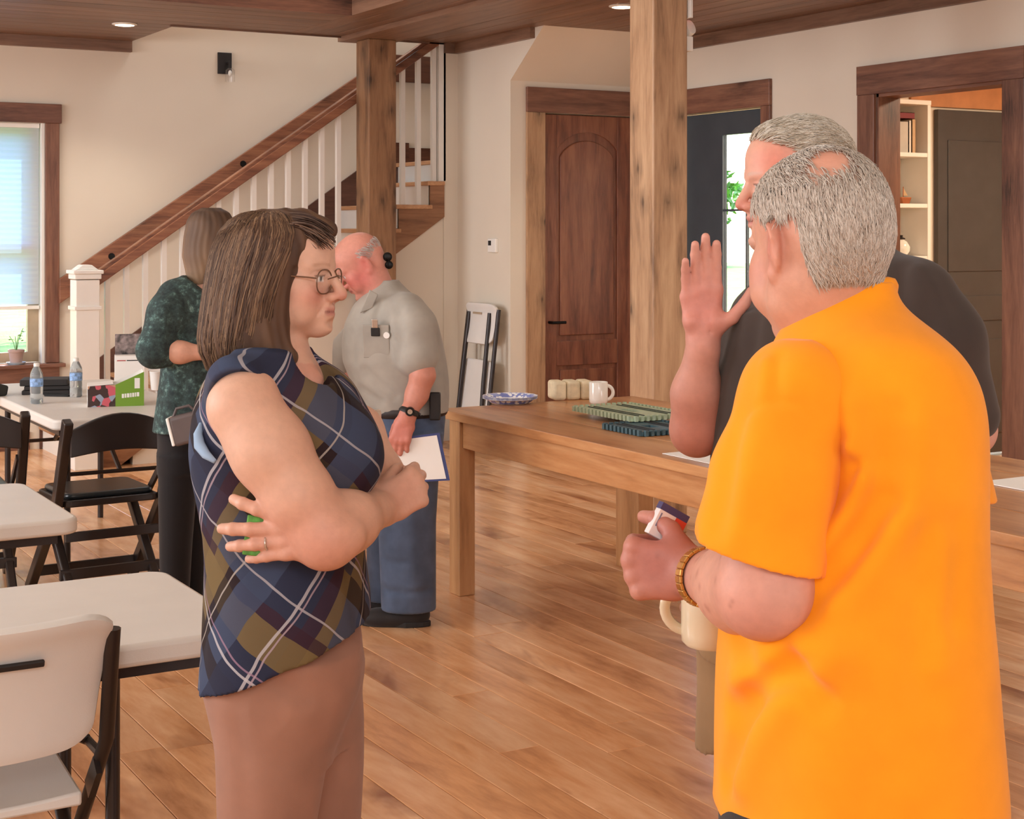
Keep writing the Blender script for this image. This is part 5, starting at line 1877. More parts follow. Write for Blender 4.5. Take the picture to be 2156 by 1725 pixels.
# ------------------------------------------------------------------ woman in the plaid blouse
def build_woman():
    W = Person(600, 2.8, 'person in a sleeveless plaid blouse and brown trousers standing with arms crossed')
    L = W.L
    hf = Frame(L(601, 580), rot('z', -15) @ np.array([[0, 1, 0], [-1, 0, 0], [0, 0, 1.0]]) @ rot('x', -2), 0.955)
    v = Vol(L(395, 1240, 0) - V3((0, 0.30, 0)), L(925, 430, 0) + V3((0, 0.27, 0)), 0.003)
    neck = L(578, 780, 0.0)
    head_shape(v, hf, female=True, brow=0.75, nose=1.05, jaw=1.0, chin=0.013, neck_to=neck, neck_r=0.049, ear=0.8)
    # chest and shoulders under the blouse
    v.cone(L(575, 890), L(590, 980), 0.085, 0.11, 0.05)
    v.cone(L(585, 790, -0.02), L(525, 840, -0.145), 0.046, 0.050, 0.05)
    v.cone(L(585, 790, 0.02), L(560, 835, 0.15), 0.052, 0.056, 0.05)
    v.cone(L(600, 775, -0.03), L(650, 812, -0.05), 0.030, 0.028, 0.035)
    v.cone(L(600, 775, 0.03), L(655, 812, 0.03), 0.030, 0.028, 0.035)
    # right arm (near)
    sh, el, wr = L(512, 858, -0.165), L(690, 1128, -0.205), L(806, 1068, -0.010)
    v.chain([sh, L(570, 950, -0.185), L(632, 1050, -0.20), el], [0.062, 0.063, 0.055, 0.044], 0.03)
    v.ell(L(676, 1140, -0.212), (0.040, 0.036, 0.038), None, 0.03)
    v.chain([el, L(735, 1098, -0.15), wr], [0.046, 0.046, 0.031], 0.035)
    # left arm (far): upper arm, then the forearm crossing under the right arm
    s2, e2, w2 = L(640, 850, 0.165), L(800, 1000, 0.12), L(714, 1130, -0.214)
    v.chain([s2, L(752, 910, 0.16), e2], [0.052, 0.048, 0.042], 0.02)
    v.chain([e2, L(745, 1050, 0.0), w2], [0.043, 0.042, 0.029], 0.02)
    # right hand folded over the left elbow, its back to us
    hand_shape(v, L(800, 1075, -0.015), (0.62, 0.42, 0.36), (-0.45, 0.1, 0.85), (0.55, -0.75, -0.1), 0.95,
               curls=((52, 60, 30), (55, 62, 30), (58, 62, 30), (62, 62, 30)), splay=(3, 1, -1, -3), thumb_dir=((0.45, 0.8, -0.3), (0.2, 0.8, -0.5), (0.0, 0.7, -0.7)), wrist_r=0.03)
    # left hand lying on her side, fingers to the left, holding a green card
    tips, tt = hand_shape(v, w2 + V3((-0.004, 0, 0)), (-1.0, -0.03, 0.03), (0.05, 0.1, 1.0), (-0.03, -1.0, 0.12), 1.0,
                          curls=((0, 16, 16), (2, 14, 12), (6, 14, 12), (12, 18, 12)), splay=(17, -2, -8, -11), thumb_dir=((0.6, 0.6, -0.5), (0.3, 0.8, -0.4), (0.1, 0.9, -0.4)), wrist_r=0.029, fat=1.2)
    me = v.surface('person_body')
    vv = v.verts
    base, red = (220, 176, 152), (204, 134, 116)
    col, loc = head_tone(vv, hf, base, red, lips=(186, 118, 106), brows=(176, 132, 106))
    away = np.linalg.norm(vv - hf.c, axis=1) > 0.17
    c2 = np.tile(V3(base), (len(vv), 1))
    for (p, r, a) in ((L(676, 1150, -0.24), 0.06, 0.5), (L(838, 1050, 0.03), 0.06, 0.45), (L(560, 1130, -0.21), 0.08, 0.4), (L(650, 800, -0.06), 0.07, 0.45)):
        w = (a * np.exp(-((vv - p) ** 2).sum(axis=1) / r ** 2))[:, None]
        c2 = c2 * (1 - w) + V3(red) * w
    col[away] = c2[away]
    paint(me, col)
    body = W.put('body', me, 'skin')

    # blouse
    b = Vol(L(385, 1450, 0) - V3((0, 0.30, 0)), L(850, 715, 0) + V3((0, 0.30, 0)), 0.004)
    tab = [(742, 500, 640, .105), (775, 452, 700, .150), (805, 432, 738, .170), (850, 416, 762, .178), (900, 407, 780, .182), (950, 405, 794, .182), (1000, 412, 788, .176), (1050, 422, 768, .168), (1110, 432, 764, .165),
           (1180, 438, 768, .172), (1260, 436, 777, .188), (1340, 431, 780, .198), (1440, 426, 782, .205)]
    b.stack(W.rows(tab), 0.0, power=2.35)
    for dd in (-0.075, 0.075):
        b.ell(L(705, 955, dd), (0.082, 0.078, 0.080), None, 0.05)
    b.cone(L(590, 772, -0.03), L(500, 815, -0.152), 0.048, 0.056, 0.04)
    b.cone(L(590, 772, 0.03), L(560, 812, 0.152), 0.050, 0.062, 0.04)
    # armholes and neckline
    b.cone(L(505, 862, -0.215), L(600, 1000, -0.24), 0.069, 0.072, 0.006, 'sub')
    b.cone(L(700, 900, 0.22), L(760, 960, 0.24), 0.060, 0.06, 0.006, 'sub')
    b.cone(L(598, 690, 0.0), L(588, 762, 0.0), 0.056, 0.058, 0.008, 'sub')
    b.cone(L(640, 700, -0.02), L(655, 800, -0.085), 0.040, 0.032, 0.012, 'sub')
    b.cone(L(660, 720, 0.0), L(676, 790, -0.02), 0.040, 0.030, 0.012, 'sub')
    # slanted hem, lower at the back
    b.half(L(600, 1366), (L(775, 1292) - L(432, 1428))[[2, 1, 0]] * V3((1, 0, -1)) * -1 if False else unit(V3((-(L(775, 1292) - L(432, 1428))[2], 0, (L(775, 1292) - L(432, 1428))[0]))) * -1)
    # folds
    for pts, w_, dp in (([(470, 985), (520, 1030), (600, 1075)], 0.014, 0.007), ([(455, 1010), (520, 1090)], 0.012, 0.006), ([(500, 1230), (470, 1330), (455, 1400)], 0.016, 0.008),
                        ([(560, 1240), (520, 1330), (505, 1380)], 0.014, 0.007), ([(650, 1200), (690, 1280), (700, 1330)], 0.014, 0.006), ([(745, 1190), (740, 1260), (750, 1300)], 0.012, 0.007),
                        ([(700, 880), (690, 940)], 0.012, 0.004), ([(640, 860), (660, 930)], 0.012, 0.005), ([(760, 1010), (700, 1040)], 0.012, 0.006)):
        b.groove([L(x, y, -0.17 + 0.10 * abs(x - 600) / 190) for x, y in pts], w_ * 1.6, dp)
    b.wobble(lambda X, Y, Z: 0.0016 * np.sin(38 * X + 22 * Z + 3 * np.sin(31 * Y)) * np.sin(26 * Y - 14 * Z))
    me = b.surface('blouse')
    vv = b.verts
    cx = L(598, 1000)[0]
    ang = np.arctan2(vv[:, 0] - cx, -(vv[:, 1]))
    uv = np.stack([ang * 0.185, vv[:, 2], np.zeros(len(vv))], axis=1)
    at = me.attributes.new('wrap', 'FLOAT_VECTOR', 'POINT')
    at.data.foreach_set('vector', uv.astype(np.float32).ravel())
    m, nt, bs = new_mat('plaid_cloth')
    an = node(nt, 'ShaderNodeAttribute')
    an.attribute_name = 'wrap'
    wob = node(nt, 'ShaderNodeTexNoise')
    wob.inputs['Scale'].default_value = 7.0
    nt.links.new(an.outputs['Vector'], wob.inputs['Vector'])
    off = node(nt, 'ShaderNodeVectorMath', operation='MULTIPLY_ADD')
    nt.links.new(wob.outputs['Color'], off.inputs[0])
    off.inputs[1].default_value = (0.035, 0.035, 0)
    nt.links.new(an.outputs['Vector'], off.inputs[2])
    mp = node(nt, 'ShaderNodeMapping')
    mp.inputs['Rotation'].default_value = (0, 0, math.radians(38))
    mp.inputs['Scale'].default_value = (3.7, 3.7, 3.7)
    mp.inputs['Location'].default_value = (0.22, 0.10, 0)
    nt.links.new(off.outputs[0], mp.inputs[0])
    sep = node(nt, 'ShaderNodeSeparateXYZ')
    nt.links.new(mp.outputs[0], sep.inputs[0])

    def frac(o, mul=1.0, add=0.0):
        a = node(nt, 'ShaderNodeMath', operation='MULTIPLY_ADD')
        a.inputs[1].default_value = mul
        a.inputs[2].default_value = add
        nt.links.new(o, a.inputs[0])
        q = node(nt, 'ShaderNodeMath', operation='FRACT')
        nt.links.new(a.outputs[0], q.inputs[0])
        return q.outputs[0]
    navy, slate, olive, brown, wine = (42, 46, 66), (62, 72, 96), (112, 94, 62), (40, 30, 30), (56, 36, 48)
    fp, fq = frac(sep.outputs[0]), frac(sep.outputs[1])
    rp = ramp(nt, fp, [(0.0, navy), (0.30, wine), (0.40, olive), (0.68, brown), (0.80, slate)], 'CONSTANT')
    rq = ramp(nt, fq, [(0.0, slate), (0.34, brown), (0.50, navy), (0.72, olive), (0.92, wine)], 'CONSTANT')
    # argyle choice: one band or the other by a coarse check
    ck = node(nt, 'ShaderNodeTexChecker')
    ck.inputs['Scale'].default_value = 2.0
    nt.links.new(mp.outputs[0], ck.inputs['Vector'])
    mixf = node(nt, 'ShaderNodeMapRange')
    mixf.inputs['To Min'].default_value = 0.15
    mixf.inputs['To Max'].default_value = 0.85
    nt.links.new(ck.outputs['Fac'], mixf.inputs['Value'])
    mx = node(nt, 'ShaderNodeMix', data_type='RGBA')
    nt.links.new(mixf.outputs[0], mx.inputs[0])
    nt.links.new(rp.outputs[0], mx.inputs[6])
    nt.links.new(rq.outputs[0], mx.inputs[7])
    out = mx.outputs[2]
    for (src, posn, wd, c) in ((fp, 0.20, 0.010, (186, 182, 186)), (fq, 0.58, 0.009, (186, 182, 186)), (fq, 0.625, 0.006, (150, 120, 140)), (fp, 0.74, 0.006, (176, 168, 160)), (fq, 0.10, 0.007, (176, 172, 176)), (fp, 0.235, 0.006, (170, 150, 160))):
        s_ = node(nt, 'ShaderNodeMath', operation='SUBTRACT')
        nt.links.new(src, s_.inputs[0])
        s_.inputs[1].default_value = posn
        ab = node(nt, 'ShaderNodeMath', operation='ABSOLUTE')
        nt.links.new(s_.outputs[0], ab.inputs[0])
        lt = node(nt, 'ShaderNodeMath', operation='LESS_THAN')
        nt.links.new(ab.outputs[0], lt.inputs[0])
        lt.inputs[1].default_value = wd
        sc_ = node(nt, 'ShaderNodeMath', operation='MULTIPLY')
        nt.links.new(lt.outputs[0], sc_.inputs[0])
        sc_.inputs[1].default_value = 0.72
        m2 = node(nt, 'ShaderNodeMix', data_type='RGBA')
        nt.links.new(sc_.outputs[0], m2.inputs[0])
        nt.links.new(out, m2.inputs[6])
        m2.inputs[7].default_value = rgba(c)
        out = m2.outputs[2]
    nt.links.new(out, bs.inputs['Base Color'])
    bs.inputs['Roughness'].default_value = 0.85
    bs.inputs['Specular IOR Level'].default_value = 0.2
    vv_ = coords(nt, 'obj')
    bump(nt, bs, noise(nt, vv_, 600, 2.0), 0.15, 0.001)
    W.put('blouse', me, 'plaid_cloth', 'sleeveless blouse in navy, olive and brown diagonal plaid')

    # pale blue top showing at the armhole
    obj('undershirt', MB().tube([L(424, 892, -0.128), L(417, 915, -0.140), L(420, 938, -0.150), L(434, 958, -0.168), L(452, 972, -0.182)], [0.004, 0.008, 0.010, 0.008, 0.004], 10), plain('pale_blue_cloth', (150, 176, 204), 0.9), W.root, smooth='all')['label'] = 'pale blue vest edge under the armhole'

    # trousers
    t = Vol(L(400, 2352, 0) - V3((0, 0.27, 0)), L(830, 1290, 0) + V3((0, 0.27, 0)), 0.006)
    t.stack(W.rows([(1240, 470, 735, .13), (1300, 460, 748, .145), (1380, 452, 758, .158), (1440, 462, 748, .150), (1500, 500, 715, .11), (1560, 540, 680, .06)]), 0.0)
    t.stack(W.rows([(1400, 456, 722, .084, -0.075), (1500, 450, 710, .092, -0.083), (1600, 455, 690, .092, -0.085), (1725, 458, 668, .085, -0.085), (1900, 470, 640, .075, -0.085), (2100, 490, 625, .066, -0.085), (2320, 500, 625, .062, -0.085)]), 0.10)
    t.stack(W.rows([(1400, 565, 756, .084, 0.075), (1500, 580, 766, .092, 0.083), (1600, 590, 766, .092, 0.085), (1725, 600, 760, .085, 0.085), (1900, 610, 740, .075, 0.085), (2100, 620, 730, .066, 0.085), (2320, 620, 725, .062, 0.085)]), 0.06)
    for pts, dp in (([(725, 1400), (700, 1500), (660, 1725)], 0.008), ([(480, 1420), (600, 1450)], 0.005), ([(560, 1400), (640, 1470)], 0.005), ([(500, 1500), (520, 1700)], 0.004)):
        t.groove([L(x, y, -0.17) for x, y in pts], 0.022, dp)
    cloth_mat('brown_trousers', (156, 114, 95), 0.85, 700)
    W.put('trousers', t.surface('trousers'), 'brown_trousers', 'dusty brown straight trousers')
    shoe('shoe', W, L(545, 2352, -0.085) * V3((1, 1, 0)), math.radians(-90))
    shoe('shoe', W, L(655, 2352, 0.085) * V3((1, 1, 0)), math.radians(-80))

    # hair: mass plus locks
    HT = [(441, 560, 588, .012), (444, 540, 606, .030), (450, 510, 640, .052), (465, 484, 668, .072), (490, 462, 690, .086), (525, 447, 690, .094), (570, 438, 670, .099), (620, 430, 650, .104), (670, 423, 640, .107), (710, 419, 628, .107), (740, 423, 616, .102), (764, 438, 598, .090)]
    h = Vol(L(395, 800) - V3((0, 0.17, 0)), L(740, 425) + V3((0, 0.17, 0)), 0.004)
    h.stack(W.rows(HT), 0.0, power=2.15)
    h.cone(L(640, 468), L(696, 484, 0.0), 0.026, 0.014, 0.03)
    h.cone(L(560, 720, -0.07), L(606, 752, -0.075), 0.03, 0.018, 0.03)
    # keep the face and neck clear
    h.ell(hf.p((0, 0.100, -0.030)), (0.066, 0.120, 0.085), None, 0.010, 'sub')
    h.ell(hf.p((0, 0.098, 0.022)), (0.058, 0.120, 0.050), None, 0.010, 'sub')
    h.cone(L(668, 690), L(672, 800), 0.062, 0.07, 0.015, 'sub')

    def stripes(X, Y, Z):
        a = np.arctan2(Y, X - L(545, 600)[0]) * 0.11
        q = np.where(Z > L(0, 560)[2], X * 0.6 + Y, a)
        return 0.0012 * np.sin(330 * q + 1.5 * np.sin(40 * Z)) + 0.0012 * np.sin(140 * q + 2.0 * np.sin(22 * Z))
    h.wobble(stripes)
    me = h.surface('hair')
    vv = h.verts
    g = np.random.RandomState(5)
    tcol = 0.5 + 0.35 * np.sin(vv[:, 1] * 160 + vv[:, 0] * 60) * np.sin(vv[:, 2] * 9 + 40 * vv[:, 1])
    paint(me, lerp_cols([(66, 48, 38), (90, 67, 52), (110, 84, 64)], tcol))
    hair = W.put('hair', me, 'hair_locks', 'shoulder-length brown hair with lighter streaks')
    # locks follow the mass: from the crown down over the side, hanging to the ends
    n, m_ = 2600, 16
    rw = sorted(W.rows(HT))
    rz = np.array([r[0] for r in rw])
    rc = [np.array([r[i] for r in rw]) for i in (1, 3, 4)]
    ztop, zlow = rz[-1], rz[0]
    paths = np.zeros((n, m_, 3))
    rad = np.zeros((n, m_))
    q = np.linspace(0, 1, m_)
    for i in range(n):
        az = g.uniform(-math.pi, math.pi)
        z0 = ztop - 0.004 - 0.03 * g.rand() ** 2
        z1 = zlow + g.uniform(-0.012, 0.045) + 0.02 * (math.cos(az) > 0.3)
        zz = z0 + (z1 - z0) * (0.25 * q + 0.75 * q ** 1.7)
        az2 = az + 0.10 * math.sin(i * 1.7) * q + 0.03 * np.sin(6 * q + i)
        cx_, a_, b_ = [np.interp(zz, rz, c) for c in rc]
        pw = 2.0 / 2.15
        cs, sn = np.cos(az2), np.sin(az2)
        gain = 1.0 + 0.012 * math.sin(i * 3.1)
        paths[i, :, 0] = cx_ + gain * a_ * np.sign(cs) * np.abs(cs) ** pw
        paths[i, :, 1] = gain * b_ * np.sign(sn) * np.abs(sn) ** pw
        paths[i, :, 2] = zz
        rad[i] = 0.0019 * (1 - 0.8 * q ** 3)
    # drop locks that would cross the face
    tip = ((paths - hf.c) @ hf.R) / hf.s
    bad = ((tip[:, :, 1] > 0.040) & (tip[:, :, 2] < 0.060) & (tip[:, :, 2] > -0.16) & (np.abs(tip[:, :, 0]) < 0.080)).any(axis=1)
    paths, rad = paths[~bad], rad[~bad]
    me, n_, per = strands_mesh('locks', paths, rad)
    tint = np.repeat(g.rand(n_) ** 1.2, per)
    paint(me, lerp_cols([(62, 45, 35), (86, 64, 49), (112, 86, 65), (142, 114, 88)], tint))
    W.put('locks', me, 'hair_locks', None, hair)
    # fringe sweeping to the front
    n = 420
    paths = np.zeros((n, 10, 3))
    for i in range(n):
        y = g.uniform(-0.072, 0.072)
        a = L(590 + g.uniform(-50, 30), 445 + 26 * (abs(y) / 0.07) ** 2, y)
        b_ = L(690 + g.uniform(-25, 18), 488 + 30 * (abs(y) / 0.07) ** 2 + g.uniform(-14, 10), y * 0.9)
        mid = (a + b_) / 2 + V3((0.012, 0, 0.020))
        for j in range(10):
            q = j / 9
            paths[i, j] = a * (1 - q) ** 2 + 2 * mid * q * (1 - q) + b_ * q * q
    me, n_, per = strands_mesh('fringe', paths, 0.0019 * (1 - 0.7 * np.linspace(0, 1, 10) ** 2))
    paint(me, lerp_cols([(66, 48, 40), (96, 74, 62), (128, 104, 88)], np.repeat(g.rand(n_), per)))
    W.put('fringe', me, 'hair_locks', None, hair)

    # glasses
    P = hf.p
    gl = obj('glasses', MB().tube([P((-0.030, 0.098, -0.002)), P((0, 0.104, 0.003)), P((0.030, 0.098, -0.002))], 0.0012, 8), 'glasses_metal', W.root, smooth=True)
    for q in (-1, 1):
        ring = []
        for k in range(25):
            a = 2 * math.pi * k / 24
            ring.append(P((q * (0.034 + 0.028 * math.copysign(abs(math.cos(a)) ** 0.8, math.cos(a))), 0.097 - 0.008 * abs(0.034 + 0.026 * math.cos(a)) / 0.06, -0.007 + 0.0225 * math.copysign(abs(math.sin(a)) ** 0.8, math.sin(a)))))
        obj('rim', MB().tube(ring, 0.0013, 8, caps=False), 'glasses_metal', gl, smooth=True)
        cpt = P((q * 0.034, 0.0935, -0.006))
        mb = MB()
        mb.add([cpt] + ring[:-1], [(0, 1 + k, 1 + (k + 1) % 24) for k in range(24)])
        obj('lens', mb, 'lens_glass', gl)
        obj('temple', MB().tube([P((q * 0.060, 0.089, 0.000)), P((q * 0.070, 0.070, 0.002)), P((q * 0.077, 0.0, 0.004)), P((q * 0.078, -0.02, -0.004))], 0.0014, 8), 'glasses_metal', gl, smooth=True)
    # necklace and ring
    obj('necklace', MB().tube([L(610, 742, -0.062), L(628, 775, -0.070), L(648, 800, -0.060), L(662, 808, -0.045)], 0.0011, 6), 'gold', W.root, smooth=True)
    obj('button', MB().ball(L(668, 822, -0.085), 0.0045), 'silver', W.root, smooth='all')
    rp_ = tips[2]
    c = rp_[0] * 0.45 + rp_[1] * 0.55
    ax = unit(rp_[1] - rp_[0])
    s1 = unit(np.cross(ax, (0, 0, 1)))
    s2_ = np.cross(ax, s1)
    ringpts = [c + (s1 * math.cos(t) + s2_ * math.sin(t)) * 0.0120 for t in [2 * math.pi * k / 20 for k in range(21)]]
    obj('ring', MB().tube(ringpts, 0.0018, 8, caps=False), 'silver', W.root, smooth=True)
    # green card held in the left hand
    p = W.root.matrix_basis @ Vector((tips[1][1] * 0.5 + tips[0][1] * 0.5))
    gc = tag(obj('green_card', MB().box(-0.026, 0.026, -0.003, 0.003, -0.036, 0.030), plain('green_print', (84, 150, 56), 0.5, var=0.2, vscale=70), bevel=0.002), 'small green packet held under the crossed arm of the person in plaid', 'packet')
    q = L(549, 1126, -0.211)
    w_ = cam2world(q[0] + W.a, q[1] + W.d, q[2])
    gc.location = w_
    gc.rotation_euler = (math.radians(-4), math.radians(8), -TH + math.radians(5))
    obj('label_strip', MB().box(-0.022, 0.022, -0.0036, -0.003, -0.006, 0.004), plain('green_dark', (36, 92, 36), 0.5), gc)
    return W


build_woman()
# ------------------------------------------------------------------ short hair: fine locks combed over a scalp
def scalp_locks(f, n, dens, comb, length, seed, lift=0.004, r=0.0011, cols=((150, 140, 130), (190, 182, 172), (222, 216, 208)), R=(0.0775, 0.0985, 0.0865), c=(0, -0.014, 0.036), m_=5, shorten=None, vol=None):
    """dens(local point) -> chance of a lock, comb(local point) -> combing direction; all in head axes"""
    g = np.random.RandomState(seed)
    R_, c_ = V3(R), V3(c)
    out = []
    while len(out) < n:
        u = unit(g.normal(size=3))
        q = u * R_ + c_
        if g.rand() > dens(q):
            continue
        nrm = unit(u / R_)
        d = V3(comb(q)) + g.normal(size=3) * 0.22
        d = unit(d - nrm * (d @ nrm))
        Ls = length * (0.7 + 0.6 * g.rand()) * (shorten(q) if shorten else 1.0)
        pts = []
        p = q.copy()
        for j in range(m_):
            t = j / (m_ - 1)
            w = (p - c_) / R_
            nn = unit(w / R_)
            on = c_ + (w / np.linalg.norm(w)) * R_
            pts.append(on + nn * lift * (0.3 + 0.9 * math.sin(min(1, t * 1.2) * math.pi * 0.6)))
            dd = d - nn * (d @ nn)
            p = on + unit(dd) * Ls / (m_ - 1)
        out.append([f.p(x) for x in pts])
    out = np.array(out)
    if vol is not None:
        cen = f.p((0, -0.014, 0.015))
        d = out - cen
        ln = np.linalg.norm(d, axis=2, keepdims=True)
        d = d / ln
        best = ln[..., 0].copy()
        prev = np.full(best.shape, 0.05)
        done = np.zeros(best.shape, bool)
        for st in np.arange(0.03, -0.034, -0.002):
            q = cen + d * (ln + st)
            ix = np.clip(np.round((q - vol.lo) / vol.h).astype(int), 0, vol.n - 1)
            F_ = vol.F[ix[..., 0], ix[..., 1], ix[..., 2]]
            hit = (F_ < 0) & ~done
            best[hit] = ln[..., 0][hit] + st
            done |= hit
        # smooth along each lock, then lift off the skin
        sm = best.copy()
        sm[:, 1:-1] = (best[:, :-2] + 2 * best[:, 1:-1] + best[:, 2:]) / 4
        rise = lift * f.s * (0.3 + 0.9 * np.sin(np.minimum(1, np.linspace(0, 1, m_) * 1.2) * math.pi * 0.6))
        out = cen + d * (sm + 0.0012 + rise[None, :])[..., None]
    me, n_, per = strands_mesh('hair', out, r * f.s * (1 - 0.7 * np.linspace(0, 1, m_) ** 2))
    paint(me, lerp_cols(cols, np.repeat(g.rand(n_), per)))
    return me


# ------------------------------------------------------------------ man in the orange T-shirt, seen from behind
def build_orange():
    O = Person(1800, 2.05, 'person in a bright orange T-shirt seen from behind, holding a small pack')
    L = O.L
    ph = 22
    Rb = np.array([[1, 0, 0], [0, 1, 0], [0, 0, 1.0]])
    hf = Frame(L(1726, 512), rot('z', ph) @ rot('x', -6), 1.03)
    v = Vol(L(1270, 1420) - V3((0, 0.24, 0)), L(2120, 300) + V3((0, 0.45, 0)), 0.003)
    neck = L(1765, 720, 0.01)
    head_shape(v, hf, nose=1.1, jaw=1.12, neck_to=neck, neck_r=0.053, heavy=0.006, ear=1.12)
    # creases at the nape
    v.groove([hf.p((-0.05, -0.078, -0.088)), hf.p((0, -0.088, -0.092)), hf.p((0.05, -0.078, -0.088))], 0.006, 0.002)
    v.cone(L(1790, 930), L(1800, 1050), 0.10, 0.12, 0.06)
    v.cone(neck, L(1790, 930), 0.055, 0.09, 0.05)
    # left arm, bent at the elbow, the hand in front of him holding a small pack
    sh, el, wr = L(1676, 870, -0.085), L(1612, 1236, -0.115), L(1486, 1216, 0.065)
    v.cone(L(1770, 860), sh, 0.06, 0.055, 0.04)
    v.chain([sh, L(1632, 1050, -0.105), el], [0.054, 0.054, 0.052], 0.03)
    v.ell(L(1602, 1268, -0.125), (0.038, 0.040, 0.034), None, 0.035)
    v.chain([el, L(1565, 1236, -0.03), wr], [0.054, 0.054, 0.036], 0.035)
    tips, tt = hand_shape(v, L(1470, 1208, 0.075), (-0.80, 0.42, -0.02), (0.05, 0.1, 1.0), (-0.45, -0.88, 0.05), 1.04,
                          curls=((66, 74, 40), (70, 76, 40), (74, 76, 40), (78, 76, 40)), splay=(3, 1, -2, -4), thumb_dir=((0.75, 0.62, -0.25), (0.35, 0.85, -0.4), (0.05, 0.85, -0.5)), wrist_r=0.034)
    # right arm folded in front of the belly with a mug
    s2, e2, w2 = L(1950, 880, 0.09), L(1985, 1100, 0.19), L(1640, 1230, 0.30)
    v.chain([L(1800, 870), s2, e2], [0.06, 0.05, 0.046], 0.03)
    v.chain([e2, w2], [0.046, 0.034], 0.03)
    hand_shape(v, w2, (-1, 0.1, -0.15), (0.1, 0.1, 1), (0.2, 1, 0), 1.0, curls=((20, 50, 40),) * 4, wrist_r=0.032)
    me = v.surface('person_body')
    vv = v.verts
    base, red = (212, 158, 134), (196, 112, 96)
    col, loc = head_tone(vv, hf, base, red)
    away = np.linalg.norm(vv - hf.c, axis=1) > 0.19
    n = len(vv)
    g = np.random.RandomState(2)
    c2 = np.tile(V3((214, 160, 138)), (n, 1))
    # weathered, freckled forearm and hand
    for (p, r, c, a) in ((L(1400, 1170, 0.14), 0.07, (158, 84, 74), 0.9), (L(1430, 1190, 0.10), 0.06, (150, 82, 74), 0.6), (L(1600, 1290, -0.15), 0.06, (206, 134, 122), 0.5)):
        w = (a * np.exp(-((vv - p) ** 2).sum(axis=1) / r ** 2))[:, None]
        c2 = c2 * (1 - w) + V3(c) * w
    for k in range(260):
        p = L(g.uniform(1370, 1690), g.uniform(1130, 1300), g.uniform(-0.17, 0.10))
        w = (0.32 * np.exp(-((vv - p) ** 2).sum(axis=1) / (0.003 + 0.003 * g.rand()) ** 2))[:, None]
        c2 = c2 * (1 - w) + V3((128, 76, 62)) * w
    col[away] = c2[away]
    # scalp tone: hair-grey on the sides and back, pink at the crown
    lx, ly, lz = np.abs(loc[:, 0]), loc[:, 1], loc[:, 2]
    nohair = ((ly > -0.058) & (ly < 0.03) & (lx > 0.045) & (lz < 0.036)) | ((ly > 0.02) & (lz < 0.05)) | (ly > 0.055) | (lz < -0.062)
    cap = 1.0 * ~nohair
    crown = np.exp(-(((loc - V3((-0.024, -0.062, 0.094))) / V3((0.046, 0.05, 0.042))) ** 2).sum(axis=1))
    gcol = V3((176, 160, 146)) * (1 - crown[:, None]) + V3((222, 158, 134)) * crown[:, None]
    w = (cap * 0.9 * ~away)[:, None]
    col = col * (1 - w) + gcol * w
    paint(me, col)
    O.put('body', me, 'skin')

    def dens(q):
        if q[1] > 0.055 or q[2] < -0.048:
            return 0.0
        if -0.058 < q[1] < 0.03 and abs(q[0]) > 0.045 and q[2] < 0.036:
            return 0.0
        if q[1] > 0.02 and q[2] < 0.05:
            return 0.0
        cr = math.exp(-(((q[0] + 0.024) / 0.042) ** 2 + ((q[1] + 0.062) / 0.044) ** 2 + ((q[2] - 0.094) / 0.040) ** 2))
        return max(0.0, 1.0 - 1.15 * cr)

    def comb(q):
        if q[2] > 0.07:
            return (q[0] * 6, -1.0 if q[1] < 0.0 else -0.6, -0.5)
        return (q[0] * 2.0, -0.35, -1.0)
    me = scalp_locks(hf, 11000, dens, comb, 0.019, 11, 0.0022, 0.0008, ((176, 160, 146), (196, 184, 171), (214, 205, 194)), R=(0.0770, 0.0980, 0.106), c=(0, -0.014, 0.016), vol=v)
    O.put('hair', me, 'hair_locks', 'short grey hair')

    # T-shirt
    t = Vol(L(1440, 1760) - V3((0, 0.24, 0)), L(2140, 570) + V3((0, 0.30, 0)), 0.004)
    tab = [(590, 1672, 1880, .078, 0.008), (640, 1672, 1888, .084, 0.008), (668, 1668, 1922, .108, 0.005), (700, 1666, 1966, .135), (740, 1650, 2010, .155), (800, 1640, 2046, .165), (870, 1632, 2062, .168), (950, 1622, 2068, .168), (1050, 1590, 2070, .170), (1150, 1555, 2070, .175), (1260, 1522, 2074, .182),
           (1400, 1511, 2088, .188), (1550, 1510, 2102, .19), (1650, 1508, 2108, .19), (1730, 1500, 2108, .19)]
    t.stack(O.rows(tab), 0.0, power=2.2)
    rim_c = L(1785, 646, 0.0)
    rim = []
    for k in range(41):
        a = 2 * math.pi * k / 40
        best = 0.07
        for r_ in np.arange(0.03, 0.16, 0.002):
            p = rim_c + V3((r_ * math.cos(a), r_ * math.sin(a), 0.40 * r_ * math.cos(a) - 0.45 * r_ * math.sin(a)))
            i = np.round((p - t.lo) / t.h).astype(int)
            if np.all(i >= 0) and np.all(i < t.n) and t.F[tuple(i)] < 0:
                best = r_
        rim.append(rim_c + V3((best * math.cos(a), best * math.sin(a), 0.40 * best * math.cos(a) - 0.45 * best * math.sin(a))) * 1.0)
    t.half(rim_c, (-0.40, 0.45, 1.0))
    t.cone(L(1715, 775, -0.03), L(1685, 850, -0.075), 0.055, 0.062, 0.05)

    def fold(vol, items, gain=1.45):
        for pts, w_, dp in items:
            vol.groove([t_surface(vol, L, x, y) for x, y in pts], w_, dp * gain)
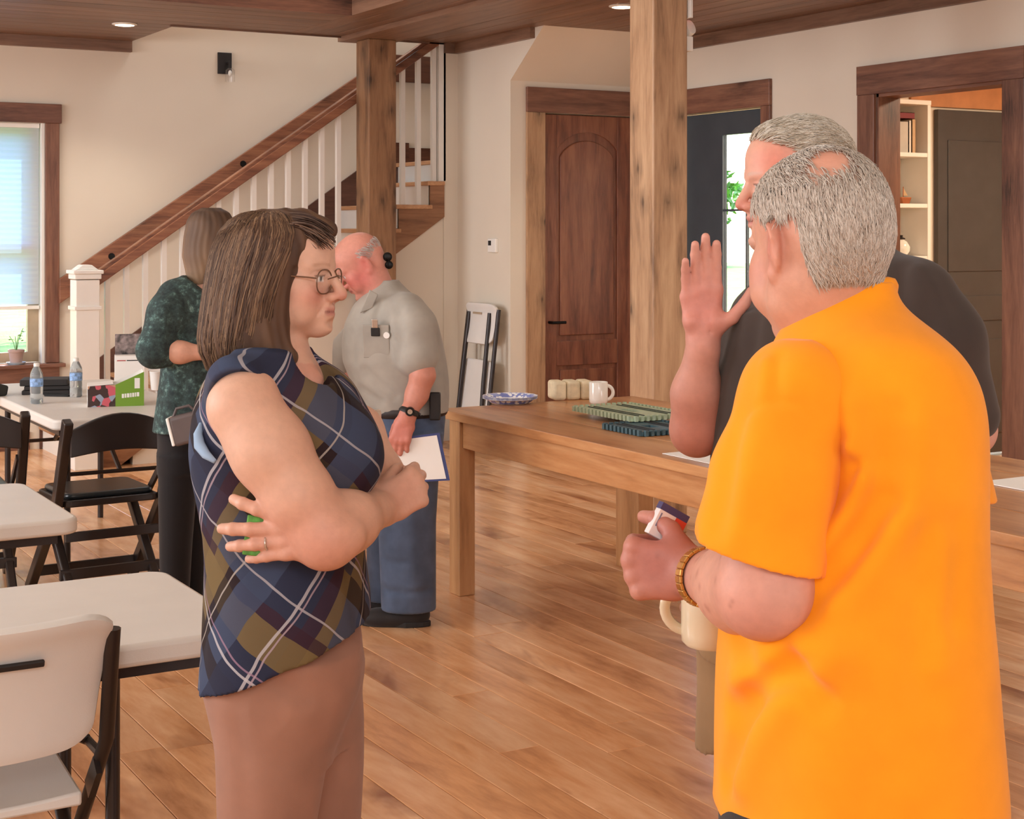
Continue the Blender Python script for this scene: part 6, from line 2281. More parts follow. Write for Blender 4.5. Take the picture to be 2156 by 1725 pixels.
    fold(t, (([(1790, 985), (1755, 1060), (1715, 1125)], 0.016, 0.012), ([(1815, 1010), (1775, 1085), (1725, 1150)], 0.016, -0.008), ([(1885, 880), (1884, 960), (1862, 1040), (1812, 1115), (1745, 1190)], 0.022, 0.014), ([(1912, 900), (1905, 1000), (1870, 1080)], 0.030, -0.010),
             ([(1870, 1060), (1810, 1150), (1735, 1235), (1690, 1290)], 0.018, 0.015), ([(1890, 1090), (1830, 1190), (1760, 1270)], 0.024, -0.010),
             ([(1668, 1392), (1682, 1412), (1735, 1480)], 0.014, 0.014), ([(1675, 1412), (1620, 1436), (1545, 1500)], 0.020, 0.015), ([(1700, 1365), (1740, 1380), (1725, 1400)], 0.026, -0.014), ([(1610, 1395), (1560, 1440)], 0.026, -0.008),
             ([(1590, 1480), (1545, 1570), (1520, 1640)], 0.018, 0.014), ([(1640, 1480), (1590, 1560), (1560, 1650)], 0.026, -0.008), ([(1545, 1330), (1565, 1390)], 0.016, 0.010),
             ([(1960, 1150), (1945, 1300), (1955, 1450)], 0.028, 0.006), ([(2015, 1120), (2000, 1300)], 0.024, 0.006), ([(1985, 1150), (1972, 1400)], 0.022, -0.006), ([(1840, 820), (1852, 960)], 0.02, 0.005), ([(1800, 1500), (1850, 1620)], 0.04, 0.006),
             ([(1765, 930), (1762, 1000), (1750, 1050)], 0.010, 0.010), ([(1782, 940), (1776, 1000)], 0.010, -0.007), ([(1718, 790), (1742, 880), (1752, 980), (1744, 1060)], 0.016, 0.012), ([(1775, 860), (1790, 950)], 0.03, -0.006)))
    t.wobble(lambda X, Y, Z: 0.0022 * np.sin(17 * X + 9 * Z) * np.sin(13 * Z - 6 * X + 11 * Y))
    # hem of the shirt, hanging lower at the right
    t.half(L(1500, 1698), (-0.06, 0, -1))
    cloth_mat('orange_cotton', (250, 154, 24), 0.9, 800, 0.03)
    shirt = O.put('t_shirt', t.surface('t_shirt'), 'orange_cotton', 'bright orange crew-neck T-shirt')
    # sleeves, hollow, cut at the hem
    sv = Vol(L(1440, 1260) - V3((0, 0.26, 0)), L(1790, 700) + V3((0, 0.1, 0)), 0.004)
    sv.cone(L(1735, 800, -0.020), L(1684, 840, -0.080), 0.030, 0.070, 0.03)
    sv.cone(L(1684, 835, -0.082), L(1628, 1010, -0.10), 0.072, 0.074, 0.03)
    sv.cone(L(1628, 1010, -0.10), L(1588, 1260, -0.112), 0.074, 0.078, 0.03)
    sv.ell(L(1664, 1180, -0.11), (0.030, 0.05, 0.06), None, 0.04)
    sv.ell(L(1520, 1150, -0.11), (0.028, 0.04, 0.05), None, 0.04)
    fold(sv, gain=0.9, items=(([(1560, 880), (1535, 1000), (1510, 1110)], 0.018, 0.010), ([(1585, 890), (1570, 1000), (1545, 1110)], 0.022, -0.008), ([(1700, 860), (1690, 980), (1680, 1100)], 0.026, 0.006), ([(1640, 845), (1600, 850), (1570, 870)], 0.006, 0.003), ([(1640, 845), (1680, 850), (1710, 880)], 0.006, 0.003), ([(1610, 760), (1606, 830)], 0.010, -0.004), ([(1640, 750), (1634, 830)], 0.010, 0.004)))
    nh = unit(V3((-0.25, 0.05, -0.97)))
    sv.half(L(1592, 1168, -0.11), nh)
    sv.cone(L(1606, 1120, -0.110), L(1590, 1400, -0.112), 0.064, 0.072, 0.0, 'sub')
    O.put('sleeve', sv.surface('sleeve'), 'orange_cotton', None, shirt)
    rv = Vol(L(1880, 1160, 0.15) - V3((0, 0.18, 0)), L(2140, 720, 0.15) + V3((0, 0.14, 0)), 0.004)
    rv.cone(L(1925, 800, 0.05), L(1958, 850, 0.09), 0.050, 0.058, 0.03)
    rv.cone(L(1958, 850, 0.09), L(2004, 1080, 0.19), 0.058, 0.066, 0.03)
    rv.half(L(2060, 1050, 0.18), (-0.15, 0.0, -1.0))
    O.put('sleeve', rv.surface('sleeve'), 'orange_cotton', None, shirt)
    # collar rib as a rolled band along the neckline
    rm = np.array(rim[:-1])
    rm = (np.roll(rm, 1, 0) + 2 * rm + np.roll(rm, -1, 0)) / 4
    rm = rm - V3((0, 0, 0.006))
    rm = rm + (np.array([L(1785, 646, 0.0)]) - rm) * V3((0.07, 0.07, 0))
    obj('collar_rib', MB().tube([tuple(p) for p in rm] + [tuple(rm[0])], 0.0085, 10, caps=False, flat=1.4), 'orange_cotton', shirt, smooth='all')
    # trousers and shoes
    tr = Vol(L(1470, 2600) * V3((1, 1, 0)) - V3((0.05, 0.26, 0.0)), L(2140, 1500) + V3((0.02, 0.26, 0)), 0.007)
    tr.stack(O.rows([(1560, 1530, 2085, .17), (1700, 1515, 2095, .175), (1850, 1530, 2085, .17)]), 0.0)
    z0 = 0.03
    for (xa, dd) in ((1690, -0.08), (1930, 0.08)):
        tr.cone(L(xa, 1850, dd), L(xa + 10, 2400, dd), 0.105, 0.085, 0.05)
        tr.cone(L(xa + 10, 2400, dd), V3((L(xa + 10, 2400, dd)[0], dd, z0 + 0.06)), 0.085, 0.07, 0.04)
    cloth_mat('charcoal_trousers', (52, 48, 48), 0.9)
    O.put('trousers', tr.surface('trousers'), 'charcoal_trousers', 'dark trousers')
    for (xa, dd) in ((1690, -0.08), (1930, 0.08)):
        shoe('shoe', O, V3((L(xa + 10, 2400, dd)[0] + 0.03, dd - 0.07, 0)), math.radians(30))
    # gold watch band of links
    fy = unit(V3(L(1486, 1222, 0.075)) - V3(L(1565, 1236, -0.03)))
    c = L(1484, 1216, 0.062)
    s1 = unit(np.cross(fy, (0, 0, 1)))
    s2_ = np.cross(s1, fy)
    wt = thing_part(O, 'watch')
    for k in range(26):
        a = 2 * math.pi * k / 26
        p = c + (s1 * math.cos(a) + s2_ * math.sin(a)) * 0.0385
        tn = (-s1 * math.sin(a) + s2_ * math.cos(a))
        M = Matrix((tn, fy, (s1 * math.cos(a) + s2_ * math.sin(a)))).transposed()
        obj('link', MB().obox(p, (0.0092, 0.016, 0.005), M), 'gold', wt, bevel=0.001, seg=1)
    # the mug he holds and the small pack
    q = L(1499, 1357, 0.26)
    w_ = cam2world(q[0] + O.a, q[1] + O.d, q[2])
    mug('coffee_mug', w_, -TH + math.radians(172), 'cream mug held in front of the person in orange', 'cream_glaze', 0.046, 0.105)
    q = L(1408, 1096, 0.140)
    w_ = cam2world(q[0] + O.a, q[1] + O.d, q[2])
    pk = tag(obj('card_pack', MB().box(-0.022, 0.022, -0.009, 0.009, -0.030, 0.018), plain('pack_white', (226, 216, 214), 0.5), bevel=0.001), 'small red, white and blue pack held by the person in orange', 'packet')
    pk.location = w_
    pk.rotation_euler = (math.radians(-4), math.radians(30), -TH + math.radians(12))
    obj('blue_band', MB().box(-0.0223, 0.0223, -0.0093, 0.0093, 0.008, 0.0183), plain('pack_blue', (66, 60, 104), 0.5), pk)
    obj('red_band', MB().box(0.005, 0.0224, -0.0094, 0.0094, -0.030, 0.008), plain('pack_red', (206, 66, 50), 0.5), pk)
    obj('print_lines', MB().box(-0.018, -0.016, -0.0096, -0.009, -0.016, 0.004), plain('pack_ink', (120, 116, 140), 0.5), pk)


def t_surface(vol, L, px, py):
    """first point of the volume met when looking through image point (px, py)"""
    for dd in np.arange(-0.24, 0.30, 0.006):
        p = L(px, py, dd)
        i = np.round((p - vol.lo) / vol.h).astype(int)
        if np.all(i >= 0) and np.all(i < vol.n) and vol.F[tuple(i)] < 0.004:
            return p
    return L(px, py, 0.0)


def thing_part(person, name, parent=None):
    o = bpy.data.objects.new(name, None)
    o.empty_display_size = 0.05
    COL.objects.link(o)
    o.parent = parent or person.root
    return o


build_orange()
# ------------------------------------------------------------------ tall man with the raised hand
def build_tall():
    T = Person(1770, 2.9, 'person in a dark T-shirt and khaki shorts raising one open hand')
    L = T.L
    hf = Frame(L(1676, 386), rot('z', 6) @ np.array([[0, -1, 0], [1, 0, 0], [0, 0, 1.0]]) @ rot('x', -5), 0.985)
    v = Vol(L(1400, 1010) - V3((0, 0.30, 0)), L(2110, 215) + V3((0, 0.30, 0)), 0.003)
    neck = L(1735, 590, 0.0)
    head_shape(v, hf, nose=0.98, jaw=1.08, neck_to=neck, neck_r=0.060, heavy=0.004, ear=1.1, mouth=0.004)
    v.cone(L(1750, 780), L(1770, 900), 0.11, 0.13, 0.06)
    v.cone(neck, L(1750, 780), 0.06, 0.10, 0.05)
    # raised right arm: elbow low, forearm up, palm to the camera
    sh, el, wr = L(1625, 730, 0.10), L(1468, 902, 0.03), L(1480, 728, -0.02)
    v.cone(L(1730, 720), sh, 0.06, 0.056, 0.05)
    v.chain([sh, el], [0.054, 0.045], 0.03)
    v.ell(L(1466, 915, 0.03), (0.034, 0.036, 0.032), None, 0.03)
    v.chain([el, L(1466, 830, 0.01), wr], [0.043, 0.042, 0.030], 0.03)
    hand_shape(v, L(1481, 714, -0.02), (-0.05, -0.08, 1.0), (1, 0, 0.03), (0, 1, 0.08), 0.97,
               curls=((4, 8, 6), (2, 6, 5), (4, 8, 6), (8, 12, 8)), splay=(1, 0.5, 0, -1), thumb_dir=((0.80, 0.52, -0.30), (0.66, 0.74, -0.12), (0.50, 0.86, 0.0)), wrist_r=0.031)
    for pts in ([(1455, 640), (1480, 630), (1500, 612)], [(1448, 660), (1475, 662), (1495, 640)], [(1500, 622), (1492, 660), (1496, 700)]):
        v.groove([L(x, y, -0.045) for x, y in pts], 0.004, 0.003)
    # left arm hanging behind the man in orange, elbow showing at the right
    s2, e2, w2 = L(1945, 740, -0.11), L(2042, 905, -0.06), L(1900, 1010, -0.20)
    v.chain([L(1790, 740), s2, e2, w2], [0.06, 0.05, 0.042, 0.032], 0.03)
    hand_shape(v, w2, (-1, -0.4, -0.1), (0.1, 0.1, 1), (0.3, -1, 0), 1.0, curls=((20, 30, 20),) * 4, wrist_r=0.03)
    me = v.surface('person_body')
    vv = v.verts
    base, red = (220, 168, 146), (206, 122, 106)
    col, loc = head_tone(vv, hf, base, red, brows=(196, 180, 166), lips=(186, 112, 104))
    w = (0.75 * np.exp(-(((loc - V3((-0.06, 0.055, 0.045))) / V3((0.05, 0.04, 0.035))) ** 2).sum(axis=1)))[:, None]
    col = col * (1 - w) + V3((222, 136, 116)) * w
    away = np.linalg.norm(vv - hf.c, axis=1) > 0.18
    c2 = np.tile(V3((216, 158, 140)), (len(vv), 1))
    for (p, r, c, a) in ((L(1480, 650, -0.04), 0.06, (216, 130, 120), 0.5), (L(1470, 930, 0.0), 0.08, (190, 112, 92), 0.6)):  # palm reddened; elbow tone darkened for the shade it stands in
        w = (a * np.exp(-((vv - p) ** 2).sum(axis=1) / r ** 2))[:, None]
        c2 = c2 * (1 - w) + V3(c) * w
    col[away] = c2[away]
    shell = np.linalg.norm((loc - V3((0, -0.014, 0.036))) / V3((0.0765, 0.0975, 0.085)), axis=1) < 1.06
    side = (loc[:, 2] > 0.075 - 0.9 * np.clip(loc[:, 1], -0.02, 0.03) * -1) | ((loc[:, 1] < 0.012) & (loc[:, 2] > -0.045))
    w = (0.85 * (shell & side & ~away & (loc[:, 1] < 0.07)))[:, None]
    col = col * (1 - w) + V3((196, 184, 168)) * w
    paint(me, col)
    T.put('body', me, 'skin')

    def dens(q):
        if q[1] > 0.078 or q[2] < -0.055:
            return 0.0
        if q[1] > 0.020 and q[2] < 0.060 + 0.35 * (q[1] - 0.02):
            return 0.0
        if -0.055 < q[1] < 0.03 and abs(q[0]) > 0.05 and q[2] < 0.030:
            return 0.0
        return 1.0

    def comb(q):
        if q[2] > 0.055:
            return (q[0] * 5, -1.0, 0.12)
        return (q[0], -0.8, -0.75)
    me = scalp_locks(hf, 8000, dens, comb, 0.040, 21, 0.0090, 0.0009, ((170, 154, 132), (198, 186, 168), (220, 212, 200)), R=(0.0770, 0.0980, 0.106), c=(0, -0.014, 0.016), vol=v)
    T.put('hair', me, 'hair_locks', 'silver-white hair combed back')
    # ear-side glasses arm is not worn; dark T-shirt
    t = Vol(L(1440, 1330) - V3((0, 0.30, 0)), L(2120, 460) + V3((0, 0.34, 0)), 0.005)
    tab = [(505, 1700, 1860, .065), (530, 1670, 1885, .09), (560, 1625, 1925, .13), (600, 1575, 1965, .165), (650, 1548, 1995, .18), (720, 1532, 2015, .185), (800, 1516, 2022, .185), (900, 1502, 2022, .185), (1000, 1495, 2020, .185), (1100, 1500, 2015, .185), (1200, 1508, 2010, .185), (1300, 1510, 2005, .185)]
    t.stack(T.rows(tab), 0.0, power=2.2)
    t.half(L(1735, 560), (-0.55, 0.0, 1.0))
    # left sleeve towards the right edge
    t.cone(L(1920, 640, -0.10), L(1975, 720, -0.12), 0.085, 0.080, 0.05)
    t.cone(L(1975, 720, -0.12), L(2034, 872, -0.07), 0.078, 0.060, 0.03)
    # right sleeve
    t.cone(L(1640, 660, 0.08), L(1590, 730, 0.12), 0.075, 0.072, 0.05)
    t.cone(L(1590, 730, 0.12), L(1530, 830, 0.075), 0.070, 0.064, 0.03)
    for pts, w_, dp in (([(1900, 560), (1890, 640), (1900, 700)], 0.016, 0.010), ([(1930, 570), (1925, 660)], 0.02, -0.008), ([(1600, 640), (1570, 800)], 0.02, 0.008), ([(1560, 760), (1530, 950)], 0.024, 0.009), ([(1520, 900), (1510, 1040)], 0.02, 0.008), ([(1960, 600), (2000, 720)], 0.02, -0.006)):
        t.groove([t_surface(t, L, x, y) for x, y in pts], w_, dp)
    cloth_mat('charcoal_tee', (68, 58, 53), 0.9, 600, 0.05)
    T.put('t_shirt', t.surface('t_shirt'), 'charcoal_tee', 'dark charcoal T-shirt')
    # khaki shorts, bare shins, shoes
    s = Vol(L(1430, 1640) - V3((0, 0.26, 0)), L(2100, 1180) + V3((0, 0.26, 0)), 0.006)
    s.stack(T.rows([(1200, 1505, 2005, .175), (1300, 1490, 2010, .185), (1380, 1470, 2010, .185)]), 0.0)
    s.stack(T.rows([(1330, 1466, 1760, .12, 0.09), (1450, 1468, 1745, .115, 0.09), (1620, 1462, 1730, .11, 0.09)]), 0.03)
    s.stack(T.rows([(1330, 1690, 2010, .12, -0.09), (1450, 1700, 2005, .115, -0.09), (1620, 1705, 2000, .11, -0.09)]), 0.03)
    s.half(L(1467, 1578, 0.09), (0.42, 0, -1))
    cloth_mat('khaki_cloth', (166, 134, 98), 0.9, 500)
    T.put('shorts', s.surface('shorts'), 'khaki_cloth', 'khaki shorts')
    lg = Vol(L(1480, 2300) * V3((1, 1, 0)) - V3((0.05, 0.26, -0.03)), L(2060, 1480) + V3((0, 0.26, 0)), 0.006)
    for (px_, dd) in ((1600, 0.09), (1850, -0.09)):
        k_ = L(px_, 1720, dd)
        lg.chain([L(px_, 1500, dd), k_, V3((k_[0] + 0.01, dd + 0.02, 0.33)), V3((k_[0] + 0.02, dd + 0.02, 0.07))], [0.075, 0.060, 0.056, 0.036], 0.03)
    me = lg.surface('legs')
    paint(me, np.tile(V3((214, 162, 142)), (len(lg.verts), 1)))
    T.put('lower_legs', me, 'skin', 'bare lower legs')
    for (px_, dd) in ((1600, 0.09), (1850, -0.09)):
        k_ = L(px_, 1720, dd)
        shoe('shoe', T, V3((k_[0] + 0.07, dd + 0.04, 0)), math.radians(75))


# ------------------------------------------------------------------ bowed man in the grey work shirt
def build_grey():
    G = Person(860, 6.35, 'person in a grey short-sleeved shirt and jeans with head bowed, holding a clipboard')
    L = G.L
    u = G.u
    # head: looks to the left and down
    R = rot('z', 10) @ np.array([[0, -1, 0], [1, 0, 0], [0, 0, 1.0]]) @ rot('x', -38)
    hf = Frame(L(758, 556), R, 1.03)
    v = Vol(L(690, 960) - V3((0, 0.30, 0)), L(960, 460) + V3((0, 0.30, 0)), 0.005)
    head_shape(v, hf, nose=1.1, jaw=1.12, neck_to=L(808, 640), neck_r=0.062, heavy=0.005, ear=1.15)
    v.cone(L(820, 680), L(850, 800), 0.11, 0.13, 0.05)
    # near (left) arm hanging, hand on the clipboard
    sh, el, wr = L(868, 672, -0.17), L(890, 790, -0.215), L(860, 872, -0.248)
    v.chain([L(840, 700), sh + V3((0, 0.03, -0.02)), el, L(878, 830, -0.21), wr], [0.06, 0.05, 0.046, 0.042, 0.032], 0.03)
    tips, tt = hand_shape(v, wr + V3((-0.005, 0, -0.01)), (-0.30, -0.05, -1.0), (-0.8, 0.2, 0.3), (-0.25, -1.0, 0.05), 1.08,
                          curls=((12, 34, 24), (14, 36, 24), (16, 36, 24), (20, 36, 24)), splay=(4, 1, -2, -5), wrist_r=0.032, thumb_dir=((0.5, 0.7, -0.5), (0.2, 0.9, -0.5), (0.0, 0.9, -0.5)))
    # far arm
    v.chain([L(810, 700), L(775, 710, 0.15), L(728, 800, 0.17), L(800, 880, 0.02)], [0.06, 0.05, 0.044, 0.034], 0.03)
    hand_shape(v, L(802, 885, 0.02), (0.4, -0.5, -0.8), (0.5, 0.3, 0.5), (-0.6, 0.3, 0.3), 1.0, curls=((30, 40, 30),) * 4, wrist_r=0.03)
    me = v.surface('person_body')
    vv = v.verts
    base, red = (224, 158, 140), (206, 104, 96)
    col, loc = head_tone(vv, hf, base, red, brows=(200, 180, 170))
    w = (0.7 * np.exp(-(((loc - V3((-0.05, 0.03, -0.05))) / V3((0.06, 0.05, 0.05))) ** 2).sum(axis=1)))[:, None]
    col = col * (1 - w) + V3(red) * w
    away = np.linalg.norm(vv - hf.c, axis=1) > 0.2
    c2 = np.tile(V3((206, 140, 120)), (len(vv), 1))
    w = (0.6 * np.exp(-((vv - L(848, 910, -0.24)) ** 2).sum(axis=1) / 0.08 ** 2))[:, None]
    c2 = c2 * (1 - w) + V3((196, 108, 96)) * w
    col[away] = c2[away]
    paint(me, col)
    G.put('body', me, 'skin')

    def dens(q):
        if q[1] > 0.0 or q[2] > 0.055 or q[2] < -0.055:
            return 0.0
        if abs(q[0]) > 0.064 and q[2] < 0.0 and q[1] > -0.04:
            return 0.0
        return 0.4
    me = scalp_locks(hf, 900, dens, lambda q: (q[0], -0.7, -0.8), 0.022, 31, 0.003, 0.0011, ((200, 186, 178), (226, 218, 212)), R=(0.0770, 0.0980, 0.0855))
    G.put('hair', me, 'hair_locks', 'thin white fringe of hair')
    t = Vol(L(690, 890) - V3((0, 0.32, 0)), L(985, 560) + V3((0, 0.30, 0)), 0.006)
    tab = [(590, 800, 838, .06), (612, 775, 860, .10), (640, 745, 895, .155), (680, 726, 922, .18), (720, 720, 932, .185), (760, 722, 940, .185), (800, 738, 945, .18), (835, 752, 946, .175), (866, 762, 944, .17)]
    t.stack(G.rows(tab), 0.0, power=2.2)
    # near sleeve
    t.cone(L(855, 660, -0.13), L(872, 690, -0.17), 0.085, 0.088, 0.05)
    t.cone(L(872, 690, -0.17), L(878, 745, -0.19), 0.088, 0.092, 0.03)
    t.cone(L(775, 690, 0.12), L(706, 775, 0.20), 0.075, 0.085, 0.04)
    t.half(L(0, 868), (0, 0, -1))
    for pts, w_, dp in (([(838, 655), (842, 700), (836, 760)], 0.022, 0.014), ([(815, 690), (830, 720)], 0.012, 0.006), ([(800, 640), (790, 680)], 0.014, 0.008), ([(735, 700), (745, 760)], 0.016, 0.008), ([(770, 780), (830, 835)], 0.02, 0.010), ([(760, 820), (800, 845)], 0.018, 0.009), ([(925, 700), (928, 760)], 0.014, 0.010), ([(905, 800), (870, 850)], 0.02, 0.010), ([(765, 735), (815, 737)], 0.008, 0.004)):
        t.groove([t_surface2(t, L, x, y) for x, y in pts], w_, dp)
    cloth_mat('grey_shirt_cloth', (166, 160, 150), 0.9, 500, 0.05)
    shirt = G.put('shirt', t.surface('shirt'), 'grey_shirt_cloth', 'grey-tan button shirt tucked into jeans')
    # collar flaps, pocket with a clip-on badge
    obj('collar_flap', MB().prism([(0, 0), (0.05, 0.02), (0.075, 0.075), (0.04, 0.095)], 'Y', 0, 0.010), 'grey_shirt_cloth', shirt, loc=L(757, 660, -0.15), bevel=0.004)
    o = obj('pocket', MB().box(-0.055, 0.055, -0.006, 0.006, -0.075, 0.06), 'grey_shirt_cloth', shirt, loc=t_surface2(t, L, 792, 715), bevel=0.004)
    o.rotation_euler = (math.radians(10), 0, math.radians(-8))
    b_ = obj('badge', MB().box(-0.018, 0.018, -0.012, -0.004, 0.015, 0.05), 'matt_black', o, bevel=0.003)
    obj('badge_clip', MB().box(-0.012, 0.012, -0.014, -0.006, 0.05, 0.085), 'silver', o, bevel=0.002)
    obj('pocket_tag', MB().lathe([(0.001, -0.002), (0.013, -0.002), (0.013, 0.002), (0.001, 0.002)], 14), 'paper_white', o, loc=(0.045, -0.01, 0.02)).rotation_euler = (math.radians(90), 0, 0)
    # jeans
    j = Vol(L(720, 1320) - V3((0, 0.30, 0)), L(985, 845) + V3((0, 0.30, 0)), 0.007)
    j.stack(G.rows([(850, 766, 936, .165), (880, 768, 938, .17), (940, 772, 932, .17)]), 0.0)
    j.stack(G.rows([(910, 786, 934, .105, -0.09), (1000, 792, 924, .10, -0.09), (1100, 796, 918, .092, -0.09), (1200, 800, 918, .088, -0.09), (1284, 803, 918, .088, -0.09)]), 0.04)
    j.stack(G.rows([(910, 770, 880, .10, 0.09), (1000, 772, 868, .098, 0.09), (1100, 772, 855, .09, 0.09), (1262, 772, 850, .085, 0.09)]), 0.03)
    for pts, w_, dp in (([(800, 1240), (850, 1250), (905, 1244)], 0.016, 0.010), ([(806, 1180), (850, 1190)], 0.016, 0.008), ([(860, 1010), (870, 1150), (872, 1240)], 0.03, -0.006), ([(900, 900), (850, 930)], 0.02, 0.008)):
        j.groove([t_surface2(j, L, x, y) for x, y in pts], w_, dp)
    cloth_mat('denim', (78, 90, 112), 0.9, 400, 0.14)
    G.put('jeans', j.surface('jeans'), 'denim', 'faded blue jeans')
    pz = L(0, 862)[2]
    bl = MB()
    cx_ = (L(766, 862)[0] + L(938, 862)[0]) / 2
    ring = [(cx_ + 0.170 * math.cos(a), 0.170 * math.sin(a), pz) for a in [2 * math.pi * k / 32 for k in range(33)]]
    belt = obj('belt', MB().tube(ring, 0.0065, 8, caps=False, flat=3.2), plain('belt_leather', (38, 28, 26), 0.5), G.root, smooth=True)
    obj('buckle', MB().box(-0.02, 0.02, -0.006, 0.002, -0.018, 0.018), 'silver', belt, loc=V3((L(800, 862)[0], -0.150, pz)), bevel=0.003)
    obj('phone_holster', MB().box(-0.022, 0.022, -0.02, 0.02, -0.075, 0.035), 'matt_black', belt, loc=L(916, 845, -0.165), bevel=0.006)
    shoe('shoe', G, V3((L(898, 1300, -0.09)[0], -0.09, 0)), math.radians(88), L=0.26, h=0.10)
    shoe('shoe', G, V3((L(845, 1290, 0.09)[0], 0.09, 0)), math.radians(84), L=0.26, h=0.10)
    # wrist watch
    c = wr + V3((0.004, 0, 0.012))
    fy = unit(V3((-0.30, -0.1, -0.8)))
    s1 = unit(np.cross(fy, (0, 1, 0)))
    s2_ = np.cross(fy, s1)
    band = obj('watch', MB().tube([c + (s1 * math.cos(a) + s2_ * math.sin(a)) * 0.036 for a in [2 * math.pi * k / 24 for k in range(25)]], 0.004, 8, caps=False, flat=3.0), 'matt_black', G.root, smooth=True)
    obj('watch_face', MB().tube([c + V3((0.004, -0.034, 0.002)), c + V3((0.005, -0.046, 0.002))], [0.019, 0.017], 16), 'black_metal', band, smooth=True)
    obj('watch_dial', MB().tube([c + V3((0.005, -0.0462, 0.002)), c + V3((0.005, -0.047, 0.002))], [0.010, 0.010], 16), 'silver', band, smooth=True)
    # dark sunglasses perched behind the neck
    sg = thing_part(G, 'sunglasses')
    for (px_, py_, r_) in ((816, 541, 0.019), (819, 558, 0.017)):
        p = L(px_, py_, -0.02)
        obj('dark_lens', MB().ball(p, (r_, 0.008, r_)), 'black_metal', sg, smooth='all')
    obj('bridge', MB().tube([L(812, 546, -0.03), L(818, 549, -0.02), L(816, 562, -0.03)], 0.004, 8), 'black_metal', sg, smooth=True)
    # clipboard with paper
    cl = thing('clipboard', 'blue clipboard with white paper held against the jeans', 'clipboard')
    A, B, C_, D = L(792, 926, -0.212), L(926, 909, -0.212), L(948, 1009, -0.212), L(812, 1016, -0.212)
    cl.location = cam2world(G.a + (A[0] + C_[0]) / 2, G.d - 0.245, 0)
    cl.rotation_euler = (0, 0, -TH)
    ox = (A[0] + C_[0]) / 2

    def quad(pts, y0, y1):
        vs = [(p[0] - ox, y0, p[2]) for p in pts] + [(p[0] - ox, y1, p[2]) for p in pts]
        return MB().add(vs, [(0, 1, 2, 3), (7, 6, 5, 4), (0, 4, 5, 1), (1, 5, 6, 2), (2, 6, 7, 3), (3, 7, 4, 0)])
    obj('board', quad([A, B, C_, D], 0.0, 0.004), plain('board_blue', (62, 74, 128), 0.5), cl)
    m_ = (V3(A) + V3(C_)) / 2
    sheet = [m_ + (V3(p) - m_) * V3((0.90, 1, 0.91)) for p in (A, B, C_, D)]
    obj('paper', quad(sheet, -0.002, 0.0), 'paper_white', cl)
    e0, e1 = sheet[0] * 0.82 + sheet[2] * 0.18, sheet[3] * 0.78 + sheet[1] * 0.22
    obj('pen_line', MB().bar((e0[0] - ox - 0.03, -0.003, e0[2] - 0.02), (e1[0] - ox - 0.03, -0.003, e1[2]), 0.002, 0.003), 'matt_black', cl)


def t_surface2(vol, L, px, py):
    for dd in np.arange(-0.32, 0.30, 0.008):
        p = L(px, py, dd)
        i = np.round((p - vol.lo) / vol.h).astype(int)
        if np.all(i >= 0) and np.all(i < vol.n) and vol.F[tuple(i)] < 0.005:
            return p
    return L(px, py, 0.0)


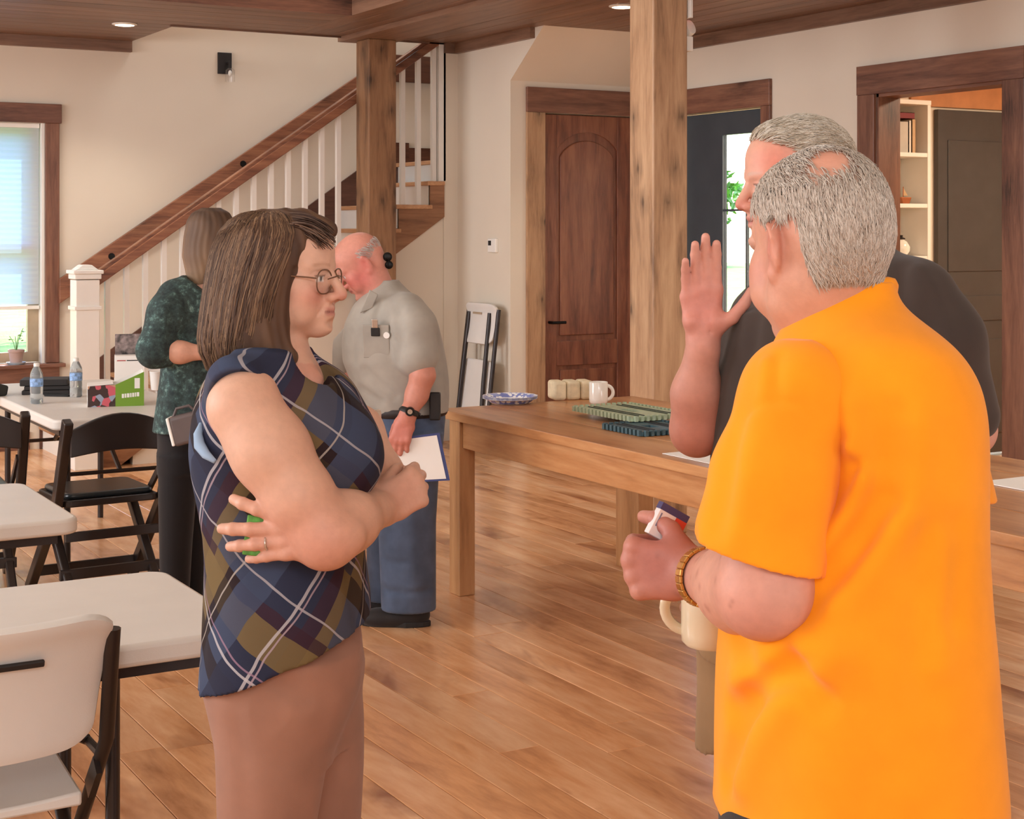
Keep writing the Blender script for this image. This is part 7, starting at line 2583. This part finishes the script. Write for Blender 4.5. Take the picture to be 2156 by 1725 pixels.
# ------------------------------------------------------------------ woman in the dark green top by the far table
def build_green():
    F = Person(385, 6.25, 'person in a dark green patterned top and black trousers by the far table')
    L = F.L
    # she looks away to the right and down
    R = rot('z', -58) @ rot('x', -20)
    hf = Frame(L(447, 520), R, 0.97)
    v = Vol(L(280, 1040) - V3((0, 0.30, 0)), L(520, 425) + V3((0, 0.45, 0)), 0.005)
    head_shape(v, hf, female=True, neck_to=L(425, 612), neck_r=0.052)
    v.cone(L(405, 680), L(392, 800), 0.08, 0.09, 0.05)
    # left arm bent, forearm level to the right
    sh, el, wr = L(352, 640, -0.15), L(326, 738, -0.19), L(425, 742, -0.16)
    v.chain([L(400, 670), L(356, 665, -0.14), el], [0.05, 0.045, 0.044], 0.03)
    v.chain([el, L(380, 742, -0.18), wr], [0.044, 0.040, 0.028], 0.03)
    hand_shape(v, wr, (1, 0.3, 0.1), (0, 0.3, 1), (0.2, -1, 0.1), 0.95, curls=((20, 30, 20),) * 4)
    # other arm down at her side, holding something red
    v.chain([L(420, 680, 0.10), L(428, 770, 0.12), L(416, 905, 0.02), L(404, 955, -0.06)], [0.045, 0.042, 0.038, 0.028], 0.03)
    hand_shape(v, L(403, 958, -0.07), (-0.12, -0.1, -1.0), (-0.9, 0.1, 0.1), (0.1, -1, 0.0), 1.0, curls=((30, 50, 30),) * 4)
    me = v.surface('person_body')
    col, loc = head_tone(v.verts, hf, (222, 168, 144), (206, 122, 106))
    paint(me, col)
    F.put('body', me, 'skin')
    t = Vol(L(280, 930) - V3((0, 0.30, 0)), L(480, 555) + V3((0, 0.26, 0)), 0.006)
    tab = [(572, 395, 450, .07), (592, 368, 462, .115), (620, 348, 468, .145), (660, 342, 470, .155), (720, 344, 468, .155), (790, 340, 462, .155), (850, 332, 456, .16), (905, 324, 452, .165)]
    t.stack(F.rows(tab), 0.0, power=2.2)
    t.half(L(430, 606), (0.62, 0.0, 1.0))
    # sleeve to the elbow
    t.cone(L(368, 625, -0.10), L(350, 660, -0.15), 0.070, 0.070, 0.05)
    t.chain([L(350, 660, -0.15), L(325, 738, -0.19), L(345, 741, -0.187)], [0.072, 0.066, 0.060], 0.03)
    t.half(L(352, 741, -0.187) + V3((0.0, 0, 0)), (1, 0, 0)) if False else None
    t.groove([t_surface2(t, L, x, y) for x, y in ((366, 650), (362, 720), (356, 760))], 0.02, 0.012)
    t.groove([t_surface2(t, L, x, y) for x, y in ((390, 800), (380, 880))], 0.03, 0.010)
    m, nt, b = new_mat('green_print_cloth')
    vv_ = coords(nt, 'obj')
    n1 = noise(nt, vv_, 42, 4.0, 0.7)
    n2 = noise(nt, vv_, 9, 2.0)
    ad = node(nt, 'ShaderNodeMath', operation='MULTIPLY_ADD')
    nt.links.new(n2, ad.inputs[0])
    ad.inputs[1].default_value = 0.5
    nt.links.new(n1, ad.inputs[2])
    r = ramp(nt, ad.outputs[0], [(0.60, (36, 48, 48)), (0.80, (56, 74, 72)), (0.92, (92, 122, 116)), (1.0, (150, 166, 160))])
    nt.links.new(r.outputs[0], b.inputs['Base Color'])
    b.inputs['Roughness'].default_value = 0.9
    F.put('top', t.surface('top'), 'green_print_cloth', 'dark green top with a pale speckled print')
    p = Vol(L(300, 1330) * V3((1, 1, 0)) - V3((0.02, 0.26, 0)), L(470, 860) + V3((0, 0.26, 0)), 0.007)
    p.stack(F.rows([(880, 332, 448, .145), (940, 334, 446, .15), (985, 336, 442, .15)]), 0.0)
    p.stack(F.rows([(960, 334, 418, .085, -0.07), (1050, 334, 412, .08, -0.07), (1150, 336, 404, .07, -0.07), (1290, 338, 396, .062, -0.07)]), 0.03)
    p.stack(F.rows([(960, 350, 444, .085, 0.08), (1100, 366, 438, .075, 0.08), (1290, 374, 430, .062, 0.08)]), 0.03)
    cloth_mat('black_trousers', (30, 27, 28), 0.9)
    F.put('trousers', p.surface('trousers'), 'black_trousers', 'black trousers')
    shoe('shoe', F, V3((L(355, 1290, -0.07)[0], -0.07, 0)), math.radians(-60), L=0.24)
    shoe('shoe', F, V3((L(400, 1290, 0.08)[0], 0.08, 0)), math.radians(-60), L=0.24)
    # bob haircut
    h = Vol(L(370, 620) - V3((0, 0.17, 0)), L(515, 425) + V3((0, 0.17, 0)), 0.004)
    h.stack(F.rows([(438, 428, 462, .03), (446, 406, 482, .065), (465, 394, 492, .088), (500, 387, 497, .097), (540, 384, 494, .098), (575, 392, 470, .088), (598, 402, 448, .07)]), 0.0)
    f_ = hf.d((0, 1, 0))
    h.ell(hf.p((0, 0.10, -0.03)), (0.075, 0.09, 0.085), R, 0.01, 'sub')
    h.ell(hf.p((0.098, 0.018, -0.032)), (0.040, 0.040, 0.040), R, 0.008, 'sub')
    h.wobble(lambda X, Y, Z: 0.0010 * np.sin(230 * (np.arctan2(Y, X - L(440, 500)[0]) * 0.1) + 1.5 * np.sin(30 * Z)))
    me = h.surface('hair')
    hv = h.verts
    tt_ = 0.5 + 0.10 * np.sin(hv[:, 1] * 150 + hv[:, 0] * 90) - 2.2 * (hv[:, 2] - L(0, 520)[2])
    paint(me, lerp_cols([(70, 54, 44), (104, 82, 66), (140, 114, 90), (172, 142, 112)], tt_ * 0.8))
    F.put('hair', me, 'hair_locks', 'light brown bob')
    # bag in the crook of her arm and the red packet
    q = L(392, 898, -0.26)
    bag = thing('handbag', 'grey-brown handbag with a pale edge carried by the person in green', 'bag')
    bag.location = cam2world(F.a + q[0], F.d + q[1], q[2])
    bag.rotation_euler = (0, math.radians(-14), -TH)
    obj('bag_body', MB().box(-0.055, 0.07, -0.04, 0.04, -0.065, 0.05), plain('bag_grey', (92, 80, 78), 0.6), bag, bevel=0.014, seg=3, smooth=True)
    obj('pale_edge', MB().box(-0.062, -0.050, -0.041, 0.041, -0.06, 0.05), 'paper_white', bag, bevel=0.004)
    obj('strap', MB().tube([(-0.04, 0, 0.045), (-0.02, 0.0, 0.075), (0.03, 0.0, 0.075), (0.05, 0, 0.045)], 0.006, 8), 'bag_grey', bag, smooth=True)
    q = L(391, 970, -0.12)
    rp = tag(obj('red_packet', MB().box(-0.02, 0.022, -0.014, 0.014, -0.025, 0.028), plain('packet_red', (178, 62, 56), 0.45), bevel=0.004), 'small red packet in the lowered hand behind the plaid blouse', 'packet')
    rp.location = cam2world(F.a + q[0], F.d + q[1], q[2])
    rp.rotation_euler = (0, math.radians(20), -TH)
    obj('white_print', MB().box(-0.012, 0.004, -0.0146, -0.014, -0.016, 0.0), 'paper_white', rp)


build_tall()
build_grey()
build_green()
